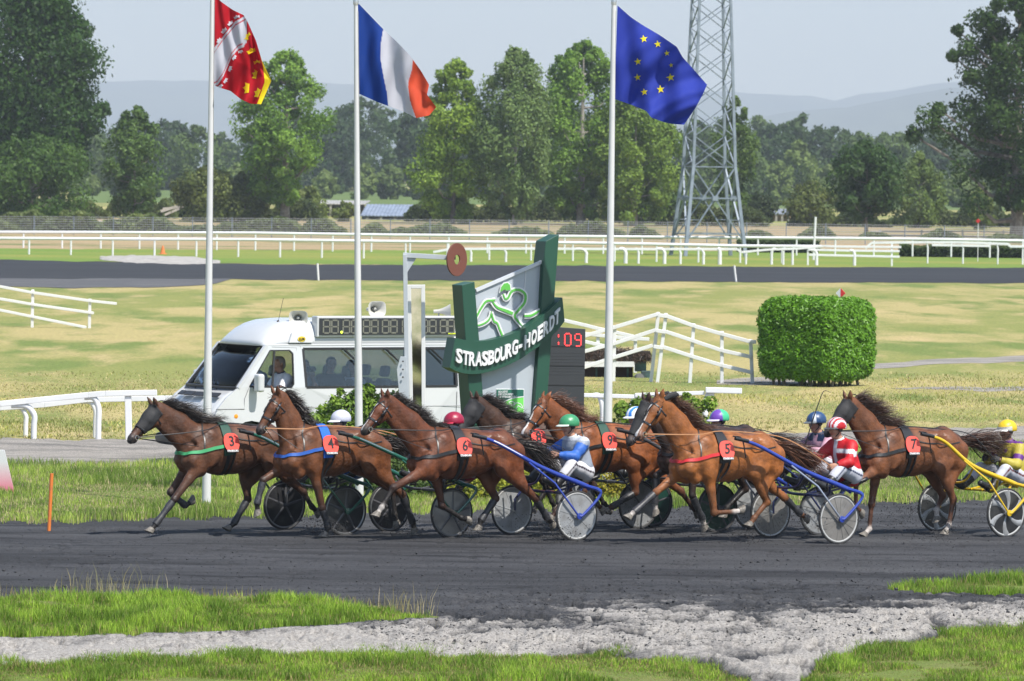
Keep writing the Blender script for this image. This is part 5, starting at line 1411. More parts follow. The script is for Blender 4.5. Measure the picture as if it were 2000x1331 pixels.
    if O.get('collar') is not None:
        mb = MB(); mb.tube([Vector(nk + nd * .00), Vector(nk + nd * .05)], [.078, .070], 16, cap=False)
        o = mb.build("collar", mat("collar_%s" % O['name'], O['collar'], .6), root, smooth=True); o.modifiers.new("s", 'SOLIDIFY').thickness = .008
    if O.get('breeches') is not None:
        bp = hipp + legs + shins + [Pr(hip, hip * .8 + ch * .2, .135, .13, k=.05, sy=1.25, n=L)]
        Vb, Fb = body_mesh(bp, .016, infl=.014, noise=fold(.008, 9), sm=1)
        Cb = np.tile(np.array(O['breeches'], float), (len(Vb), 1))
        for s, sd in (('L', 1), ('R', -1)):      # dark piping down the outer seam
            a, k_, n_ = g('hip' + s), g('kn' + s), g('an' + s)
            for p0, p1 in ((a, k_), (k_, n_)):
                ax = unit(p1 - p0); t = (Vb - p0) @ ax; r = (Vb - p0) - t[:, None] * ax
                out = unit(np.cross(ax, (0, 0, 1))) ; out = out if out[1] * sd > 0 else -out
                sidev = np.cross(ax, out)
                m_ = (t > -.05) & (t < np.linalg.norm(p1 - p0) + .03) & (np.abs(r @ sidev) < .013) & (r @ out > .02)
                Cb[m_] = O.get('piping', (.04, .03, .04))
        np_mesh("breeches", Vb, Fb, attr_mat("breech_cloth", "tint", rough=.75, spec=.2, bump=(30, .4, .01)), parent=root, smooth=True, attrs={"tint": ('FLOAT_COLOR', 'POINT', col4(Cb))})
        for i in (0, 2):
            s = 'LR'[i // 2]
            pr = feet[i:i + 2] + [Pr(g('an' + s), g('an' + s) * .62 + g('kn' + s) * .38, .048, .062, k=.02)]
            Vf, Ff = body_mesh(pr, .014, infl=.014, sm=1)
            np_mesh("boot", Vf, Ff, M_LEATHER, parent=root, smooth=True)
    # --- head wear
    q = H['q']; f, u, s_ = H['f'], H['u'], H['s']
    if O.get('helmet'):
        hcols = O['helmet']
        nu, nv = 28, 48
        VV, CC = [], []
        c0 = q(-.012, .045)
        for i in range(nu):
            el_ = math.pi / 2 - i / (nu - 1) * math.radians(112)
            for j in range(nv):
                az = 2 * math.pi * j / nv
                r1 = math.cos(el_); z1 = math.sin(el_)
                drop = 1.0
                if z1 < 0: drop = 0.35 + 0.65 * (0.5 - 0.5 * math.cos(az))
                VV.append(c0 + f * (.152 * r1 * math.cos(az)) + s_ * (.130 * r1 * math.sin(az)) + u * (.132 * z1 * drop))
                CC.append(hcols(el_, az))
        FF = [(i * nv + j, i * nv + (j + 1) % nv, (i + 1) * nv + (j + 1) % nv, (i + 1) * nv + j) for i in range(nu - 1) for j in range(nv)]
        o = np_mesh("helmet", np.array(VV), np.array(FF)[:, ::-1], attr_mat("helmet_silk", "tint", rough=.38, spec=.5, bump=(18, .5, .012)), parent=root, smooth=True, attrs={"tint": ('FLOAT_COLOR', 'POINT', col4(np.array(CC)))})
        o.modifiers.new("s", 'SOLIDIFY').thickness = .010
        VV = []
        for i in range(5):
            for j in range(13):
                az = math.radians(-58 + 116 * j / 12); rr = .0 + i / 4
                ex = (.065 * math.cos(az) ** .7) * rr
                VV.append(c0 + f * ((.148 + ex) * math.cos(az)) + s_ * ((.128 + ex * .5) * math.sin(az)) + u * (-.006 - .018 * rr + .012 * math.cos(az)))
        FF = [(i * 13 + j, i * 13 + j + 1, (i + 1) * 13 + j + 1, (i + 1) * 13 + j) for i in range(4) for j in range(12)]
        mb = MB(); mb.add(VV, FF); vo = mb.build("visor", mat("visor_%s" % O['name'], O.get('visor', (.7, .7, .7)), .35), root, smooth=True); vo.modifiers.new("s", 'SOLIDIFY').thickness = .007
        mb = MB()
        for c in (-1, 1):
            mb.tube([Vector(q(-.01, .02, c * .092)), Vector(q(.02, -.05, c * .078)), Vector(q(.055, -.108, c * .02))], .010, 6, flat=.4)
            mb.lathe([(.001, -.014), (.030, -.010), (.034, 0), (.030, .010), (.001, .014)], q(-.008, .0, c * .088), s_, 12)
        mb.build("chin_strap", M_LEATHER, root, smooth=True)
    if O.get('goggles') is not None:
        VV = []
        for i in range(4):
            for j in range(15):
                az = math.radians(-82 + 164 * j / 14); hgt = (.024, .026, -.002, -.016)[i]; bul = (.0, .012, .012, 0)[i]
                nose = .010 * math.exp(-(az / .18) ** 2) if i == 3 else 0
                VV.append(q(-.008, .014) + f * ((.094 + bul) * math.cos(az)) + s_ * ((.082 + bul * .5) * math.sin(az)) + u * (hgt + nose))
        FF = [(i * 15 + j, i * 15 + j + 1, (i + 1) * 15 + j + 1, (i + 1) * 15 + j) for i in range(3) for j in range(14)]
        mb = MB(); mb.add(VV, FF); go = mb.build("goggles", mat("lens_%s" % O['name'], O['goggles'], .08, spec=.9), root, smooth=True); go.modifiers.new("s", 'SOLIDIFY').thickness = .004
    if O.get('hair') is not None:
        hpm = [Pr(q(-.030, .045), q(.010, .052), .098, .092, k=.02, sy=.84, n=s_), Pr(q(-.05, -.02), None, .075, k=.03, sy=.95, n=s_)]
        Vh, Fh = body_mesh(hpm, .011, infl=.006, noise=fold(.004, 30), sm=1)
        rel = Vh - np.array(H['h']); a = rel @ f; b2 = rel @ u
        kp = ((a < .045 + .4 * (b2 - .06)) | (b2 > .095)) & ((b2 > -.005) | (a < -.03))
        fk = kp[Fh].all(1); used = np.unique(Fh[fk]); mp_ = -np.ones(len(Vh), int); mp_[used] = np.arange(len(used))
        np_mesh("hair", Vh[used], mp_[Fh[fk]], mat("hair_%s" % O['name'], O['hair'], .7), parent=root, smooth=True)
    return root, H
# ================================================================== TROTTING HORSES
YAW = math.radians(35)
class Team:
    """local frame of one horse and sulky: x forward, y left (towards the stands), z up"""
    def __init__(s, px, py, yaw=YAW):
        s.o = G(px, py) + Vector((0, 0, .012)); s.yaw = yaw
        s.f = Vector((-math.cos(yaw), -math.sin(yaw), 0)); s.l = Vector((math.sin(yaw), -math.cos(yaw), 0))
        s.rz = math.atan2(s.f.y, s.f.x)
    def loc(s, px, py, y):                      # local point at lateral offset y seen at that photo pixel
        p = on_plane(px, py, s.o + s.l * y, s.l) - s.o
        return np.array((p.dot(s.f), y, p.z))
    def w(s, v): return s.o + s.f * v[0] + s.l * v[1] + Vector((0, 0, v[2]))

M_LEATHER = mat("black_leather", (0.012, 0.012, 0.013), 0.42, bump=(80, 0.2, 0.002))
M_TAN = mat("tan_leather", (0.36, 0.17, 0.07), 0.5)
M_GREENLEATHER = mat("dark_green_webbing", (0.012, 0.055, 0.035), 0.6)
M_BUCKLE = mat("steel_buckle", (0.6, 0.6, 0.6), 0.25, metal=1.0)
M_HOOF = mat("hoof_horn", (0.10, 0.088, 0.075), 0.6, noise=(30, (0.20, 0.18, 0.15), 3, 0.4, 0.7))
M_EYE = mat("horse_eye", (0.008, 0.005, 0.004), 0.08)
M_REDPLATE = mat("red_plate", srgb(226, 82, 70), 0.45)
M_BLACKPRINT = mat("black_print", (0.012, 0.012, 0.014), 0.6)
M_WHITEPRINT = mat("white_print", (0.78, 0.78, 0.78), 0.6)
M_MESHMASK = mat("black_mesh_fabric", (0.008, 0.008, 0.009), 0.75, noise=(160, (0.022, 0.022, 0.024), 1, 0.45, 0.6), bump=(90, 0.35, 0.004))
M_BOOT = mat("neoprene_boot", (0.020, 0.020, 0.023), 0.5, noise=(25, (0.06, 0.06, 0.065), 4, 0.5, 0.75))
def rope_mat(name, c): return mat(name, c, 0.55)

def text_mesh(txt, size, ext=0.002, bold=0.0, shear=0.0, align='CENTER'):
    cu = bpy.data.curves.new("t", 'FONT'); cu.body = txt; cu.size = size; cu.extrude = ext; cu.offset = bold; cu.shear = shear
    cu.align_x = align; cu.align_y = 'CENTER'
    cu.resolution_u = 3
    ob = bpy.data.objects.new("t", cu); COL.objects.link(ob)
    dg = bpy.context.evaluated_depsgraph_get(); dg.update()
    me = bpy.data.meshes.new_from_object(ob.evaluated_get(dg))
    V = np.array([v.co[:] for v in me.vertices]).reshape(-1, 3); F = [tuple(p.vertices) for p in me.polygons]
    bpy.data.objects.remove(ob); bpy.data.curves.remove(cu); bpy.data.meshes.remove(me)
    return V, F
def text_on(name, txt, size, origin, right, up, M, parent=None, ext=0.003, bold=0.0, shear=0.0, sx=1.0, align='CENTER'):
    V, F = text_mesh(txt, size, ext, bold, shear, align)
    r = np.array(Vector(right).normalized()); u = np.array(Vector(up).normalized()); n = np.cross(r, u)
    W = np.array(origin) + V[:, :1] * sx * r + V[:, 1:2] * u + V[:, 2:3] * n
    mb = MB(); mb.add([tuple(v) for v in W], F)
    return mb.build(name, M, parent)

def horse_prims(T, D, c):
    """D: pose in photo pixels; c: colours"""
    co, pt, bl = c['coat'], c['points'], c['belly']
    P = []
    A = lambda *a, **k: P.append(Pr(*a, **k))
    # trunk
    A((0.42, 0, 1.215), (-0.10, 0, 1.205), 0.325, 0.315, k=.05, sy=.80, col=co)
    A((-0.10, 0, 1.215), (-0.50, 0, 1.275), 0.295, 0.235, k=.08, sy=.90, col=co)
    A((0.50, 0, 1.43), (0.05, 0, 1.38), 0.115, 0.11, k=.14, sy=.8, col=co)
    A((0.30, 0, 0.99), (0.02, 0, 1.00), 0.12, 0.12, k=.12, sy=1.0, col=bl)
    A((0.62, 0, 1.16), (0.72, 0, 1.10), 0.215, 0.15, k=.10, sy=.95, col=co)
    for s in (-1, 1):
        A((0.50, s * .13, 1.40), (0.76, s * .15, 1.06), 0.10, 0.105, k=.09, col=co)
        A((0.70, s * .09, 1.00), (0.62, s * .10, 0.92), 0.095, 0.09, k=.07, col=co)
        A((-0.28, s * .17, 1.40), (-0.50, s * .11, 1.37), 0.09, 0.15, k=.09, col=co)
        A((-0.48, s * .13, 1.30), (-0.72, s * .13, 1.22), 0.175, 0.14, k=.08, col=co)
        A((-0.74, s * .11, 1.20), (-0.74, s * .12, 1.02), 0.12, 0.10, k=.08, col=co)
    A((-0.55, 0, 1.40), (-0.80, 0, 1.33), 0.12, 0.06, k=.1, col=co)
    for s in (-1, 1):
        A((0.36, s * .215, 1.22), (0.50, s * .19, 1.02), .080, .062, k=.030, sy=.7, col=co)
        A((0.66, s * .12, 1.36), (0.78, s * .15, 1.12), .060, .070, k=.028, col=co)
        A((0.80, s * .085, 1.05), (0.78, s * .09, 1.0), .095, .085, k=.025, col=co)
        A((-0.36, s * .17, 1.26), (-0.44, s * .205, 1.04), .105, .095, k=.030, sy=.7, col=co)
        A((-0.60, s * .19, 1.34), (-0.64, s * .20, 1.06), .10, .085, k=.028, sy=.7, col=co)
        A((-0.31, s * .33, 1.33), (-0.24, s * .33, 1.08), .075, .05, k=.10, op=-1)
        A((0.58, s * .30, 1.42), (0.46, s * .34, 1.12), .05, .045, k=.08, op=-1)
    # neck
    poll = T.loc(*D['poll'], 0.0); muz = T.loc(*D['muzzle'], 0.0)
    hl = np.linalg.norm(muz - poll)
    hd = (muz - poll) / hl
    if D.get('hl'): hl = D['hl']; muz = poll + hd * hl
    pd = np.array((hd[2], 0, -hd[0]));  pd = pd if pd[0] * 1 < 0 else -pd      # towards throat/back
    if pd[2] > 0.2: pd = -pd
    base = np.array((0.60, 0, 1.27)); top = poll + pd * 0.045 - hd * 0.0
    mid = base * .5 + top * .5 + np.array((-0.02, 0, .035))
    A(base, mid, 0.235, 0.165, k=.08, sy=.62, col=co)
    A(mid, top, 0.165, 0.115, k=.05, sy=.62, col=co)
    A(base + (-.05, 0, .10), top + (-0.06, 0, .0), 0.085, 0.06, k=.08, sy=.7, col=co)
    for s in (-1, 1): A(base + (.13, s * .155, .0), top + hd * .10 + pd * .09 + np.array((0, s * .085, 0)), .030, .016, k=.05, op=-1)
    A(base + (.10, 0, -.12), top + hd * .13 + pd * .07, 0.10, 0.06, k=.08, sy=.8, col=co)     # windpipe line
    # head
    y = np.array((0, 1, 0.))
    mz = c['muzzle']; fc = c.get('face', co)
    A(poll + hd * .03 + pd * .04, poll + hd * .17 + pd * .035, .096, .098, k=.03, sy=.82, col=co)
    A(poll + hd * .14 + pd * .02, muz - hd * .13 + pd * .018, .080, .060, k=.04, sy=.80, col=fc)
    for s in (-1, 1):
        A(poll + hd * .17 + pd * .095 + y * s * .030, poll + hd * .27 + pd * .085 + y * s * .028, .090, .062, k=.035, sy=.62, col=co)
        A(poll + hd * .13 + y * s * .062 + pd * .015, poll + hd * .20 + y * s * .066 + pd * .03, .026, .022, k=.03, col=co)   # brow
        A(muz - hd * .055 + y * s * .026 - pd * .002, muz - hd * .02 + y * s * .024 + pd * .02, .032, .026, k=.02, col=mz)
        A(muz - hd * .012 + y * s * .050 + pd * .006, muz - hd * .030 + y * s * .054 + pd * .0, .013, .011, k=.008, op=-1)       # nostril
        A(poll + hd * .22 + pd * .03 + y * s * .052, muz - hd * .2 + pd * .03 + y * s * .042, .012, .008, k=.025, col=co)    # cheek bone
        # ears
        e0 = poll + y * s * .045 + hd * .0 + pd * .005
        ed = np.array(D.get('ear', (0.35, 0, 1.0))); ed = ed / np.linalg.norm(ed)
        e1 = e0 + ed * .185 + y * s * .040
        A(e0, e0 * .45 + e1 * .55, .032, .038, k=.02, sy=.6, n=(0.9, s * .5, 0), col=co)
        A(e0 * .45 + e1 * .55, e1, .037, .007, k=.01, sy=.6, n=(0.9, s * .5, 0), col=co)
    A(poll + hd * .26 + pd * .085, muz - hd * .09 + pd * .062, .045, .030, k=.03, sy=.85, col=co)   # lower jaw
    A(muz - hd * .08 + pd * .02, muz - hd * .035 + pd * .02, .064, .052, k=.03, sy=.85, col=mz)
    A(muz - hd * .07 + pd * .072, muz - hd * .05 + pd * .070, .028, .024, k=.02, col=mz)            # chin
    # legs
    legs = {}
    for key, s in (('LF', 1), ('RF', -1)):
        kn = T.loc(*D[key][0], s * .155); fe = T.loc(*D[key][1], s * .150); ho = T.loc(*D[key][2], s * .150)
        ex = 0.50 + 0.33 * np.clip(kn[0] - 0.55, -.5, .9)
        el = np.array((ex, s * .15, 0.98 + 0.10 * max(0, kn[2] - .55)))
        A((0.56, s * .15, 1.18), el, 0.15, 0.115, k=.08, sy=.75, col=co)
        m_ = el * .6 + kn * .4
        bk = np.array((-(kn - el)[2], 0, (kn - el)[0])); bk /= np.linalg.norm(bk)
        A(el, m_, .108, .068, k=.05, sy=.8, col=co)
        A(m_, kn, .066, .046, k=.03, sy=.9, col=co * .55 + pt * .45 if True else co)
        A(kn + (kn - el) * .0, kn, .049, .049, k=.03, sy=.95, col=pt)
        A(kn, fe, .036, .032, k=.02, sy=.85, col=pt)
        A(fe, None, .040, .040, k=.02, col=pt if key not in c.get('socks', ()) else c['white'])
        dr = (ho - fe) / np.linalg.norm(ho - fe)
        A(fe, fe + dr * .085, .032, .036, k=.02, col=pt if key not in c.get('socks', ()) else c['white'])
        legs[key] = (el, kn, fe, dr)
    for key, s in (('LH', 1), ('RH', -1)):
        hk = T.loc(*D[key][0], s * .13); fe = T.loc(*D[key][1], s * .125); ho = T.loc(*D[key][2], s * .125)
        st = np.array((-0.42 + 0.34 * np.clip(hk[0] + .78, -.6, .8), s * .17, 0.99 + 0.05 * max(0, hk[2] - .6)))
        A((-0.55, s * .14, 1.24), st, .19, .13, k=.08, sy=.75, col=co)
        A((-0.70, s * .13, 1.05), st * .35 + hk * .65, .13, .058, k=.08, sy=.7, col=co)
        m_ = st * .55 + hk * .45
        A(st, m_, .115, .078, k=.05, sy=.75, col=co)
        A(m_, hk, .076, .048, k=.04, sy=.8, col=co * .7 + pt * .3)
        u_ = (st - hk) / np.linalg.norm(st - hk)
        bk = np.array((u_[2], 0, -u_[0])); bk = bk if bk[0] < 0 else -bk
        A(hk, hk + bk * .03 + u_ * .05, .048, .028, k=.02, sy=.8, col=pt * .6 + co * .4)
        A(hk, None, .052, .052, k=.03, sy=.85, col=pt * .6 + co * .4)
        A(hk, fe, .042, .034, k=.02, sy=.85, col=pt)
        A(fe, None, .042, .042, k=.02, col=pt if key not in c.get('socks', ()) else c['white'])
        dr = (ho - fe) / np.linalg.norm(ho - fe)
        A(fe, fe + dr * .085, .033, .037, k=.02, col=pt if key not in c.get('socks', ()) else c['white'])
        legs[key] = (st, hk, fe, dr)
    return P, dict(poll=poll, muz=muz, hd=hd, pd=pd, hl=hl, legs=legs, base=base, top=top)

def horse(D, c, label, group="trotting horses in the race"):
    T = Team(*D['O'])
    P, I = horse_prims(T, D, c)
    root = empty("horse", T.o, T.rz, label, "horse", group)
    V, F = body_mesh(P, 0.0150, sm=2)
    C = prim_cols(P, V, w=0.014)
    poll, muz, hd, pd, hl = I['poll'], I['muz'], I['hd'], I['pd'], I['hl']
    # markings and nostrils
    rel = V - poll; a = rel @ hd; b = rel @ pd
    front = (b < 0.0) & (a > 0.06) & (a < hl + .02)
    if c.get('blaze'):
        wz = c['blaze']
        mk = (b < -0.012) & (a > 0.08) & (a < hl - 0.02) & (np.abs(V[:, 1]) < wz * (0.6 + 0.5 * a / hl)) & (V[:, 0] > 0.6)
        C[mk] = (0.72, 0.69, 0.66)
    nos = (a > hl - .045) & (np.abs(np.abs(V[:, 1]) - 0.048) < 0.014) & (np.abs(b - .003) < .016) & (V[:, 0] > .6)
    C[nos] = (0.01, 0.008, 0.008)  # dark of the nostril hole painted into the coat colour
    # darker mane line, paler flanks, sweat
    fl = fbm(V[:, 0] * 3 + 5, V[:, 2] * 3, 4)
    C *= (0.62 + 0.60 * fl)[:, None]
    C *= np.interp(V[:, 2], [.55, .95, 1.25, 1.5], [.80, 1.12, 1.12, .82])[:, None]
    # muscle relief
    nz = (V[:, 2] > .8)
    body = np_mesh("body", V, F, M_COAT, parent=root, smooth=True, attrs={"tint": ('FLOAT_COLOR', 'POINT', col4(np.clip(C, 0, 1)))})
    # eyes
    for s in (-1, 1):
        mb = MB(); e = poll + hd * .165 + pd * .028
        pp, nn = project(P, np.array([e + np.array((0, s * .09, 0))]), -0.008)
        mb.lathe([(0.001, -.019), (.011, -.016), (.019, -.005), (.019, .005), (.011, .016), (.001, .019)], pp[0], (0, 1, 0), 12)
        mb.build("eye", M_EYE, root, smooth=True)
    # hooves
    for key, (j, kn, fe, dr) in I['legs'].items():
        mb = MB(); d = Vector(dr)
        perp = Vector((d.z, 0, -d.x));  perp = perp if perp.x > 0 or (abs(perp.x) < .1 and perp.z > 0) else -perp
        o = Vector(fe + dr * .078)
        n = 14; V2 = []; F2 = []
        for i, (r, t) in enumerate(((.038, 0.0), (.043, .015), (.058, .075), (.054, .078))):
            for q in range(n):
                an = 2 * math.pi * q / n
                tt = t * (1.0 + 0.32 * math.cos(an) * (i > 1))
                V2.append(o + d * tt + perp * (math.cos(an) * r * 1.12 + (.012 * (i > 1))) + Vector((0, 1, 0)) * (math.sin(an) * r))
        for i in range(3):
            for q in range(n):
                F2.append((i * n + q, i * n + (q + 1) % n, (i + 1) * n + (q + 1) % n, (i + 1) * n + q))
        F2 += [tuple(range(n)), tuple(reversed(range(3 * n, 4 * n)))]
        mb.add(V2, F2); mb.build("hoof", M_HOOF, root, smooth=True)
    # mane: from poll to withers, streaming back
    nm = 1900
    t = RNG.uniform(0, 1, nm)[:, None]
    c0 = I['top'] + np.array((-0.06, 0, .05)); c1 = np.array((0.42, 0, 1.53))
    midm = (c0 + c1) / 2 + np.array((-.03, 0, .03))
    R = (1 - t) ** 2 * c0 + 2 * t * (1 - t) * midm + t * t * c1
    R = project(P, R, 0.0, 3)[0] + RNG.normal(0, .006, (nm, 3))
    dirs = np.array((-0.75, .12, .75)) + RNG.normal(0, .25, (nm, 3))
    mf = D.get('mane', dict())
    strands("mane", R, dirs, mf.get('len', .30) * RNG.uniform(.40, .85, nm) * (.75 + .5 * vnoise(t[:, 0] * 14, t[:, 0] * 0)), M_HAIR, root, width=.0045, wave=.018, flow=mf.get('flow', (-1.0, 0.10, 0.10)), spread=mf.get('spread', .28) * .8, sag=mf.get('sag', .12), colors=c['hair'])
    nf = 60
    R = np.tile(poll + hd * .02, (nf, 1)) + RNG.normal(0, .015, (nf, 3))
    strands("forelock", R, np.tile((0.2, 0, 1.), (nf, 1)), .12, M_HAIR, root, width=.008, flow=tuple(hd * .5 + np.array((-.4, .3, .2))), spread=.4, colors=c['hair'])
    # tail
    nt_ = 1500
    tl = D.get('tail', dict(len=.75, flow=(-1, 0.0, -0.15)))
    R = np.tile((-0.82, 0, 1.33), (nt_, 1)) + RNG.normal(0, .022, (nt_, 3))
    tips = tl['flow']
    strands("tail", R, np.tile((-1.0, 0, 0.25), (nt_, 1)) + RNG.normal(0, .12, (nt_, 3)), tl['len'], M_HAIR, root, n_seg=9, width=.007, wave=.03, flow=tips, spread=.16, sag=tl.get('sag', .16), colors=c['hair'])
    # ---------------- harness
    hn = c['harness']
    band = lambda pts, w, M, nm, **k: (lambda mb: (strap(mb, P, pts, w, **k), mb.build(nm, M, root))[1])(MB())
    def around(x, z0=1.2, n=28, tilt=0.0):
        return [(x + tilt * math.sin(q), .5 * math.cos(q), z0 + .5 * math.sin(q)) for q in np.linspace(0, 2 * math.pi, n, endpoint=False)]
    gx = 0.24
    band(around(gx, 1.18), .055, hn, "girth", closed=True, n=60, off=.006)
    padpts = [(gx, .5 * math.cos(q), 1.2 + .5 * math.sin(q)) for q in np.linspace(math.radians(-12), math.radians(192), 30)]
    band(padpts, .15, D.get('padmat', M_LEATHER), "saddle_pad", n=40, off=.008, th=.018)
    zz = 1.20
    col_pts = [(gx, .33, 1.28), (0.45, .34, 1.24), (0.7, .30, 1.19), (0.88, .14, 1.16), (0.93, 0, 1.15), (0.88, -.14, 1.16), (0.7, -.30, 1.19), (.45, -.34, 1.24), (gx, -.33, 1.28)]
    band(col_pts, .045, D.get('colmat', M_LEATHER), "breast_collar", n=60, off=.006, th=.010)
    for s in (-1, 1):
        band([(0.55, s * .02, 1.56), (0.62, s * .22, 1.35), (0.66, s * .3, 1.19)], .018, M_LEATHER, "neck_strap", n=20)
    band([(gx, 0, 1.6), (0.0, 0, 1.6), (-.3, 0, 1.6), (-.6, 0, 1.58), (-.78, 0, 1.45)], .022, M_LEATHER, "back_strap", n=26)
    band(around(gx - .075, 1.18), .030, M_LEATHER, "belly_band", closed=True, n=44, off=.010)
    # bridle: bands round the head
    def hring(a_, r=.16, tilt=0.0, n=20):
        cc = poll + hd * a_ + pd * .045
        return [tuple(cc + (pd * math.cos(q) + hd * tilt * math.cos(q)) * r + np.array((0, math.sin(q), 0)) * r) for q in np.linspace(0, 2 * math.pi, n, endpoint=False)]
    band(hring(hl * .60, .12), .026, M_LEATHER, "noseband", closed=True, n=30)
    band([tuple(poll + hd * .085 + pd * (.04 + .13 * math.cos(q)) + np.array((0, .13 * math.sin(q), 0))) for q in np.linspace(math.radians(105), math.radians(255), 14)], .018, M_LEATHER, "browband", n=22)
    for s in (-1, 1):
        band([tuple(poll + hd * .05 + pd * .05 + np.array((0, s * .12, 0))), tuple(poll + hd * hl * .45 + pd * .05 + np.array((0, s * .1, 0))), tuple(muz - hd * .11 + pd * .05 + np.array((0, s * .09, 0)))], .016, M_LEATHER, "cheek_strap", n=20)
        bit = project(P, np.array([muz - hd * .11 + pd * .052 + np.array((0, s * .09, 0))]), .006)[0][0]
        mb = MB(); mb.lathe([(.030 + .005 * math.cos(q), .005 * math.sin(q)) for q in np.linspace(0, 2 * math.pi, 6, endpoint=False)], bit, (0, 1, 0), 14, close=True)
        mb.build("bit_ring", M_BUCKLE, root, smooth=True)
        I['bit%d' % s] = bit
    band([tuple(poll + hd * .03 + np.array((0, .02, 0))), tuple(poll + hd * hl * .5 - pd * .06), tuple(muz - hd * .12 - pd * .05)], .014, M_LEATHER, "overcheck", n=20)
    for s in (-1, 1):
        for q_, r_ in ((.60, .012), (.16, .012)):
            mb = MB(); cc = project(P, np.array([poll + hd * hl * q_ + pd * .05 + np.array((0, s * .12, 0))]), .008)[0][0]; mb.lathe([(.001, .008), (r_, .004), (r_, -.004), (.001, -.006)], cc, (0, s, 0), 8); mb.build("buckle", M_BUCKLE, root)
        band([tuple(poll + hd * .10 + pd * .02 + np.array((0, s * .12, 0))), tuple(poll + hd * .12 + pd * .17 + np.array((0, s * .09, 0))), tuple(poll + hd * .12 + pd * .2)], .014, M_LEATHER, "throat_strap", n=16)
        band([(gx, s * .3, 1.44), (.0, s * .33, 1.36), (-.35, s * .33, 1.30), (-.62, s * .3, 1.34)], .016, M_LEATHER, "trace", n=24)
        mb = MB(); v0 = I['bit%d' % s]; mb.tube([Vector(v) for v in curve([v0, v0 + pd * .05 - hd * .03, (0.74, s * .26, 1.26)], 5)], .005, 4); mb.build("martingale", M_LEATHER, root)
    if D.get('cups'):
        for s in (-1, 1):
            e0 = poll + np.array((-.06, s * .06, .02)); mb = MB(); mb.tube([Vector(e0), Vector(e0 + (-.08, s * .02, .05)), Vector(e0 + (-.17, s * .03, .07)), Vector(e0 + (-.22, s * .03, .06))], [.03, .045, .04, .01], 10, flat=.6); mb.build("ear_cover", M_MESHMASK, root, smooth=True)
    # overcheck strap to the saddle
    mb = MB(); pk = I['top'] + np.array((-.07, 0, .07))
    mb.tube([Vector(v) for v in curve([poll + (-.01, 0, .06), pk + (-.06, 0, .05), (0.62, 0, 1.66), (gx, 0, 1.57)], 6)], .006, 5)
    mb.build("check_rein", M_LEATHER, root)
    # blinkers or mask
    if D.get('blink'):
        for s in (-1, 1):
            mb = MB(); e = poll + hd * .19 + pd * .03 + np.array((0, s * .10, 0))
            VV = []; n1, n2 = 7, 7
            for i in range(n1):
                for j in range(n2):
                    u = i / (n1 - 1); v = j / (n2 - 1) - .5
                    bulge = .05 * math.sin(u * math.pi * .8) * (1 - 2 * abs(v) ** 2)
                    VV.append(e - hd * (.0) + hd * (v * .12) - pd * (u * .075 - .045) + np.array((0, s * (bulge - .012 + u * .035), 0)))
            FF = [(i * n2 + j, i * n2 + j + 1, (i + 1) * n2 + j + 1, (i + 1) * n2 + j) for i in range(n1 - 1) for j in range(n2 - 1)]
            mb.add(VV, FF); o = mb.build("blinker", M_LEATHER, root, smooth=True)
            sm_ = o.modifiers.new("s", 'SOLIDIFY'); sm_.thickness = .006
    if D.get('mask'):
        t0, t1 = D['mask']
        hp = [p for p in P if np.linalg.norm((p.a + p.b) / 2 - (poll + hd * hl * .4)) < .42 and p.op > 0]
        Vm, Fm = body_mesh(hp, .015, infl=.016, sm=2)
        aa = (Vm - poll) @ hd; bb = (Vm - poll) @ pd
        keep = (aa > t0) & (aa < t1) & (bb < D.get('maskb', .16)) & (Vm[:, 2] < poll[2] + .055)
        fk = keep[Fm].all(1)
        used = np.unique(Fm[fk]); mp_ = -np.ones(len(Vm), int); mp_[used] = np.arange(len(used))
        o = np_mesh("face_mask", Vm[used], mp_[Fm[fk]], M_MESHMASK, parent=root, smooth=True)
        o.modifiers.new("s", 'SOLIDIFY').thickness = .005
    # leg boots
    for key, mt in D.get('boots', {}).items():
        j, kn, fe, dr = I['legs'][key]; mb = MB()
        r0, r1 = (.052, .047)
        lo_, hi_ = (0.12, 1.02) if key[1] == 'H' else (.10, 1.02)
        pts = [Vector(kn * (1 - q) + fe * q) for q in np.linspace(lo_, hi_, 7)]
        mb.tube(pts, [r0, r0 + .002, r0 - .004, r1 - .004, r1 - .002, r1 + .006, r1 + .004], 12, cap=True)
        mb.build("leg_boot", M_BOOT, root, smooth=True)
    # poms on the mane
    for q in D.get('poms', []):
        mb = MB(); v = T.loc(*q, .03); mb.lathe([(.001, -.028), (.018, -.02), (.027, 0), (.018, .02), (.001, .028)], v, (0, 0, 1), 10)
        mb.build("mane_bead", mat("cream_bead", (0.55, 0.47, 0.36), .6), root, smooth=True)
    # number plate (a thing of the harness) on the near side, and the far side one
    for s in (1,):
        ctr = project(P, np.array([(gx - .02, s * .45, 1.335)]), .040)[0][0]
        lean = Vector((0, -0.28 * s, 1)).normalized(); rt = Vector((-s * 1.0, 0, 0)) ; nrm = Vector((0, s, 0.28)).normalized()
        out = []
        for q in range(28):
            an = 2 * math.pi * q / 28
            ex_, ez_ = math.cos(an), math.sin(an)
            xx = .125 * abs(ex_) ** .75 * (1 if ex_ > 0 else -1) * (1.0 + .02 * ez_)
            zz_ = .135 * abs(ez_) ** .8 * (1 if ez_ > 0 else -1)
            if zz_ < -.10: zz_ = -.10
            out.append(Vector(ctr) + rt * xx * (1 if zz_ > -.02 else 1 - .9 * (abs(zz_) - .02)) + lean * zz_)
        tlt = D.get('ptilt', 0)
        mb = MB(); mb.prism(out, nrm * .008)
        pl_ = mb.build("number_plate", M_REDPLATE, root)
        cc = Vector(ctr) + nrm * .010
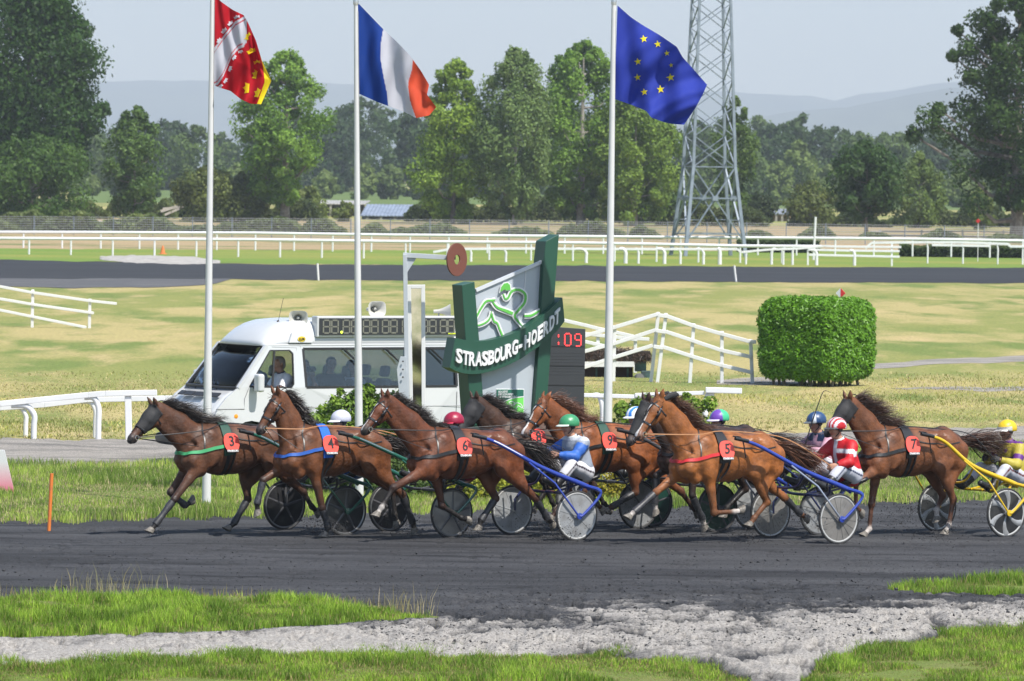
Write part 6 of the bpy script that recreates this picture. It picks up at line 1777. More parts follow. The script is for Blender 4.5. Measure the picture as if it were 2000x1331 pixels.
        text_on("digit", D['num'], .20, cc + lean * .012, rt, lean, M_BLACKPRINT, pl_, ext=.002, bold=.0045, shear=.12 if D['num'] in '9567' else 0, sx=.95)
        mb = MB(); q0 = Vector(ctr) - lean * .118
        mb.prism([q0 - rt * .092 + lean * .022, q0 + rt * .092 + lean * .022, q0 + rt * .085 - lean * .022, q0 - rt * .085 - lean * .022], nrm * .008)
        mb.build("plate_strip", M_BLACKPRINT, pl_)
        text_on("lettering", "STRASBOURG", .036, q0 + nrm * .010, rt, lean, M_WHITEPRINT, pl_, ext=.001, bold=.0008, sx=.80)
    return T, P, I, root

def coat(base, points, belly=None, muzzle=(0.05, 0.04, 0.038), hair=((0.008, 0.006, 0.006), (0.05, 0.032, 0.022)), **k):
    b = np.array(base, float)
    d = dict(coat=b, points=np.array(points, float), belly=np.array(belly if belly is not None else b * 1.25), muzzle=np.array(muzzle, float), hair=hair, white=np.array((0.55, 0.50, 0.46)), harness=M_LEATHER)
    d.update(k); return d
BLK = (0.014, 0.011, 0.010)
BAY = coat((0.095, 0.038, 0.018), BLK)
BAY2 = coat((0.125, 0.044, 0.016), BLK)
BAY_D = coat((0.060, 0.027, 0.014), BLK)
BAYRED = coat((0.170, 0.052, 0.018), (0.05, 0.022, 0.012))
CHEST = coat((0.260, 0.088, 0.022), (0.14, 0.055, 0.022), muzzle=(0.16, 0.085, 0.06), hair=((0.045, 0.014, 0.006), (0.16, 0.060, 0.025)), blaze=.022, socks=('RF', 'LF'))
CHEST9 = coat((0.215, 0.066, 0.019), (0.06, 0.025, 0.014), muzzle=(0.16, 0.10, 0.08), hair=((0.10, 0.035, 0.015), (0.17, 0.07, 0.035)), blaze=.028)
CHEST7 = coat((0.145, 0.052, 0.020), (0.10, 0.038, 0.018), hair=((0.028, 0.012, 0.008), (0.10, 0.042, 0.024)), socks=('LH', 'RH', 'RF'))
DARK2 = coat((0.050, 0.024, 0.015), BLK, socks=('RF', 'LF'))
BAY6 = coat((0.120, 0.036, 0.013), BLK); BAY6['blaze'] = .012; BAY6['socks'] = ('LF',)
M_BLUEFLEECE = mat("blue_fleece", (0.02, 0.12, 0.52), .9, bump=(120, .8, .01))
M_GREENCOL = mat("green_collar", (0.05, 0.30, 0.12), .6)
M_BLUECOL = mat("blue_collar", (0.02, 0.09, 0.36), .5)
M_REDCOL = mat("red_collar", (0.50, 0.02, 0.025), .5)

H3 = dict(O=(455, 1048), num='3', poll=(303, 797), muzzle=(251, 862), LF=[(340, 976), (304, 1024), (293, 1038)], RF=[(333, 962), (362, 988), (386, 972)],
          LH=[(592, 960), (609, 990), (622, 1002)], RH=[(484, 975), (457, 1022), (441, 1037)], ear=(.55, 0, 1), mask=(.0, .40), maskb=.12, padmat=M_GREENLEATHER, colmat=M_GREENCOL,
          mane=dict(len=.38, flow=(-1, .15, .02), spread=.30, sag=.14), boots={'LF': 1, 'RH': 1, 'RF': 1}, tail=dict(len=.6, flow=(-1, 0, -.2)))
H4 = dict(O=(648, 1053), num='4', poll=(541, 776), muzzle=(503, 846), LF=[(629, 993), (641, 1030), (634, 1045)], RF=[(514, 938), (502, 984), (504, 1006)],
          LH=[(785, 966), (806, 1020), (812, 1046)], RH=[(767, 958), (771, 1006), (777, 1030)], ear=(.35, 0, 1), blink=1, padmat=M_BLUEFLEECE, colmat=M_BLUECOL,
          mane=dict(len=.26, flow=(-1, .2, -.15), spread=.3, sag=.2), boots={'LF': 1, 'RF': 1, 'LH': 1}, tail=dict(len=.6, flow=(-1, 0, -.3)), poms=[(563, 791)])
H6 = dict(O=(908, 1058), num='6', poll=(752, 783), muzzle=(707, 846), LF=[(768, 953), (745, 992), (735, 1007)], RF=[(863, 988), (901, 1012), (924, 1018)],
          LH=[(1046, 974), (1069, 1013), (1082, 1027)], RH=[(968, 974), (940, 1016), (932, 1040)], ear=(.1, 0, 1), blink=1,
          mane=dict(len=.24, flow=(-1, .1, .05), spread=.3, sag=.15), boots={'RH': 1, 'LH': 1}, tail=dict(len=.80, flow=(-1, .10, -.42), sag=.22), poms=[(795, 811), (804, 814)])
H9 = dict(O=(1190, 1042), num='9', poll=(1060, 786), muzzle=(1021, 852), LF=[(1140, 960), (1166, 985), (1185, 1003)], RF=[(1110, 960), (1085, 1000), (1075, 1015)],
          LH=[(1241, 962), (1196, 990), (1178, 1003)], RH=[(1330, 960), (1352, 990), (1366, 1008)], ear=(-.5, 0, 1), padmat=M_GREENLEATHER,
          mane=dict(len=.34, flow=(-1, .1, -.02), spread=.25, sag=.12), boots={'LH': 1, 'LF': 1}, tail=dict(len=.8, flow=(-1, 0, -.2)))
H8 = dict(O=(1052, 1034), num='8', poll=(927, 786), muzzle=(893, 845), LF=[(1060, 940), (1078, 980), (1088, 1000)], RF=[(900, 950), (890, 990), (884, 1004)],
          LH=[(1160, 950), (1180, 985), (1196, 998)], RH=[(1067, 958), (1048, 985), (1040, 1003)], ear=(.2, 0, 1), mask=(-.02, .46),
          mane=dict(len=.3, flow=(-1, .1, .1), spread=.35, sag=.12), tail=dict(len=.7, flow=(-1, 0, -.2)))
H5 = dict(O=(1418, 1064), num='5', poll=(1286, 783), muzzle=(1243, 857), LF=[(1395, 1002), (1434, 1000), (1452, 997)], RF=[(1281, 962), (1239, 1000), (1225, 1013)],
          LH=[(1498, 981), (1473, 1012), (1461, 1030)], RH=[(1532, 972), (1563, 1004), (1577, 1012)], ear=(-.1, 0, 1), blink=0, colmat=M_REDCOL,
          mane=dict(len=.32, flow=(-1, .15, -.1), spread=.25, sag=.15), boots={'RF': 1, 'RH': 1, 'LF': 0}, tail=dict(len=.85, flow=(-1, .12, -.36), sag=.16))
H5['boots'] = {'RF': 1, 'RH': 1}; H5['cups'] = 1; H5['blink'] = 1
H2 = dict(O=(1392, 1047), num='2', poll=(1262, 789), muzzle=(1226, 868), LF=[(1352, 968), (1372, 1014), (1378, 1034)], RF=[(1282, 930), (1279, 984), (1281, 1000)],
          LH=[(1456, 955), (1420, 992), (1412, 1012)], RH=[(1500, 960), (1515, 992), (1524, 1010)], ear=(.1, 0, 1), mask=(-.02, .5),
          mane=dict(len=.3, flow=(-1, .1, 0), spread=.3), boots={'LF': 1, 'RF': 1}, tail=dict(len=.8, flow=(-1, .05, -.2)))
H7 = dict(O=(1780, 1050), num='7', poll=(1656, 786), muzzle=(1612, 850), LF=[(1672, 944), (1672, 992), (1688, 1006)], RF=[(1702, 986), (1698, 1034), (1690, 1043)],
          LH=[(1862, 976), (1853, 1026), (1846, 1042)], RH=[(1841, 968), (1829, 997), (1830, 1014)], ear=(.15, 0, 1), mask=(-.02, .42),
          mane=dict(len=.42, flow=(-1, .1, .12), spread=.28, sag=.10), tail=dict(len=.85, flow=(-1, .05, -.05), sag=.10))
TEAMS = {}
_rc = 0
for key, D, c, lab in (
    ('3', H3, BAY, "leading bay trotter with red plate 3, green breast collar and black eye mask"),
    ('4', H4, BAY2, "bay trotter with red plate 4 on a blue fleece saddle pad"),
    ('8', H8, BAY_D, "dark bay trotter with a black face mask half hidden behind the horse with plate 6"),
    ('9', H9, CHEST9, "chestnut trotter with red plate 9 behind the driver in the green helmet"),
    ('6', H6, BAY6, "bay trotter with red plate 6 reaching forward with its white footed near foreleg"),
    ('2', H2, DARK2, "dark brown trotter showing only head and legs behind the horse with plate 5"),
    ('5', H5, CHEST, "chestnut trotter with red plate 5, white blaze and red breast collar"),
    ('7', H7, CHEST7, "liver chestnut trotter with red plate 7 pulling the yellow sulky")):
    TEAMS[key] = horse(D, c, lab) + (D,)
# ================================================================== SULKIES, DRIVERS, REINS
def paint(n, c, c2=None): return mat(n, c, .28, coat=.4)
M_TYRE = mat("tyre_rubber", (0.022, 0.022, 0.023), .7)
M_RIMW = mat("white_rim", (0.40, 0.40, 0.39), .35)
M_RIMG = mat("grey_rim", (0.20, 0.20, 0.20), .3, metal=.6)
M_DISCG = mat("grey_wheel_disc", (0.25, 0.26, 0.27), .35, noise=(6, (0.17, 0.17, 0.17), 4, .45, .7))
M_DISCM = mat("dusty_wheel_disc", (0.20, 0.19, 0.178), .35, metal=.2, noise=(5, (0.13, 0.125, 0.118), 5, .45, .7))
M_DISCD = mat("dark_wheel_disc", (0.016, 0.016, 0.018), .35, noise=(6, (0.035, 0.035, 0.035), 4, .5, .7))
M_DISCGR = mat("green_wheel_disc", (0.006, 0.038, 0.026), .35)
M_SPOKED = mat("dark_spoke", (0.06, 0.06, 0.065), .35)
M_ALU = mat("brushed_aluminium", (0.55, 0.56, 0.58), .3, metal=.9)
M_BLUEP = paint("blue_paint", (0.018, 0.042, 0.27)); M_GREENP = paint("green_paint", (0.012, 0.085, 0.055)); M_YELP = paint("yellow_paint", (0.55, 0.36, 0.008))
M_NAVYP = paint("navy_paint", (0.008, 0.014, 0.07)); M_SILVP = mat("silver_paint", (0.30, 0.33, 0.40), .3, metal=.5)
def wheel(root, c, R, disc, rim, nsp, style, side):
    """c centre (local), side +1 outer face towards +y"""
    c = Vector(c); ax = Vector((0, side, 0))
    mb = MB()
    mb.lathe([(0.02, .018), (R * .45, .012), (R * .90, .003), (R * .90, -.003), (R * .45, -.012), (0.02, -.018)], c, ax, 40)
    wl = mb.build("wheel", disc, root, smooth=True)
    mb = MB(); mb.lathe([(R - .016 + .0165 * math.cos(q), .0165 * math.sin(q)) for q in np.linspace(0, 2 * math.pi, 8, endpoint=False)], c, ax, 48, close=True)
    mb.build("tyre", M_TYRE, wl, smooth=True)
    mb = MB(); mb.lathe([(R - .029, .010), (R - .037, .014), (R - .050, .009), (R - .050, -.009), (R - .037, -.014), (R - .029, -.010)], c, ax, 48, close=True)
    mb.build("rim", rim, wl, smooth=True)
    mb = MB(); mb.lathe([(.001, .040), (.022, .038), (.026, .02), (.040, .016), (.040, -.016), (.026, -.02), (.022, -.038), (.001, -.040)], c, ax, 16)
    mb.build("hub", M_ALU if style != 'dark' else M_SPOKED, wl, smooth=True)
    for i in range(nsp):
        a = 2 * math.pi * (i + .3) / nsp
        e1 = Vector((math.cos(a), 0, math.sin(a))); e2 = Vector((-math.sin(a), 0, math.cos(a)))
        mb = MB()
        for sd in (1, -1):
            pts = []
            for t in np.linspace(.10, .86, 6):
                bend = (.22 * math.sin(t * 2.6) if style == 'paddle' else 0) * R
                pts.append(c + e1 * (R * t) + e2 * bend + Vector((0, side * sd * (.020 - .014 * t), 0)))
            wdt = {'rib': (.012, .005), 'dark': (.020, .013), 'paddle': (.010, .050), 'thin': (.003, .003)}[style]
            mb.tube(pts, [wdt[0] + (wdt[1] - wdt[0]) * t for t in np.linspace(0, 1, 6)], 6, flat=.35 if style != 'thin' else 1, upv=e2)
        mb.build("spoke", {'rib': disc, 'dark': M_SPOKED, 'paddle': M_DISCG, 'thin': M_DISCM}[style], wl, smooth=True)
    return wl
W2 = .775
def sulky(key, S, label):
    T, P, I, hroot, D = TEAMS[key]
    R = S.get('R', .352)
    near = T.loc(*S['near'], W2); xa = near[0]
    root = empty("sulky", T.w((xa, 0, 0)), T.rz, label, "sulky", "two wheeled racing sulkies")
    fr, dk = S['paint'], S.get('paint2', S['paint'])
    X = lambda x, y, z: Vector((x - xa, y, z))           # team frame -> sulky frame
    wheel(root, (0, W2, R), R, S['disc'], S['rim'], S['nsp'], S['style'], 1)
    wheel(root, (0, -W2, R), R, S.get('disc2', S['disc']), S['rim'], S['nsp'], S['style'], -1)
    tipx = S.get('tip', .02)
    for s in (1, -1):
        mb = MB()
        pts = curve([(tipx - xa + .22, s * .36, 1.47), (tipx - xa - .10, s * .40, 1.435), (-.35 + .0, s * .62, .98), (-.22 - .02, s * .69, .765)], 8) if False else \
            curve([(tipx - xa + .09, s * .38, 1.46), (tipx - xa - .25, s * .42, 1.36), (.45, s * .56, 1.02), (-.17, s * .68, .775), (-.27, s * .70, .72)], 7)
        n_ = len(pts)
        mb.tube([Vector(v) for v in pts], [.020 + .016 * min(1, i / (n_ * .7)) for i in range(n_)], 10)
        sh = mb.build("shaft", fr, root, smooth=True)
        if s == 1 and S.get('stripe'):
            mb = MB(); pp = pts[6:-6] + np.array((0, .024, .006)); mb.tube([Vector(v) for v in pp], .007, 5, flat=.5); mb.build("stripe", S['stripe'], sh, smooth=True)  # silver ones on the green shafts are highlights put into colour
        mb = MB(); mb.tube([Vector(v) for v in curve([(tipx - xa + .13, s * .375, 1.47), (tipx - xa - .08, s * .40, 1.43)], 4)], .026, 10); mb.build("shaft_sleeve", M_LEATHER, sh, smooth=True)
        # rear fork down to the hub
        mb = MB()
        f1 = curve([(-.20, s * .69, .76), (-.33, s * (W2 + .075), .70), (-.31, s * (W2 + .085), .60), (-.06, s * (W2 + .080), R + .02), (0, s * (W2 + .07), R)], 6)
        mb.tube([Vector(v) for v in f1], [.026] * 8 + [.020] * (len(f1) - 8), 8)
        mb.build("fork", fr, root, smooth=True)
        mb = MB(); a = Vector(pts[int(n_ * .42)]) + Vector((0, s * .02, -.03)); b = Vector((.02, s * (W2 + .07), R + .01))
        mq_ = a * .62 + b * .38; mq_.y = s * (W2 + .05); mb.tube([a, mq_, b], [.013, .015, .013], 8); mb.build("strut", S.get('strut', fr), root, smooth=True)
        mb = MB(); mb.lathe([(.001, -.012), (.045, -.008), (.045, .008), (.001, .012)], (0, s * (W2 + .075), R), (0, 1, 0), 14)
        mb.build("hub_plate", fr, root, smooth=True)
        # inner stay
        mb = MB(); mb.tube([Vector((-.20, s * .66, .76)), Vector((.02, s * (W2 - .09), R + .15)), Vector((0, s * (W2 - .07), R))], [.02, .018, .016], 8); mb.build("inner_fork", dk, root, smooth=True)
        # footrest
        mb = MB(); fx = -1.25 - xa + S.get('dx', 0)
        mb.tube([Vector((fx + .05, s * .50, .92)), Vector((fx + .02, s * .42, .74)), Vector((fx, s * .28, .70))], .012, 6)
        mb.tube([Vector((fx, s * .34, .70)), Vector((fx, s * .20, .70)), Vector((fx + .03, s * .20, .80))], .014, 6)
        mb.build("footrest", M_LEATHER, root, smooth=True)
    mb = MB(); mb.tube([Vector(v) for v in curve([(.02, -.60, .80), (-.05, -.45, .66), (-.12, 0, .64), (-.05, .45, .66), (.02, .60, .80)], 7)], .020, 8); mb.build("crossbar", dk, root, smooth=True)
    mb = MB(); mb.tube([Vector(v) for v in curve([(.42, -.56, 1.0), (.40, -.3, .78), (.40, .3, .78), (.42, .56, 1.0)], 7)], .016, 8); mb.build("arch_bar", dk, root, smooth=True)
    sx = D_SEAT + S.get('dx', 0) - xa
    mb = MB(); mb.tube([Vector((-.08, .12, .64)), Vector((sx + .05, .08, .76))], .016, 6); mb.tube([Vector((-.08, -.12, .64)), Vector((sx + .05, -.08, .76))], .016, 6); mb.build("seat_bracket", dk, root, smooth=True)
    # seat
    VV = []
    for i in range(9):
        for j in range(9):
            u, v = i / 8 - .5, j / 8 - .5
            rr = math.sqrt(max(0, 1 - (1.7 * abs(v)) ** 2 * .35))
            VV.append((sx + u * .42 * rr, v * .34 * (1 - .25 * (u + .5)), .80 + .07 * max(0, -u * 2 - .35) ** 1.2 + .05 * (2 * abs(v)) ** 2))
    FF = [(i * 9 + j, i * 9 + j + 1, (i + 1) * 9 + j + 1, (i + 1) * 9 + j) for i in range(8) for j in range(8)]
    mb = MB(); mb.add(VV, FF); st = mb.build("seat", M_LEATHER, root, smooth=True); st.modifiers.new("s", 'SOLIDIFY').thickness = .045
    if S.get('text'):
        a = Vector((.30, .0, 0)); 
        dirv = Vector((.45 + .17, -.12, .245)).normalized()
        V0 = Vector((.10, .655, .885)) + Vector((0, .028, .0))
        text_on("lettering", S['text'], .050, V0, -dirv, Vector((-dirv.z, 0, dirv.x)) * -1 if False else Vector((0.37, 0, .93)), M_WHITEPRINT, root, ext=.001, bold=.001)
    return root, xa
D_SEAT = -1.96
def C3(*c): return np.array(c, float)
def plain(c): return lambda V, J: np.tile(np.array(c, float), (len(V), 1))
def driver_joints(dx=0, dz=0, lean=0, hl=None, hr=None, turn=0.0, headdz=0):
    J = dict(hipL=(-1.95, .11, .91), hipR=(-1.95, -.11, .91), chest=(-1.86, 0, 1.235), neck=(-1.80, 0, 1.385), head=(-1.735, turn * .02, 1.545 + headdz),
             shL=(-1.86, .185, 1.325), shR=(-1.84, -.185, 1.325), elL=(-1.66, .27, 1.14), elR=(-1.60, -.24, 1.18), wrL=(-1.43, .16, 1.17), wrR=(-1.36, -.10, 1.24),
             knL=(-1.60, .27, 1.03), knR=(-1.58, -.27, 1.03), anL=(-1.32, .29, .76), anR=(-1.28, -.29, .78), toL=(-1.12, .30, .84), toR=(-1.08, -.30, .86))
    if hl: J['wrL'] = hl[0]; J['elL'] = hl[1]
    if hr: J['wrR'] = hr[0]; J['elR'] = hr[1]
    for k in ('chest', 'neck', 'head', 'shL', 'shR'):
        v = J[k]; J[k] = (v[0] + lean * (v[2] - .91), v[1], v[2])
    J = {k: (v[0] + dx, v[1], v[2] + dz) for k, v in J.items()}
    J['face'] = (1, turn, -.12)
    J['palmL'] = (0.1, -1, -.2); J['palmR'] = (0.1, 1, -.2); J['thL'] = 1; J['thR'] = -1
    # thumb up
    return J
SK = (0.42, 0.23, 0.16); SK2 = (0.20, 0.11, 0.08)
WHT = np.array((.55, .55, .57)); GREY = np.array((.24, .27, .32)); BLUE = np.array((.030, .11, .40)); RED = np.array((.42, .008, .014)); PINK = np.array((.50, .28, .35)); NAVY = np.array((.008, .020, .055)); YEL = np.array((.36, .30, .035)); PURP = np.array((.10, .02, .18))
def armmask(V, J, frac=0.0):
    m_ = np.zeros(len(V), bool)
    for s in 'LR':
        a, b, c = (np.array(J[k + s]) for k in ('sh', 'el', 'wr'))
        for p0, p1 in ((a, b), (b, c)):
            ax = p1 - p0; L = np.linalg.norm(ax); ax = ax / L
            t = (V - p0) @ ax; r = np.linalg.norm((V - p0) - np.clip(t, 0, L)[:, None] * ax, axis=1)
            m_ |= (r < .088) & (t > frac)
    return m_
def j6(V, J):
    C = np.tile(GREY, (len(V), 1)); C[armmask(V, J, -.02)] = BLUE; C[V[:, 2] > J['shL'][2] + .035] = (.42, .45, .50); return C
def j5(V, J):
    C = np.tile(RED, (len(V), 1)); ch = np.array(J['chest']); r = V - ch
    C[(np.abs(r[:, 2] + .02) < .035) & (r[:, 1] > .13) & (r[:, 0] < .09) & (r[:, 0] > -.09)] = WHT
    C[(r[:, 0] > .08) & (np.abs(r[:, 1]) < .035)] = WHT; C[(r[:, 0] > .04) & (np.abs(r[:, 2] - .02) < .03) & (r[:, 1] > 0)] = WHT
    return C
def j2(V, J):
    C = np.tile(PINK, (len(V), 1)); ch = np.array(J['chest']); r = V - ch
    C[(r[:, 2] > .06) & (np.abs(r[:, 1]) < .17) & ~((r[:, 0] > 0) & (np.abs(r[:, 1]) < .045))] = NAVY; C[r[:, 2] < -.2] = NAVY
    C[(np.abs(r[:, 2] + .08) < .02) & (r[:, 0] > 0)] = WHT
    return C
def j7(V, J):
    C = np.tile(YEL, (len(V), 1)); ch = np.array(J['chest']); r = V - ch
    el = np.array(J['elL']) * .5 + np.array(J['shL']) * .5
    for s in 'LR':
        a = np.array(J['sh' + s]); b = np.array(J['el' + s]); ax = unit(b - a); t = (V - a) @ ax; L = np.linalg.norm(b - a)
        rr = np.linalg.norm((V - a) - t[:, None] * ax, axis=1)
        C[(np.abs(t - L * .62) < .040) & (rr < .10)] = PURP
    C[(np.abs(r[:, 2] + .06) < .015) & (r[:, 0] > .02) & ~armmask(V, J)] = PURP
    C[(np.hypot(r[:, 1] - .06, r[:, 2] - .05) < .028) & (r[:, 0] > .05)] = PURP
    C[r[:, 2] > .155] = PURP
    return C
def solid(c): return lambda e, a: c
def stripes5(e, a): return tuple(RED * 0.9) if (int((math.cos(e) * math.sin(a) + 1) * 5.2 + .35) % 2 == 0) else (.52, .52, .55)
def quarters(c1, c2): return lambda e, a: c1 if (math.sin(a * 2 + .5) > 0) else c2
def bluewhite(e, a): return (.03, .20, .62) if (int((math.cos(e) * math.sin(a) + 1) * 3 + .5) % 2 == 0) else (.72, .74, .78)
def helm2(e, a): return (.60, .64, .70) if (abs(((a + .9) % 6.28) - 1.7) < .16 and e < 1.2) else (.020, .055, .14)
def helm7(e, a): return (.5, .5, .48) if (e < .28 and math.cos(a) > .1) else (.58, .40, .01)
OUT = {
 '6': dict(name='six', skin=SK, jacket=j6, helmet=solid((.04, .23, .10)), visor=(.5, .56, .5), breeches=(.50, .50, .52), collar=(.45, .48, .5), goggles=None, glove=(0.48, 0.27, 0.2)),
 '5': dict(name='five', skin=SK, jacket=j5, helmet=stripes5, visor=(.05, .05, .05), breeches=(.44, .45, .50), piping=(.03, .04, .08), collar=tuple(WHT), goggles=(.02, .02, .02), glove=SK),
 '2': dict(name='two', skin=SK, jacket=j2, helmet=helm2, visor=(.10, .11, .12), breeches=(.46, .46, .50), collar=tuple(NAVY), goggles=(.02, .02, .02), glove=(.03, .03, .035)),
 '7': dict(name='seven', skin=SK2, jacket=j7, helmet=helm7, visor=(.75, .75, .72), breeches=(.42, .43, .48), piping=(.10, .03, .03), collar=tuple(PURP), goggles=(.55, .10, .02), glove=(.05, .05, .05)),
 '3': dict(name='three', skin=SK, jacket=plain((.03, .12, .40)), helmet=solid((.46, .47, .54)), visor=(.65, .66, .7), breeches=(.6, .6, .62), collar=(.03, .12, .4), goggles=(.02, .02, .02)),
 '4': dict(name='four', skin=SK, jacket=plain((.35, .02, .05)), helmet=solid((.26, .008, .035)), visor=(.42, .012, .045), breeches=(.6, .6, .62), collar=(.3, .02, .05), goggles=(.02, .02, .02)),
 '8': dict(name='eight', skin=SK, jacket=plain((.05, .2, .55)), helmet=bluewhite, visor=(.7, .7, .72), breeches=(.6, .6, .62), collar=(.7, .7, .7), goggles=(.02, .02, .02)),
 '9': dict(name='nine', skin=SK, jacket=plain((.04, .04, .05)), helmet=quarters((.13, .05, .33), (.05, .42, .20)), visor=(.5, .45, .6), breeches=(.6, .6, .62), collar=(.1, .05, .3), goggles=(.02, .02, .02))}
SUL = {
 '3': (dict(near=(674, 999), paint=M_GREENP, paint2=M_SPOKED, disc=M_DISCD, disc2=M_DISCD, rim=M_RIMG, nsp=5, style='dark', stripe=M_SILVP, dx=.10), "green sulky with black disc wheels behind the leading horse with plate 3"),
 '4': (dict(near=(882, 1004), paint=M_GREENP, paint2=M_SPOKED, disc=M_DISCM, disc2=M_DISCD, rim=M_RIMG, nsp=5, style='dark', stripe=M_SILVP, dx=-.10), "green sulky with dark spoked wheels behind the horse with plate 4"),
 '8': (dict(near=(1247, 984), paint=M_SPOKED, paint2=M_SPOKED, disc=M_DISCG, rim=M_RIMG, nsp=7, style='rib'), "sulky with a silver wheel mostly hidden behind the horse with plate 9"),
 '9': (dict(near=(1401, 990), paint=M_SPOKED, paint2=M_SPOKED, disc=M_DISCGR, rim=M_SPOKED, nsp=5, style='dark', dx=-.03), "dark sulky with green disc wheels behind the horse with plate 9"),
 '6': (dict(near=(1126, 1009), paint=M_BLUEP, paint2=M_NAVYP, disc=M_DISCG, rim=M_RIMW, nsp=7, style='rib', stripe=M_WHITEPRINT), "blue sulky with light grey ribbed wheels behind the horse with plate 6"),
 '2': (dict(near=(1600, 1001), paint=M_NAVYP, paint2=M_SPOKED, disc=M_DISCG, rim=M_RIMG, nsp=7, style='thin', dx=.05), "sulky with silver wheels partly hidden by the sulky of the driver in red"),
 '5': (dict(near=(1638, 1016), paint=M_BLUEP, paint2=M_NAVYP, disc=M_DISCM, rim=M_RIMW, nsp=16, style='thin', strut=M_SILVP), "blue sulky with dusty smooth disc wheels carrying the driver in red"),
 '7': (dict(near=(1965, 1006), paint=M_YELP, paint2=M_YELP, disc=M_DISCD, rim=M_RIMW, nsp=6, style='paddle', stripe=None, dx=.10), "yellow sulky with dark curved spoke wheels at the right edge")}
DRV = {
 '3': (dict(dx=-.06, lean=.05), "driver in a white helmet seen low behind the horse with plate 4"),
 '4': (dict(dx=-.28), "driver in a crimson helmet looking out behind the back of the horse with plate 6"),
 '8': (dict(dx=.05), "driver in a blue and white striped helmet hidden behind the blazed head of horse 5"),
 '9': (dict(dx=-.18, dz=0), "driver in a purple and green quartered helmet behind the neck of horse 5"),
 '6': (dict(), "driver in a green helmet and grey jacket with blue sleeves on a blue sulky"),
 '2': (dict(dx=-.08), "driver in a dark blue helmet and pink and navy silks holding an upright whip"),
 '5': (dict(dx=-.18, hl=((-1.52, .26, 1.06), (-1.70, .33, 1.10)), hr=((-1.28, -.10, 1.20), (-1.55, -.22, 1.14)), lean=.03), "driver in a red and white striped helmet and red jacket on the blue sulky"),
 '7': (dict(dx=.12, dz=-.09, lean=-.16, hl=((-1.58, .16, 1.16), (-1.78, .30, 1.08)), hr=((-1.52, -.10, 1.18), (-1.78, -.28, 1.10))), "driver in a yellow helmet, orange goggles and yellow silks at the right edge")}
for key in ('3', '4', '8', '9', '6', '2', '5', '7'):
    S, lab = SUL[key]
    T, P, I, hroot, D = TEAMS[key]
    S['dx'] = DRV[key][0].get('dx', 0)
    sroot, xa = sulky(key, S, lab)
    J = driver_joints(**DRV[key][0])
    pr, H = person(T.o, T.rz, J, OUT[key], DRV[key][1], group="drivers on the sulkies")
    rm = M_TAN if key in '45' else M_LEATHER
    for s, sn in ((1, 'L'), (-1, 'R')):
        mb = MB(); w = np.array(J['wr' + sn]) + np.array((.07, 0, -.01))
        bit = I['bit%d' % s]
        mb.tube([Vector(v) for v in curve([bit, (0.66, s * .22, bit[2] * .35 + 1.52 * .65), (.24, s * .13, 1.56), (-.40, s * .16, 1.52), (-.95, s * .16, 1.42), w], 6)], .0075, 5, flat=.4)
        mb.build("rein", rm, hroot, smooth=True)
        mb = MB(); mb.tube([Vector(v) for v in curve([(.16, s * .335, 1.50), (.04, s * .385, 1.46), (-.05, s * .36, 1.20)], 5)], .010, 6); mb.build("shaft_strap", M_LEATHER, hroot, smooth=True)
# whips
def whip(key, pts, label):
    T, P, I, hroot, D = TEAMS[key]
    mb = MB(); w = [T.w(tuple(T.loc(a, b, y))) for a, b, y in pts]
    c = curve([tuple(v) for v in w], 6); n = len(c)
    mb.tube([Vector(v) for v in c], [.008 * (1 - i / n) + .0028 for i in range(n)], 5)
    o = mb.build("whip", M_LEATHER, smooth=True); tag(o, label, "whip", "driving whips")
whip('2', [(1568, 884, .10), (1582, 838, .10), (1598, 790, .10), (1607, 767, .10), (1614, 764, .10), (1622, 767, .10)], "long thin black whip standing upright before the driver in the dark blue helmet")
# ================================================================== TIMING VAN
M_VAN = mat("white_car_paint", (0.50, 0.51, 0.52), .22, coat=.5)
M_BLACKPL = mat("black_plastic", (0.02, 0.02, 0.022), .5)
M_DARKIN = mat("dark_interior", (0.36, 0.37, 0.385), .8)
M_SEATC = mat("seat_cloth", (0.16, 0.165, 0.18), .9)
M_BEIGE = mat("beige_headrest", (0.34, 0.36, 0.28), .8)
def glass_mat(name, tint, refl=.12):
    if name in MATS: return MATS[name]
    M = bpy.data.materials.new(name); M.use_nodes = True; nt = M.node_tree; nt.nodes.clear()
    o = nt.nodes.new("ShaderNodeOutputMaterial"); t = nt.nodes.new("ShaderNodeBsdfTransparent"); t.inputs[0].default_value = (*tint, 1)
    g = nt.nodes.new("ShaderNodeBsdfGlossy"); g.inputs["Roughness"].default_value = .02; g.inputs[0].default_value = (.9, .93, .95, 1)
    fr = nt.nodes.new("ShaderNodeFresnel"); fr.inputs[0].default_value = 1.28
    mr = nt.nodes.new("ShaderNodeMath"); mr.operation = 'ADD'; mr.inputs[1].default_value = refl
    x = nt.nodes.new("ShaderNodeMixShader"); nt.links.new(fr.outputs[0], mr.inputs[0]); nt.links.new(mr.outputs[0], x.inputs[0])
    nt.links.new(t.outputs[0], x.inputs[1]); nt.links.new(g.outputs[0], x.inputs[2]); nt.links.new(x.outputs[0], o.inputs[0])
    MATS[name] = M; return M
M_GLASS = glass_mat("window_glass", (.93, .96, .96), .0); M_GLASSD = glass_mat("tinted_window_glass", (.66, .70, .74), .04)
VT = Team(611, 905, math.radians(30))
VP = lambda px, py, y=.97: VT.loc(px, py, y)
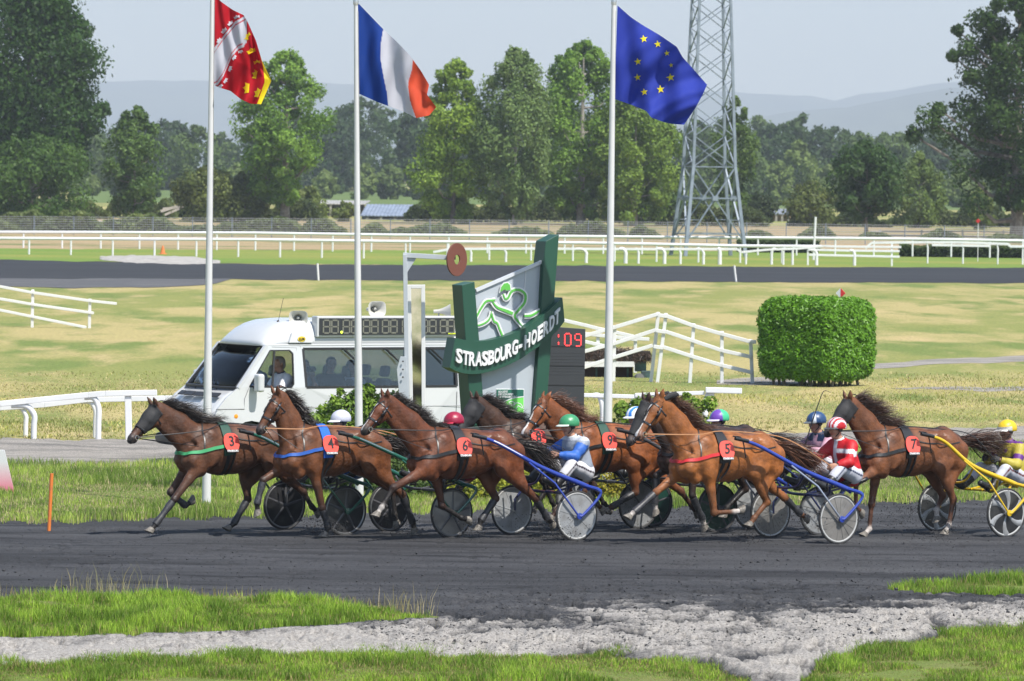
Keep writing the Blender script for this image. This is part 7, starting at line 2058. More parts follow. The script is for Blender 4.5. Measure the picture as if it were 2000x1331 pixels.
def van():
    root = empty("timing_van", VT.o, VT.rz, "white high roofed minibus with a digital time board on its roof, parked behind the horses", "van")
    W_ = .965
    def yz(z): return float(np.interp(z, [0, .35, .7, 1.25, 2.06], [.90, .93, W_, .955, .875]))
    def side(s):
        # outline with wheel arches, holes for windows
        arch = lambda cx: [(cx + .42 * math.cos(a), .36 + .42 * math.sin(a)) for a in np.linspace(math.pi, 0, 11)]
        out = [(-2.44, .40)] + arch(-1.45) + arch(1.72) + [(2.40, .40), (2.46, .62), (2.44, .84), (2.36, 1.0), (2.20, 1.18), (1.98, 1.34), (1.78, 1.60), (1.42, 2.06), (-2.44, 2.06)]
        out = [(x, z) for x, z in out]
        win1 = [(1.80, 1.345), (1.30, 1.335), (1.30, 1.345), (.93, 1.335), (.91, 1.42), (.91, 1.93), (.97, 1.975), (1.36, 1.975)]
        win1 = [(1.76, 1.36), (.95, 1.34), (.90, 1.40), (.90, 1.92), (.96, 1.975), (1.34, 1.975)]
        win2 = [(.66, 1.34), (.70, 2.00), (-2.30, 2.00), (-2.30, 1.34)]
        bm = bmesh.new()
        edges = []
        for loop in (out, win1, win2):
            vs = [bm.verts.new((x, s * yz(z), z)) for x, z in loop]
            for i in range(len(vs)): edges.append(bm.edges.new((vs[i], vs[(i + 1) % len(vs)])))
        bmesh.ops.triangle_fill(bm, use_beauty=True, use_dissolve=False, edges=edges)
        me = bpy.data.meshes.new("side_panel"); bm.to_mesh(me); bm.free(); me.materials.append(M_VAN)
        o = link(bpy.data.objects.new("side_panel", me), root); md = o.modifiers.new("s", 'SOLIDIFY'); md.thickness = .05; md.offset = -1 if s > 0 else 1
        md.offset = 0
        for nm, w, M in (("door_window", win1, M_GLASS), ("side_window", win2, M_GLASSD)):
            mb = MB(); mb.prism([Vector((x, s * (yz(z) - .010), z)) for x, z in (w if nm != "door_window" else [(1.76, 1.36), (1.31, 1.352), (1.27, 1.965), (1.34, 1.975)])], (0, -s * .006, 0)); gl = mb.build(nm, M, root)
            mb = MB(); n = len(w)
            fr_ = .022 if nm == "door_window" else .045
            for i in range(n):
                a, b = w[i], w[(i + 1) % n]
                mb.bar(Vector((a[0], s * (yz(a[1]) + .012), a[1])), Vector((b[0], s * (yz(b[1]) + .012), b[1])), fr_, .03, Vector((0, 1, 0)))
            mb.build("window_frame", M_BLACKPL, gl)
        # quarter light divider
        mb = MB(); mb.bar(Vector((1.31, s * (yz(1.35) + .012), 1.34)), Vector((1.25, s * (yz(1.96) + .012), 1.97)), .035, .02, Vector((0, 1, 0))); mb.build("window_divider", M_BLACKPL, root)
        # door seams
        def seam(pts, w=.010):
            mb = MB(); mb.tube([Vector((x, s * (yz(z) + .024), z)) for x, z in pts], w / 2, 4); mb.build("door_seam", mat("shut_line", (0.10, 0.10, 0.105), .6), root)
        seam([(1.86, .45), (1.86, 1.15), (1.74, 1.40)]); seam([(.83, .45), (.83, 2.02), (1.30, 2.035)]); seam([(.76, .45), (.75, 2.06)]); seam([(-2.30, 1.25), (-2.28, .45)])
        seam([(2.40, .98), (1.86, .98)], .014); seam([(1.28, 1.0), (-2.4, 1.0)], .008)
        mb = MB(); mb.bar(Vector((.98, s * (W_ + .03), 1.10)), Vector((1.20, s * (W_ + .03), 1.10)), .03, .028); bevel(mb.build("door_handle", M_BLACKPL, root), .008)
        mb = MB(); mb.lathe([(.001, -.006), (.035, -.004), (.038, .004), (.001, .012)], (2.02, s * (W_ + .022), .86), (0, s, 0), 12); mb.build("side_indicator", mat("amber_lens", (.75, .28, .02), .2), root, smooth=True)
        # lower cladding
        for x0, x1 in ((-.98, 1.24),):
            mb = MB(); mb.box(((x0 + x1) / 2, s * (W_ + .01), .43), (x1 - x0, .05, .14)); bevel(mb.build("sill", M_BLACKPL, root), .02)
    side(1); side(-1)
    # front: bonnet, bumper
    prof = [(2.44, .36), (2.52, .50), (2.53, .66), (2.49, .84), (2.41, .97), (2.26, 1.14), (2.00, 1.335)]
    def patch(name, prof, half, bulge, M, n=13, drop=None, thick=.03, xs_=None):
        VV = []
        for k, (x, z) in enumerate(prof):
            hw_ = half(z) if callable(half) else half
            for j in range(n):
                t = -1 + 2 * j / (n - 1)
                VV.append((x + bulge * (1 - abs(t) ** 2.6) - .0, t * hw_, z - (drop or 0) * abs(t) ** 3))
        FF = [(i * n + j, i * n + j + 1, (i + 1) * n + j + 1, (i + 1) * n + j) for i in range(len(prof) - 1) for j in range(n - 1)]
        mb = MB(); mb.add(VV, FF); o = mb.build(name, M, root, smooth=True)
        if thick: o.modifiers.new("s", 'SOLIDIFY').thickness = thick
        return o
    patch("front_body", [(x - .06, z) for x, z in prof], lambda z: yz(z) + .005, .11, M_VAN)
    patch("windscreen", [(1.95, 1.345), (1.80, 1.53), (1.62, 1.76), (1.38, 2.045)], lambda z: yz(z) - .015, .10, M_GLASS, thick=.006)
    for s in (1, -1):
        mb = MB(); mb.bar(Vector((1.97, s * (yz(1.34) - .0), 1.335)), Vector((1.40, s * (yz(2.04)), 2.06)), .07, .05); mb.build("windscreen_pillar", M_VAN, root)
        mb = MB(); mb.bar(Vector((1.99, s * (yz(1.34) - .045), 1.345)), Vector((1.41, s * (yz(2.04) - .05), 2.055)), .03, .03); mb.build("rubber_seal", M_BLACKPL, root)
    mb = MB(); mb.tube([Vector((1.36 + .105 * (1 - abs(t) ** 2.6), t * .85, 2.05)) for t in np.linspace(-1, 1, 13)], .02, 6); mb.build("rubber_seal", M_BLACKPL, root)
    mb = MB(); mb.tube([Vector((1.99 + .105 * (1 - abs(t) ** 2.6), t * .93, 1.34)) for t in np.linspace(-1, 1, 13)], .025, 6); mb.build("rubber_seal", M_BLACKPL, root)
    # vents, grille, lights, bumper, wipers
    for y0, y1 in ((-.62, -.40), (-.36, -.02), (.02, .36), (.50, .80)):
        mb = MB(); a = Vector((2.20 + .11 * (1 - abs(y0) ** 2.6), y0, 1.215)); b = Vector((2.20 + .11 * (1 - abs(y1) ** 2.6), y1, 1.215)); mb.bar(a, b, .10, .02, Vector((.6, 0, .8))); mb.build("bonnet_vent", M_BLACKPL, root)
    for k in range(4):
        mb = MB(); mb.tube([Vector((2.475 + .10 * (1 - abs(t) ** 2.6) - k * .004 + .012, t * .50, .60 + k * .07)) for t in np.linspace(-1, 1, 9)], .018, 6, flat=.6); mb.build("grille_bar", mat("grille_grey", (0.25, 0.26, 0.27), .4), root)
    for s in (1, -1):
        mb = MB(); mb.box((2.44, s * .70, .70), (.16, .30, .22)); bevel(mb.build("headlight", mat("headlight_lens", (0.55, 0.58, 0.60), .08, spec=.8), root), .04, 3)
        mb = MB(); mb.box((2.40, s * .895, .72), (.20, .12, .24)); bevel(mb.build("indicator", mat("amber_lens", (.75, .28, .02), .2), root), .03, 3)
        mb = MB(); mb.tube([Vector((2.10, s * .05 + .35 * s, 1.30)), Vector((2.08, s * .35, 1.345)), Vector((2.06, -s * .10 + .1, 1.40))], .012, 5); mb.build("wiper", M_BLACKPL, root)
    mb = MB(); mb.tube([Vector((2.50 + .10 * (1 - abs(t) ** 2.6), t * .95, .42)) for t in np.linspace(-1, 1, 13)], .10, 8, flat=.8); mb.build("bumper", M_BLACKPL, root, smooth=True)
    # raised roof
    sec = [(.875, 2.055), (.862, 2.16), (.83, 2.28), (.775, 2.385), (.68, 2.46), (.50, 2.495), (.25, 2.507), (0, 2.51)]
    sec = sec + [(-y, z) for y, z in reversed(sec[:-1])]
    xs_ = [-2.46, -2.44, -2.38, -2.2, .6, .85, 1.02, 1.16, 1.28, 1.37, 1.43]
    gg = [0, .80, .95, 1, 1, .95, .84, .66, .44, .22, .02]
    VV = []; n = len(sec)
    for x, g_ in zip(xs_, gg):
        for y, z in sec:
            bx = .10 * (1 - abs(y / .88) ** 2.6) if x > .6 else 0
            VV.append((x + bx * (x - .6) / .8, y * (1 - .05 * (1 - g_)), 2.055 + (z - 2.055) * g_))
    FF = [(i * n + j, i * n + j + 1, (i + 1) * n + j + 1, (i + 1) * n + j) for i in range(len(xs_) - 1) for j in range(n - 1)]
    mb = MB(); mb.add(VV, FF); rf = mb.build("roof", M_VAN, root, smooth=True); rf.modifiers.new("s", 'SOLIDIFY').thickness = .03
    for s in (1, -1):
        mb = MB(); mb.tube([Vector((1.40, s * .885, 2.065)), Vector((.7, s * .892, 2.066)), Vector((-2.44, s * .892, 2.066))], .018, 6); mb.build("rain_gutter", M_VAN, root, smooth=True)
        mb = MB(); mb.box((-2.47, s * .88, 1.02), (.06, .12, .62)); bevel(mb.build("tail_light", mat("red_lens", (.55, .02, .02), .2), root), .02)
    # rear wall, floor, bulkhead, roof lining
    mb = MB(); mb.box((-2.45, 0, 1.22), (.05, 1.78, 1.66)); mb.build("rear_wall", M_VAN, root)
    mb = MB(); mb.box((-.05, 0, .44), (4.7, 1.76, .06)); mb.build("floor", M_DARKIN, root)
    mb = MB(); mb.box((-.5, 0, 2.03), (3.7, 1.66, .03)); mb.build("roof_lining", M_DARKIN, root)
    mb = MB(); mb.tube([Vector((1.72, -.85, 1.22)), Vector((1.80, 0, 1.28)), Vector((1.72, .85, 1.22))], .16, 8, flat=1.0); mb.build("dashboard", mat("dash_grey", (.48, .49, .50), .8), root, smooth=True)
    mb = MB(); mb.lathe([(.19 + .014 * math.cos(q), .014 * math.sin(q)) for q in np.linspace(0, 2 * math.pi, 6, endpoint=False)], (1.46, .42, 1.36), (-.75, 0, .6), 20, close=True); mb.build("steering_wheel", M_BLACKPL, root, smooth=True)
    for (x, y) in ((.82, .45), (.82, -.45), (-.30, .15), (-1.05, .15), (-1.75, .15), (-.30, -.55), (-1.05, -.55)):
        st = None
        mb = MB(); mb.box((x + .05, y, .82), (.46, .46, .16)); st = bevel(mb.build("seat", M_SEATC, root), .05, 3)
        mb = MB(); R_ = Matrix.Rotation(-.2, 3, 'Y'); mb.box((x - .20, y, 1.15), (.12, .44, .62), R_); bevel(mb.build("seat_back", M_SEATC, st), .05, 3)
        mb = MB(); mb.box((x - .27, y, 1.58), (.10, .27, .20), R_); bevel(mb.build("headrest", M_BEIGE if x > .5 else M_SEATC, st), .05, 3)
    mb = MB(); mb.box((-1.0, .62, 1.28), (2.6, .28, .04)); mb.build("desk", M_DARKIN, root)
    # wheels
    for x in (1.72, -1.45):
        for s in (1, -1):
            mb = MB(); c = (x, s * .84, .33)
            mb.lathe([(.20, -.09), (.30, -.10), (.335, -.06), (.335, .06), (.30, .10), (.20, .09)], c, (0, s, 0), 28); wl = mb.build("wheel", M_TYRE_V, root, smooth=True)
            mb = MB(); mb.lathe([(.001, .05), (.08, .06), (.12, .03), (.19, .05), (.21, .09), (.20, .0), (.001, .0)], c, (0, s, 0), 24); mb.build("rim", M_RIMV, wl, smooth=True)
            mb = MB(); mb.lathe([(.38, -.10), (.44, -.10), (.44, .02), (.38, .02)], c, (0, s, 0), 24, close=True); mb.build("wheel_arch", M_BLACKPL, root, smooth=True)
    # mirror
    for s in (1, -1):
        mb = MB(); mb.tube([Vector((1.66, s * .95, 1.34)), Vector((1.66, s * 1.08, 1.36))], .03, 6); mb.tube([Vector((1.66, s * .95, 1.45)), Vector((1.66, s * 1.06, 1.45))], .02, 6); ar = mb.build("mirror_arm", M_BLACKPL, root)
        mb = MB(); mb.box((1.66, s * 1.14, 1.43), (.13, .19, .31)); bevel(mb.build("mirror", M_VAN, root), .04, 3)
    # aerial
    mb = MB(); mb.lathe([(.03, 0), (.02, .04), (.004, .06)], (.95, .45, 2.43), (-.1, 0, 1), 10); mb.tube([Vector((.95, .45, 2.44)), Vector((.85, .45, 2.86))], .004, 4); mb.build("aerial", M_BLACKPL, root)
    # time board
    tb0 = VP(615, 622, .80); tb1 = VP(888, 613, .80)
    x0, x1 = .44, -2.30; z0, z1 = 2.20, 2.56; yy = .90
    mb = MB(); mb.box(((x0 + x1) / 2, yy - .08, (z0 + z1) / 2), (x0 - x1, .20, z1 - z0)); bd = bevel(mb.build("time_board", M_VAN, root), .015)
    mb = MB(); mb.box(((x0 + x1) / 2, yy + .025, (z0 + z1) / 2), (x0 - x1 - .08, .02, z1 - z0 - .07)); mb.build("display_panel", mat("display_black", (0.022, 0.024, 0.028), .35), bd)
    segM = mat("unlit_segment", (0.15, 0.15, 0.12), .5); seg_on = mat("lit_dot", (.6, .8, .05), .5, emit=((.65, .9, .05), 1.2))
    def digit(cx_, w=.125, h=.22, t=.026):
        mb = MB(); zc = (z0 + z1) / 2; hw_, hh = w / 2, h / 2; Y_ = yy + .038
        for (sx_, sz_, lx, lz) in ((0, hh, w - t * 1.4, t), (0, 0, w - t * 1.4, t), (0, -hh, w - t * 1.4, t), (-hw_, hh / 2, t, hh - t * .4), (hw_, hh / 2, t, hh - t * .4), (-hw_, -hh / 2, t, hh - t * .4), (hw_, -hh / 2, t, hh - t * .4)):
            mb.box((cx_ + sx_, Y_, zc + sz_), (lx, .006, lz))
        mb.build("digit", segM, bd)
        return zc
    px2x = lambda px: (666 - 8 - px) / 98.7
    for px in (634, 650, 672, 688, 711, 727, 748, 764, 787, 803, 824, 840, 861, 876): digit(px2x(px) + .02)
    mb = MB(); mb.lathe([(.001, 0), (.022, .0), (.022, .006), (.001, .007)], (px2x(661), yy + .036, z0 + .085), (0, 1, 0), 12); mb.build("lit_dot", seg_on, bd)
    mb = MB(); mb.box((px2x(877), yy + .038, z0 + .055), (.17, .006, .022)); mb.build("lit_dot", mat("yellow_label", (.6, .7, .03), .6), bd)
    for x in (-.1, -1.6): mb = MB(); mb.box((x, yy - .25, 2.52), (.05, .5, .04)); mb.build("board_bracket", M_GALV2, root)
    # badge box behind the cab
    mb = MB(); mb.prism([Vector((.98, .86, 2.10)), Vector((.52, .86, 2.10)), Vector((.52, .82, 2.30)), Vector((.90, .82, 2.28))], (0, .07, 0)); bevel(mb.build("roof_fairing", M_VAN, root), .015)
    mb = MB(); mb.lathe([(.001, 0), (.075, 0), (.075, .006), (.001, .008)], (0, 0, 0), (0, 1, 0), 20); o = mb.build("badge", mat("badge_yellow", (.70, .50, .03), .4), root); o.location = (.74, .928, 2.17); o.scale = (1, 1, .62)
    text_on("lettering", "LUX", .055, (.74, .942, 2.17), (-1, 0, 0), (0, 0, 1), M_BLACKPRINT, root, ext=.002, bold=.002)
    # wipers on the side glass
    for px in (664, 745, 833):
        a = px2x(px); mb = MB(); mb.bar(Vector((a, .93, 2.0)), Vector((a - .26, .965, 1.78)), .03, .02); mb.bar(Vector((a - .02, .95, 2.0)), Vector((a - .30, .985, 1.74)), .016, .02); mb.build("side_wiper", M_BLACKPL, root)
    # horn loudspeakers
    def horn(c, d, sz=1.0):
        c = Vector(c); d = Vector(d).normalized(); a = d.cross(Vector((0, 0, 1))).normalized(); b = a.cross(d)
        mb = MB(); rings = [(.045, -.20), (.05, -.10), (.075, -.03), (.12, .06), (.165, .12), (.172, .13), (.150, .125), (.10, .06), (.05, -.02), (.045, -.05)]
        n = 24; VV = []
        for r, t in rings:
            for j in range(n):
                q = 2 * math.pi * j / n; e = .55 if r > .1 else 1
                cxx = abs(math.cos(q)) ** e * (1 if math.cos(q) > 0 else -1); sy_ = abs(math.sin(q)) ** e * (1 if math.sin(q) > 0 else -1)
                VV.append(c + d * t * sz + a * (r * cxx * sz) + b * (r * .78 * sy_ * sz))
        FF = [(i * n + j, i * n + (j + 1) % n, (i + 1) * n + (j + 1) % n, (i + 1) * n + j) for i in range(len(rings) - 1) for j in range(n)] + [tuple(range(n)), tuple(reversed(range((len(rings) - 1) * n, len(rings) * n)))]
        mb.add(VV, FF); h = mb.build("loudspeaker", mat("cream_plastic", (0.45, 0.44, 0.40), .5), root, smooth=True)
        mb = MB(); mb.lathe([(.001, .07), (.025, .06), (.03, .0), (.03, -.06)], c, d, 12); mb.build("horn_core", mat("grey_core", (0.30, 0.30, 0.28), .5), h, smooth=True)
        mb = MB(); mb.tube([c - d * .1 * sz, c - d * .1 * sz - Vector((0, 0, .20 * sz))], .015, 6); mb.build("bracket", M_GALV2, h)
        return h
    v = lambda px, py, y: Vector(VT.loc(px, py, y))
    camdir = Vector((-.5, .866, 0))
    horn(v(582, 621, .55), (.42, .9, -.02), .95)
    horn(v(730, 604, .35), (.02, 1, .05), 1.0)
    horn(v(867, 608, .45), (-.82, .45, .05), .9)
    return root
M_TYRE_V = mat("van_tyre", (0.02, 0.02, 0.02), .8); M_RIMV = mat("van_rim", (0.45, 0.46, 0.48), .35, metal=.7); M_GALV2 = mat("bracket_steel", (0.3, 0.31, 0.32), .5, metal=.5)
VAN = van()
# people in the van
def seated(x, y, z, face, O, label, arm='wheel'):
    J = dict(hipL=(x, y + .1, z), hipR=(x, y - .1, z), chest=(x - .06, y, z + .40), neck=(x - .05, y, z + .57), head=(x + .01, y, z + .735),
             shL=(x - .06, y + .19, z + .50), shR=(x - .06, y - .19, z + .50), elL=(x + .12, y + .25, z + .26), elR=(x + .12, y - .25, z + .26), wrL=(x + .36, y + .16, z + .34), wrR=(x + .36, y - .14, z + .34),
             knL=(x + .45, y + .13, z + .03), knR=(x + .45, y - .13, z + .03), anL=(x + .50, y + .13, z - .40), anR=(x + .50, y - .13, z - .40), toL=(x + .68, y + .13, z - .42), toR=(x + .68, y - .13, z - .42), face=face)
    if arm == 'camera':
        R_ = math.pi / 2
        J = {k: ((x - (v[1] - y), y + (v[0] - x), v[2]) if k != 'face' else v) for k, v in J.items()}
        J['elL'] = (x - .17, y + .16, z + .32); J['elR'] = (x + .17, y + .16, z + .32); J['wrL'] = (x - .07, y + .20, z + .56); J['wrR'] = (x + .06, y + .20, z + .56); J['palmL'] = (.3, 1, 0); J['palmR'] = (-.3, 1, 0)
    elif arm == 'side':
        J = {k: ((x - (v[1] - y), y + (v[0] - x) * .75, v[2]) if k != 'face' else v) for k, v in J.items()}
    return person(VT.o, VT.rz, J, O, label, group="people inside the white minibus")[0]
polo = lambda V, J: np.tile((.70, .70, .72), (len(V), 1))
base = dict(skin=(.45, .25, .18), breeches=(.03, .04, .08), puff=.014)
seated(.92, .45, .98, (1, .15, -.05), dict(base, name='van_driver', jacket=polo, short=True, collar=(.02, .02, .06), hair=(.35, .30, .27)), "man in a white polo shirt at the wheel of the white minibus", 'wheel')
seated(.92, -.45, .98, (1, 0, -.05), dict(base, name='van_mate', jacket=plain((.16, .24, .38)), hair=(.03, .02, .02)), "dark haired passenger in a blue shirt behind the windscreen of the minibus", 'wheel')
seated(.36, .30, .92, (-.25, 1, 0), dict(base, name='van_camera', jacket=plain((.25, .26, .30)), short=True, hair=(.05, .03, .02)), "person holding a camera up at the front of the minibus side window", 'camera')
seated(-.22, .22, .96, (.2, 1, 0), dict(base, name='van_second', jacket=plain((.03, .03, .035)), hair=(.06, .04, .03)), "person in black seated second behind the side window of the minibus", 'side')
seated(-.62, .22, .90, (.1, 1, -.1), dict(base, name='van_third', jacket=plain((.60, .62, .68)), hair=(.10, .08, .06)), "person in a pale shirt seated third behind the side window of the minibus", 'side')
mb = MB(); cpos = Vector((.36, .565, 1.64)); mb.box(cpos, (.13, .07, .09)); mb.lathe([(.001, 0), (.035, 0), (.035, .09), (.03, .10), (.001, .095)], cpos + Vector((0, .03, 0)), (-.1, 1, 0), 16)
o = mb.build("camera_body", M_BLACKPL, smooth=True); o.location = VT.o; o.rotation_euler = (0, 0, VT.rz); tag(o, "small dark camera held up behind the front of the minibus side window", "camera")
# ================================================================== FINISH SIGN, SCREEN, MIRROR POST
M_SGREEN = mat("sign_green", (0.012, 0.062, 0.038), .45); M_SGREY = mat("sign_grey", (0.36, 0.395, 0.43), .45); M_LIME = mat("sign_lime", (0.10, 0.40, 0.06), .5)
M_SWHITE = mat("sign_white", (0.62, 0.62, 0.62), .5)
SY = 97.0; SA = math.radians(30)
S0 = at(985, 700, SY); SN = Vector((math.sin(SA), -math.cos(SA), 0)); SR = Vector((math.cos(SA), math.sin(SA), 0)); SU = Vector((0, 0, 1))
org_s = Vector((S0.x, S0.y, 0))
sroot = empty("finish_sign", org_s, 0, "green and grey STRASBOURG-HOERDT sign with a running horse and jockey outline", "sign")
def zz(X, Y_): return (760 + X / 3.412, 440 + Y_ / 3.412)
def sp_(X, Y_, d=0.0):      # zoom coordinates -> sign face, d metres in front
    p = on_plane(*zz(X, Y_), S0 + SN * d, SN) - org_s
    return p
def slab(name, pts, d_front, thick, M, parent=sroot):
    P_ = [sp_(x, y, d_front) for x, y in pts]
    for p in P_: p.z = max(p.z, -.05)
    mb = MB(); mb.prism(P_, -SN * thick); o = mb.build(name, M, parent); return bevel(o, .006, 1)
slab("post", [(485, 400), (570, 378), (600, 765), (650, 1500), (560, 1500), (510, 765)], .10, .32, M_SGREEN)
slab("post", [(1045, 108), (1133, 62), (1100, 520), (1030, 1500), (950, 1500), (1010, 640), (1030, 240)], .10, .32, M_SGREEN)
slab("panel", [(571, 440), (1029, 240), (1012, 640), (952, 1500), (648, 1500), (598, 765)], .0, .12, M_SGREY)
mb = MB(); mb.tube([sp_(912, 292, .005), sp_(903, 420, .005), sp_(898, 560, .005)], .008, 5); mb.build("panel_seam", M_SWHITE, sroot)
mb = MB(); a = sp_(576, 436, .01); b = sp_(1026, 241, .01); mb.bar(a, b, .05, .05, SU); mb.build("top_trim", mat("trim_grey", (.5, .52, .55), .4), sroot)
up_ = [(440, 752), (520, 768), (600, 775), (680, 766), (760, 745), (830, 722), (900, 690), (960, 654), (1010, 610), (1060, 572), (1100, 535), (1155, 483)]
lo_ = [(1170, 640), (1125, 700), (1080, 745), (1020, 795), (950, 840), (880, 890), (800, 930), (720, 962), (640, 985), (570, 995), (500, 990), (450, 975), (405, 950)]
mb = MB(); d0 = .20
U = resample([(x, y, 0) for x, y in up_], 24)[:, :2]; L_ = resample([(x, y, 0) for x, y in reversed(lo_)], 24)[:, :2]
for i in range(23):
    mb.prism([sp_(*U[i], d0), sp_(*U[i + 1], d0), sp_(*L_[i + 1], d0), sp_(*L_[i], d0)], -SN * .26)
me_ = mb
bo = mb.build("band", M_SGREEN, sroot)
bm = bmesh.new(); bm.from_mesh(bo.data); bmesh.ops.remove_doubles(bm, verts=bm.verts, dist=.0005)
seen = {}
for f_ in list(bm.faces):
    k_ = tuple(sorted(v_.index for v_ in f_.verts)); seen.setdefault(k_, []).append(f_)
bmesh.ops.delete(bm, geom=[f_ for fl in seen.values() if len(fl) > 1 for f_ in fl], context='FACES_ONLY')
bmesh.ops.recalc_face_normals(bm, faces=bm.faces); bm.to_mesh(bo.data); bm.free()
LET = [("S", 463, 872), ("T", 508, 884), ("R", 551, 890), ("A", 597, 889), ("S", 640, 886), ("B", 682, 877), ("O", 724, 864), ("U", 764, 849), ("R", 804, 830), ("G", 845, 808), ("-", 882, 800), ("H", 930, 766), ("O", 975, 737), ("E", 1019, 706), ("R", 1058, 675), ("D", 1099, 638), ("T", 1136, 600)]
LET = [(c_, 463 + (X_ - 463) * .972, Y_ + (X_ - 463) * .018) for c_, X_, Y_ in LET]
for i, (ch_, X, Y_) in enumerate(LET):
    j0, j1 = max(0, i - 1), min(len(LET) - 1, i + 1)
    a = sp_(LET[j0][1], LET[j0][2], d0); b = sp_(LET[j1][1], LET[j1][2], d0); tg = (b - a).normalized()
    V, F = text_mesh(ch_, 1.0, 0, .012, 0, 'CENTER')
    w = (V[:, 0].max() - V[:, 0].min()); c0 = (V[:, 0].max() + V[:, 0].min()) / 2; ch2 = (V[:, 1].max() + V[:, 1].min()) / 2
    hgt = .208; s_ = hgt / .70
    p0 = sp_(X, Y_, d0 + .015)
    wid = min(1.0, .106 / (w * s_)) if ch_ not in "-" else .8
    upv_ = (SU * 1.0 + tg * .05)
    V, F = text_mesh(ch_, 1.0, .02, .034, 0, 'CENTER')
    P_ = [p0 + tg * ((v_[0] - c0) * s_ * wid) + upv_ * ((v_[1] - (ch2 if ch_ != '-' else ch2)) * s_) + SN * (v_[2] * 1.0 + .01) for v_ in V]
    mb = MB(); mb.add(P_, F); mb.build("letter", M_SWHITE, sroot)
def stroke(name, pts, d, w, M, parent=sroot, taper=None):
    c = curve([(x, y, 0) for x, y in pts], 6)[:, :2]
    P_ = [sp_(x, y, d) for x, y in c]; n = len(P_); mb = MB()
    VV = []
    for i, p in enumerate(P_):
        t = (P_[min(i + 1, n - 1)] - P_[max(i - 1, 0)]).normalized(); sd = SN.cross(t)
        ww = w * (1 if taper is None else float(np.interp(i / (n - 1), *taper))) / 2
        ww = max(ww, w * .12)
        VV += [p - sd * ww, p + sd * ww, p + sd * ww - SN * .03, p - sd * ww - SN * .03]
    FF = []
    for i in range(n - 1):
        for j in range(4): FF.append((i * 4 + j, i * 4 + (j + 1) % 4, i * 4 + 4 + (j + 1) % 4, i * 4 + 4 + j))
    FF += [(0, 1, 2, 3), ((n - 1) * 4 + 3, (n - 1) * 4 + 2, (n - 1) * 4 + 1, (n - 1) * 4)]
    mb.add(VV, FF); return mb.build(name, M, parent)
LOGO = [([(710, 496), (690, 502), (650, 508), (620, 545), (592, 595), (572, 640), (590, 668), (640, 652), (672, 622), (684, 574)], .050, ([0, .1, .5, .7, .9, 1], [.3, 1, .9, .7, .8, .2])),
        ([(684, 590), (700, 640), (722, 655), (738, 695), (756, 738)], .055, ([0, .3, .6, 1], [.5, 1, .7, .9])),
        ([(690, 510), (722, 548), (780, 572), (825, 590)], .085, ([0, .3, .8, 1], [.3, .6, 1, .8])),
        ([(888, 672), (856, 635), (838, 602), (868, 562), (905, 515), (908, 462), (868, 432), (820, 440), (796, 482), (776, 492), (762, 462)], .060, ([0, .1, .4, .6, .8, 1], [.1, .9, 1, 1, .8, .5])),
        ([(903, 606), (950, 602), (1000, 574), (1038, 564)], .060, ([0, .3, 1], [.8, 1, .4]))]
for pts, w, tp in LOGO:
    stroke("logo_border", pts, .05, w * .62 + .045, M_SWHITE); stroke("logo_stroke", pts, .062, w * .62, M_LIME, taper=tp)
hel = [(742, 446), (750, 412), (768, 390), (790, 385), (806, 400), (810, 432), (780, 436), (770, 428)]
mb = MB(); cx_, cy_ = 778, 415
mb.prism([sp_(cx_ + (x - cx_) * 1.22, cy_ + (y - cy_) * 1.25, .05) for x, y in hel], -SN * .03); mb.build("logo_border", M_SWHITE, sroot)
mb = MB(); mb.prism([sp_(x, y, .062) for x, y in hel], -SN * .03); mb.build("logo_stroke", M_LIME, sroot)
# placard
pc = [(717, 1095), (898, 1096), (896, 1251), (715, 1250)]
slab("placard", [(714, 1091), (901, 1092), (899, 1255), (712, 1254)], .012, .01, M_SWHITE)
slab("placard_green", pc, .020, .01, mat("placard_teal", (0.012, 0.105, 0.07), .5))
sw = curve([(722, 1222, 0), (770, 1180, 0), (830, 1155, 0), (896, 1146, 0)], 6)[:, :2]
mb = MB(); bl = [(717 + (896 - 717) * i / (len(sw) - 1), 1249) for i in range(len(sw))]
for i in range(len(sw) - 1): mb.prism([sp_(*sw[i], .026), sp_(*sw[i + 1], .026), sp_(*bl[i + 1], .026), sp_(*bl[i], .026)], -SN * .004)
mb.build("placard_lime", mat("placard_lime_", (0.14, 0.55, 0.09), .5), sroot)
stroke("placard_line", [(720, 1222), (770, 1178), (830, 1153), (896, 1144)], .030, .014, M_SWHITE)
stroke("placard_line", [(765, 1222), (790, 1205), (830, 1200), (850, 1185), (880, 1195), (888, 1220), (860, 1205), (845, 1230)], .030, .012, M_SWHITE)
stroke("placard_line", [(820, 1195), (800, 1185), (815, 1175), (835, 1185), (825, 1205)], .030, .012, M_SWHITE)
for t_, yy_ in (("SOCIÉTÉ", 1112), ("DES COURSES", 1129), ("DE STRASBOURG", 1146)):
    p = sp_(727, yy_, .030); text_on("lettering", t_, .042, p, SR, SU, M_SWHITE, sroot, ext=.001, bold=.0010, shear=.1, sx=1.05, align='LEFT')
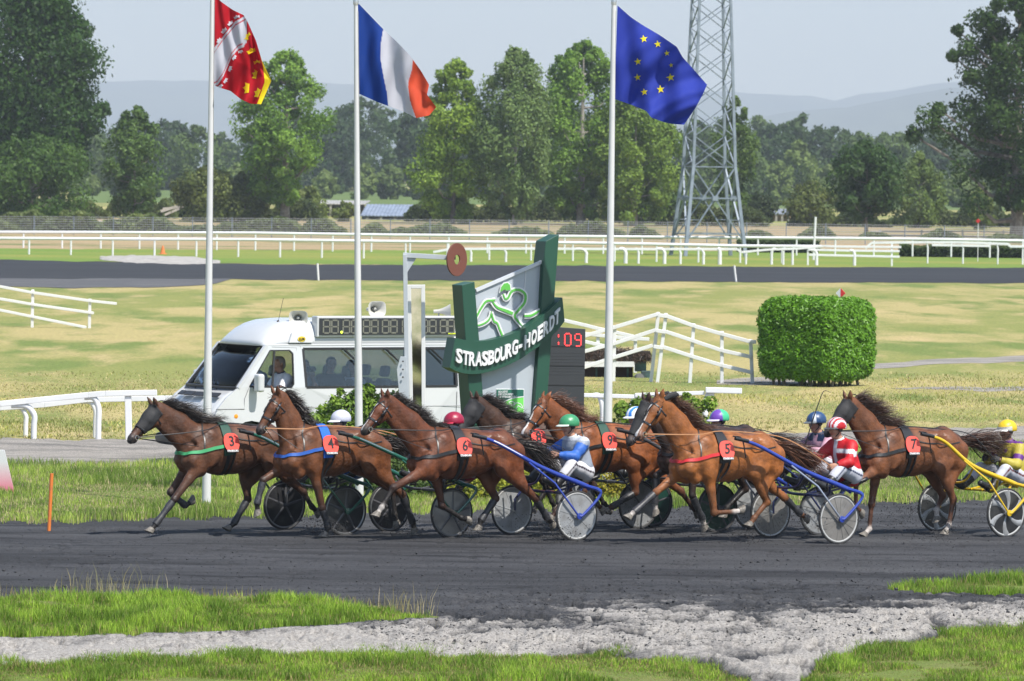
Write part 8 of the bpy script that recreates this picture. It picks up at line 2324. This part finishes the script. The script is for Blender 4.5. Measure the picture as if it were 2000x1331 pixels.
# red digit screen behind the sign
scr = empty("result_screen", at(1095, 700, 98.6).xyz * 1, 0, "dark screen showing red :09 behind the right post of the green sign", "screen"); scr.location.z = 0
def q2(px, py, d=0): return on_plane(px, py, at(1095, 700, 98.6) + SN * d, SN) - Vector(scr.location)
P_ = [q2(1048, 636), q2(1144, 643), q2(1139, 900), q2(1048, 900)]
for p in P_[2:]: p.z = .45
mb = MB(); mb.prism(P_, -SN * .22); bevel(mb.build("case", mat("screen_case", (0.028, 0.030, 0.034), .5), scr), .01)
for i in range(5):
    yy_ = 676 + i * 38
    mb = MB(); a, b = q2(1050, yy_, .004), q2(1142, yy_ + 1.5, .004); mb.bar(a, b, .006, .012); mb.build("module_joint", mat("joint_black", (0.008, 0.008, 0.009), .6), scr)
for xx in (1068, 1122):
    mb = MB(); a = q2(xx, 800, -.12); a.z = 0; b = a.copy(); b.z = .5; mb.bar(a, b, .1, .1); mb.build("leg", M_GALV2, scr)
M_LED = mat("red_led", (.5, .02, .02), .4, emit=((1.0, .05, .05), 1.6)); M_LEDOFF = mat("dark_led", (0.045, 0.047, 0.052), .5)
FONT = {'0': ["01110", "10001", "10001", "10001", "10001", "10001", "10001", "10001", "01110"], '9': ["01110", "10001", "10001", "10001", "01111", "00001", "00001", "00001", "01110"], ':': ["00000", "00100", "00100", "00000", "00000", "00000", "00100", "00100", "00000"]}
def led(ch_, px, py):
    mb = MB(); st = 2.55
    for r, row in enumerate(FONT[ch_]):
        for c_, v_ in enumerate(row):
            if v_ == '1':
                p = q2(px + c_ * 2.9, py + r * 2.9 + c_ * .04, .006); mb.lathe([(.001, 0), (.0115, 0), (.0115, .003), (.001, .004)], p, SN, 8)
    mb.build("led_digit", M_LED, scr)
led(':', 1085, 652); led('0', 1103, 652); led('9', 1123, 653)
mb = MB()
for r in range(8):
    for c_ in range(30): p = q2(1052 + c_ * 3.0, 690 + r * 6, .004); mb.box(p, (.01, .003, .01))
o = mb.build("led_field", M_LEDOFF, scr); o['kind'] = 'stuff'
# finish post with brown disc
fp = at(797, 900, 95.5); fproot = empty("finish_post", (fp.x, fp.y, 0), 0, "white steel post with an arm holding a brown disc with a hole in it", "post")
fo_ = Vector((fp.x, fp.y, 0)); fq = lambda px, py, Y=95.5: at(px, py, Y) - fo_
M_PGREY = mat("grey_painted_steel", (0.38, 0.41, 0.44), .45, noise=(4, (0.45, 0.48, 0.5), 3, .5, .7))
gz = lambda p: Vector((p.x, p.y, -.02))
mb = MB(); mb.bar(gz(fq(799, 900)), fq(791, 497), .065, .11, Vector((0, 1, 0))); bevel(mb.build("post", M_PGREY, fproot), .006)
mb = MB(); mb.prism([fq(782, 697, 95.4), fq(793, 697, 95.4), fq(797, 760, 95.4), fq(800, 840, 95.4), fq(786, 840, 95.4), fq(775, 722, 95.4)], (0, .04, 0)); bevel(mb.build("base_plate", M_PGREY, fproot), .005)
for yy_ in (706, 722, 737): mb = MB(); mb.lathe([(.001, .02), (.014, .015), (.014, 0)], fq(787, yy_, 95.37), (0, -1, 0), 8); mb.build("bolt", M_BLACKPL, fproot)
mb = MB(); mb.bar(fq(787, 498.5), fq(884, 504), .06, .075, SU); bevel(mb.build("arm", M_PGREY, fproot), .005)
mb = MB(); mb.prism([fq(794, 503), fq(813, 505), fq(795, 533)], (0, .02, 0)); mb.build("gusset", M_PGREY, fproot)
mb = MB(); mb.bar(fq(876, 503.5), fq(890, 504.5), .07, .05, SU); mb.build("clamp", M_BLACKPL, fproot)
dn = Vector((math.cos(math.radians(36)), -math.sin(math.radians(36)), 0)); mb = MB()
mb.lathe([(.075, -.012), (.258, -.012), (.258, .012), (.075, .012)], fq(892, 507.5, 95.5), dn, 48, close=True); bevel(mb.build("disc", mat("brown_disc", (0.14, 0.045, 0.030), .55), fproot, smooth=True), .003)
# mirror column
mc = at(814, 900, 95.9); mroot = empty("mirror_column", (mc.x, mc.y, 0), 0, "tall white framed column with a narrow mirror facing the track left of the green sign", "mirror"); mo = Vector((mc.x, mc.y, 0))
mq = lambda px, py, d=0.0: at(px, py, 95.9 + d) - mo
P_ = [mq(794.5, 557), mq(830, 556.5), mq(831, 900), mq(803, 900)]
P_[2].z = P_[3].z = 0
fl_, fr_ = (794.5, 803), (830, 831)
for (a, b, c_, d_) in [((794.5, 557), (802.5, 557), (808.5, 905), (802.5, 905)), ((822.5, 557), (830, 556.5), (831.5, 905), (824, 905)), ((802.5, 557), (822.5, 556.8), (822.5, 564), (802.7, 564))]:
    P_ = [mq(*a), mq(*b), mq(*c_), mq(*d_)]
    for p in P_: p.z = max(p.z, 0)
    mb = MB(); mb.prism(P_, (0, .16, 0)); bevel(mb.build("frame", M_WHITE, mroot), .006)
P_ = [mq(802.5, 564, .03), mq(822.5, 564, .03), mq(824.5, 905, .03), mq(808, 905, .03)]
for p in P_: p.z = max(p.z, .02)
mb = MB(); mb.prism(P_, (0, .01, 0)); mb.build("mirror_glass", mat("mirror_glass", (.80, .84, .80), .05, metal=1.0, noise=(1.6, (.35, .45, .30), 4, .45, .6)), mroot)  # green mottling puts reflected trees into the glass colour
mb = MB(); P_ = [mq(802.5, 558, .06), mq(830, 558, .06), mq(831, 905, .06), mq(803, 905, .06)]
for p in P_: p.z = max(p.z, .02)
mb.prism(P_, (0, .04, 0)); mb.build("back_board", mat("back_board", (.3, .33, .33), .6), mroot)
# ================================================================== DIRT THROWN UP BY THE HOOVES
def clods(name, spots, M, label):
    V, F = [], []
    for (px, py, r, n, Y) in spots:
        c = at(px, py, Y); s = scl(Y)
        for i in range(n):
            d = RNG.normal(0, 1, 3) * np.array((r / s, .25, r / s * .6)); p = np.array(c) + d
            if p[2] < .005: p[2] = .005 + abs(p[2]) * .3
            z = RNG.uniform(.003, .013) * (1 if RNG.uniform() < .93 else 1.9); b = len(V)
            q = RNG.normal(0, 1, (4, 3)); q /= np.linalg.norm(q, axis=1)[:, None]
            V += [tuple(p + k * z) for k in q]; F += [(b, b + 1, b + 2), (b, b + 2, b + 3), (b, b + 3, b + 1), (b + 1, b + 3, b + 2)]
    o = np_mesh(name, np.array(V), F, M); tag(o, label, "dirt", kind='stuff')
YT = TEAMS['6'][0].o.y
M_CLOD = mat("cinder_clod", (0.022, 0.021, 0.022), .95)
clods("flying_dirt", [(620, 1025, 22, 520, YT), (655, 1030, 14, 320, YT), (790, 1030, 26, 520, YT), (930, 1035, 18, 400, YT), (1070, 1030, 30, 720, YT), (1100, 1050, 24, 520, YT), (1210, 1000, 26, 320, YT), (1350, 1025, 34, 840, YT), (1460, 1040, 26, 600, YT), (1570, 1020, 26, 440, YT), (1760, 1010, 34, 840, YT), (1790, 985, 26, 320, YT), (1840, 1035, 26, 520, YT), (1900, 1000, 28, 320, YT), (300, 1040, 12, 120, YT)], M_CLOD, "black cinder crumbs thrown up behind the hooves of the trotters")
# crumbs lying on the near side of the track
def crumbs():
    n = 30000; px = RNG.uniform(-150, 2150, n); t = RNG.uniform(0, 1, n) ** .7; py = 1050 + t * (np.interp(px, *zip(*SANDLINE)) - 1035 + np.clip((px - 650) * .3, 0, 75))
    keep = RNG.uniform(0, 1, n) < .35 + .65 * (px > 700) * t; px, py = px[keep], py[keep]
    x, y = unproj(px, py); z = dirt_h(x, y) + .016; n = len(x)
    s = (RNG.uniform(.005, .018, n) * (1 + 1.2 * (RNG.uniform(0, 1, n) < .08)))[:, None]
    Q = RNG.normal(0, 1, (n, 4, 3)); Q /= np.linalg.norm(Q, axis=2)[..., None]; Q[..., 2] *= .6
    V = (np.stack([x, y, z + .3 * s[:, 0]], -1)[:, None, :] + Q * s[:, None, :]).reshape(-1, 3)
    b = np.arange(n) * 4; F = np.concatenate([np.stack([b, b + 1, b + 2], -1), np.stack([b, b + 2, b + 3], -1), np.stack([b, b + 3, b + 1], -1), np.stack([b + 1, b + 3, b + 2], -1)])
    o = np_mesh("cinder_crumbs", V, F, mat("dry_crumb", (0.045, 0.045, 0.048), .95)); tag(o, "loose grey crumbs scattered on the near side of the black track", "dirt", kind='stuff')
crumbs()
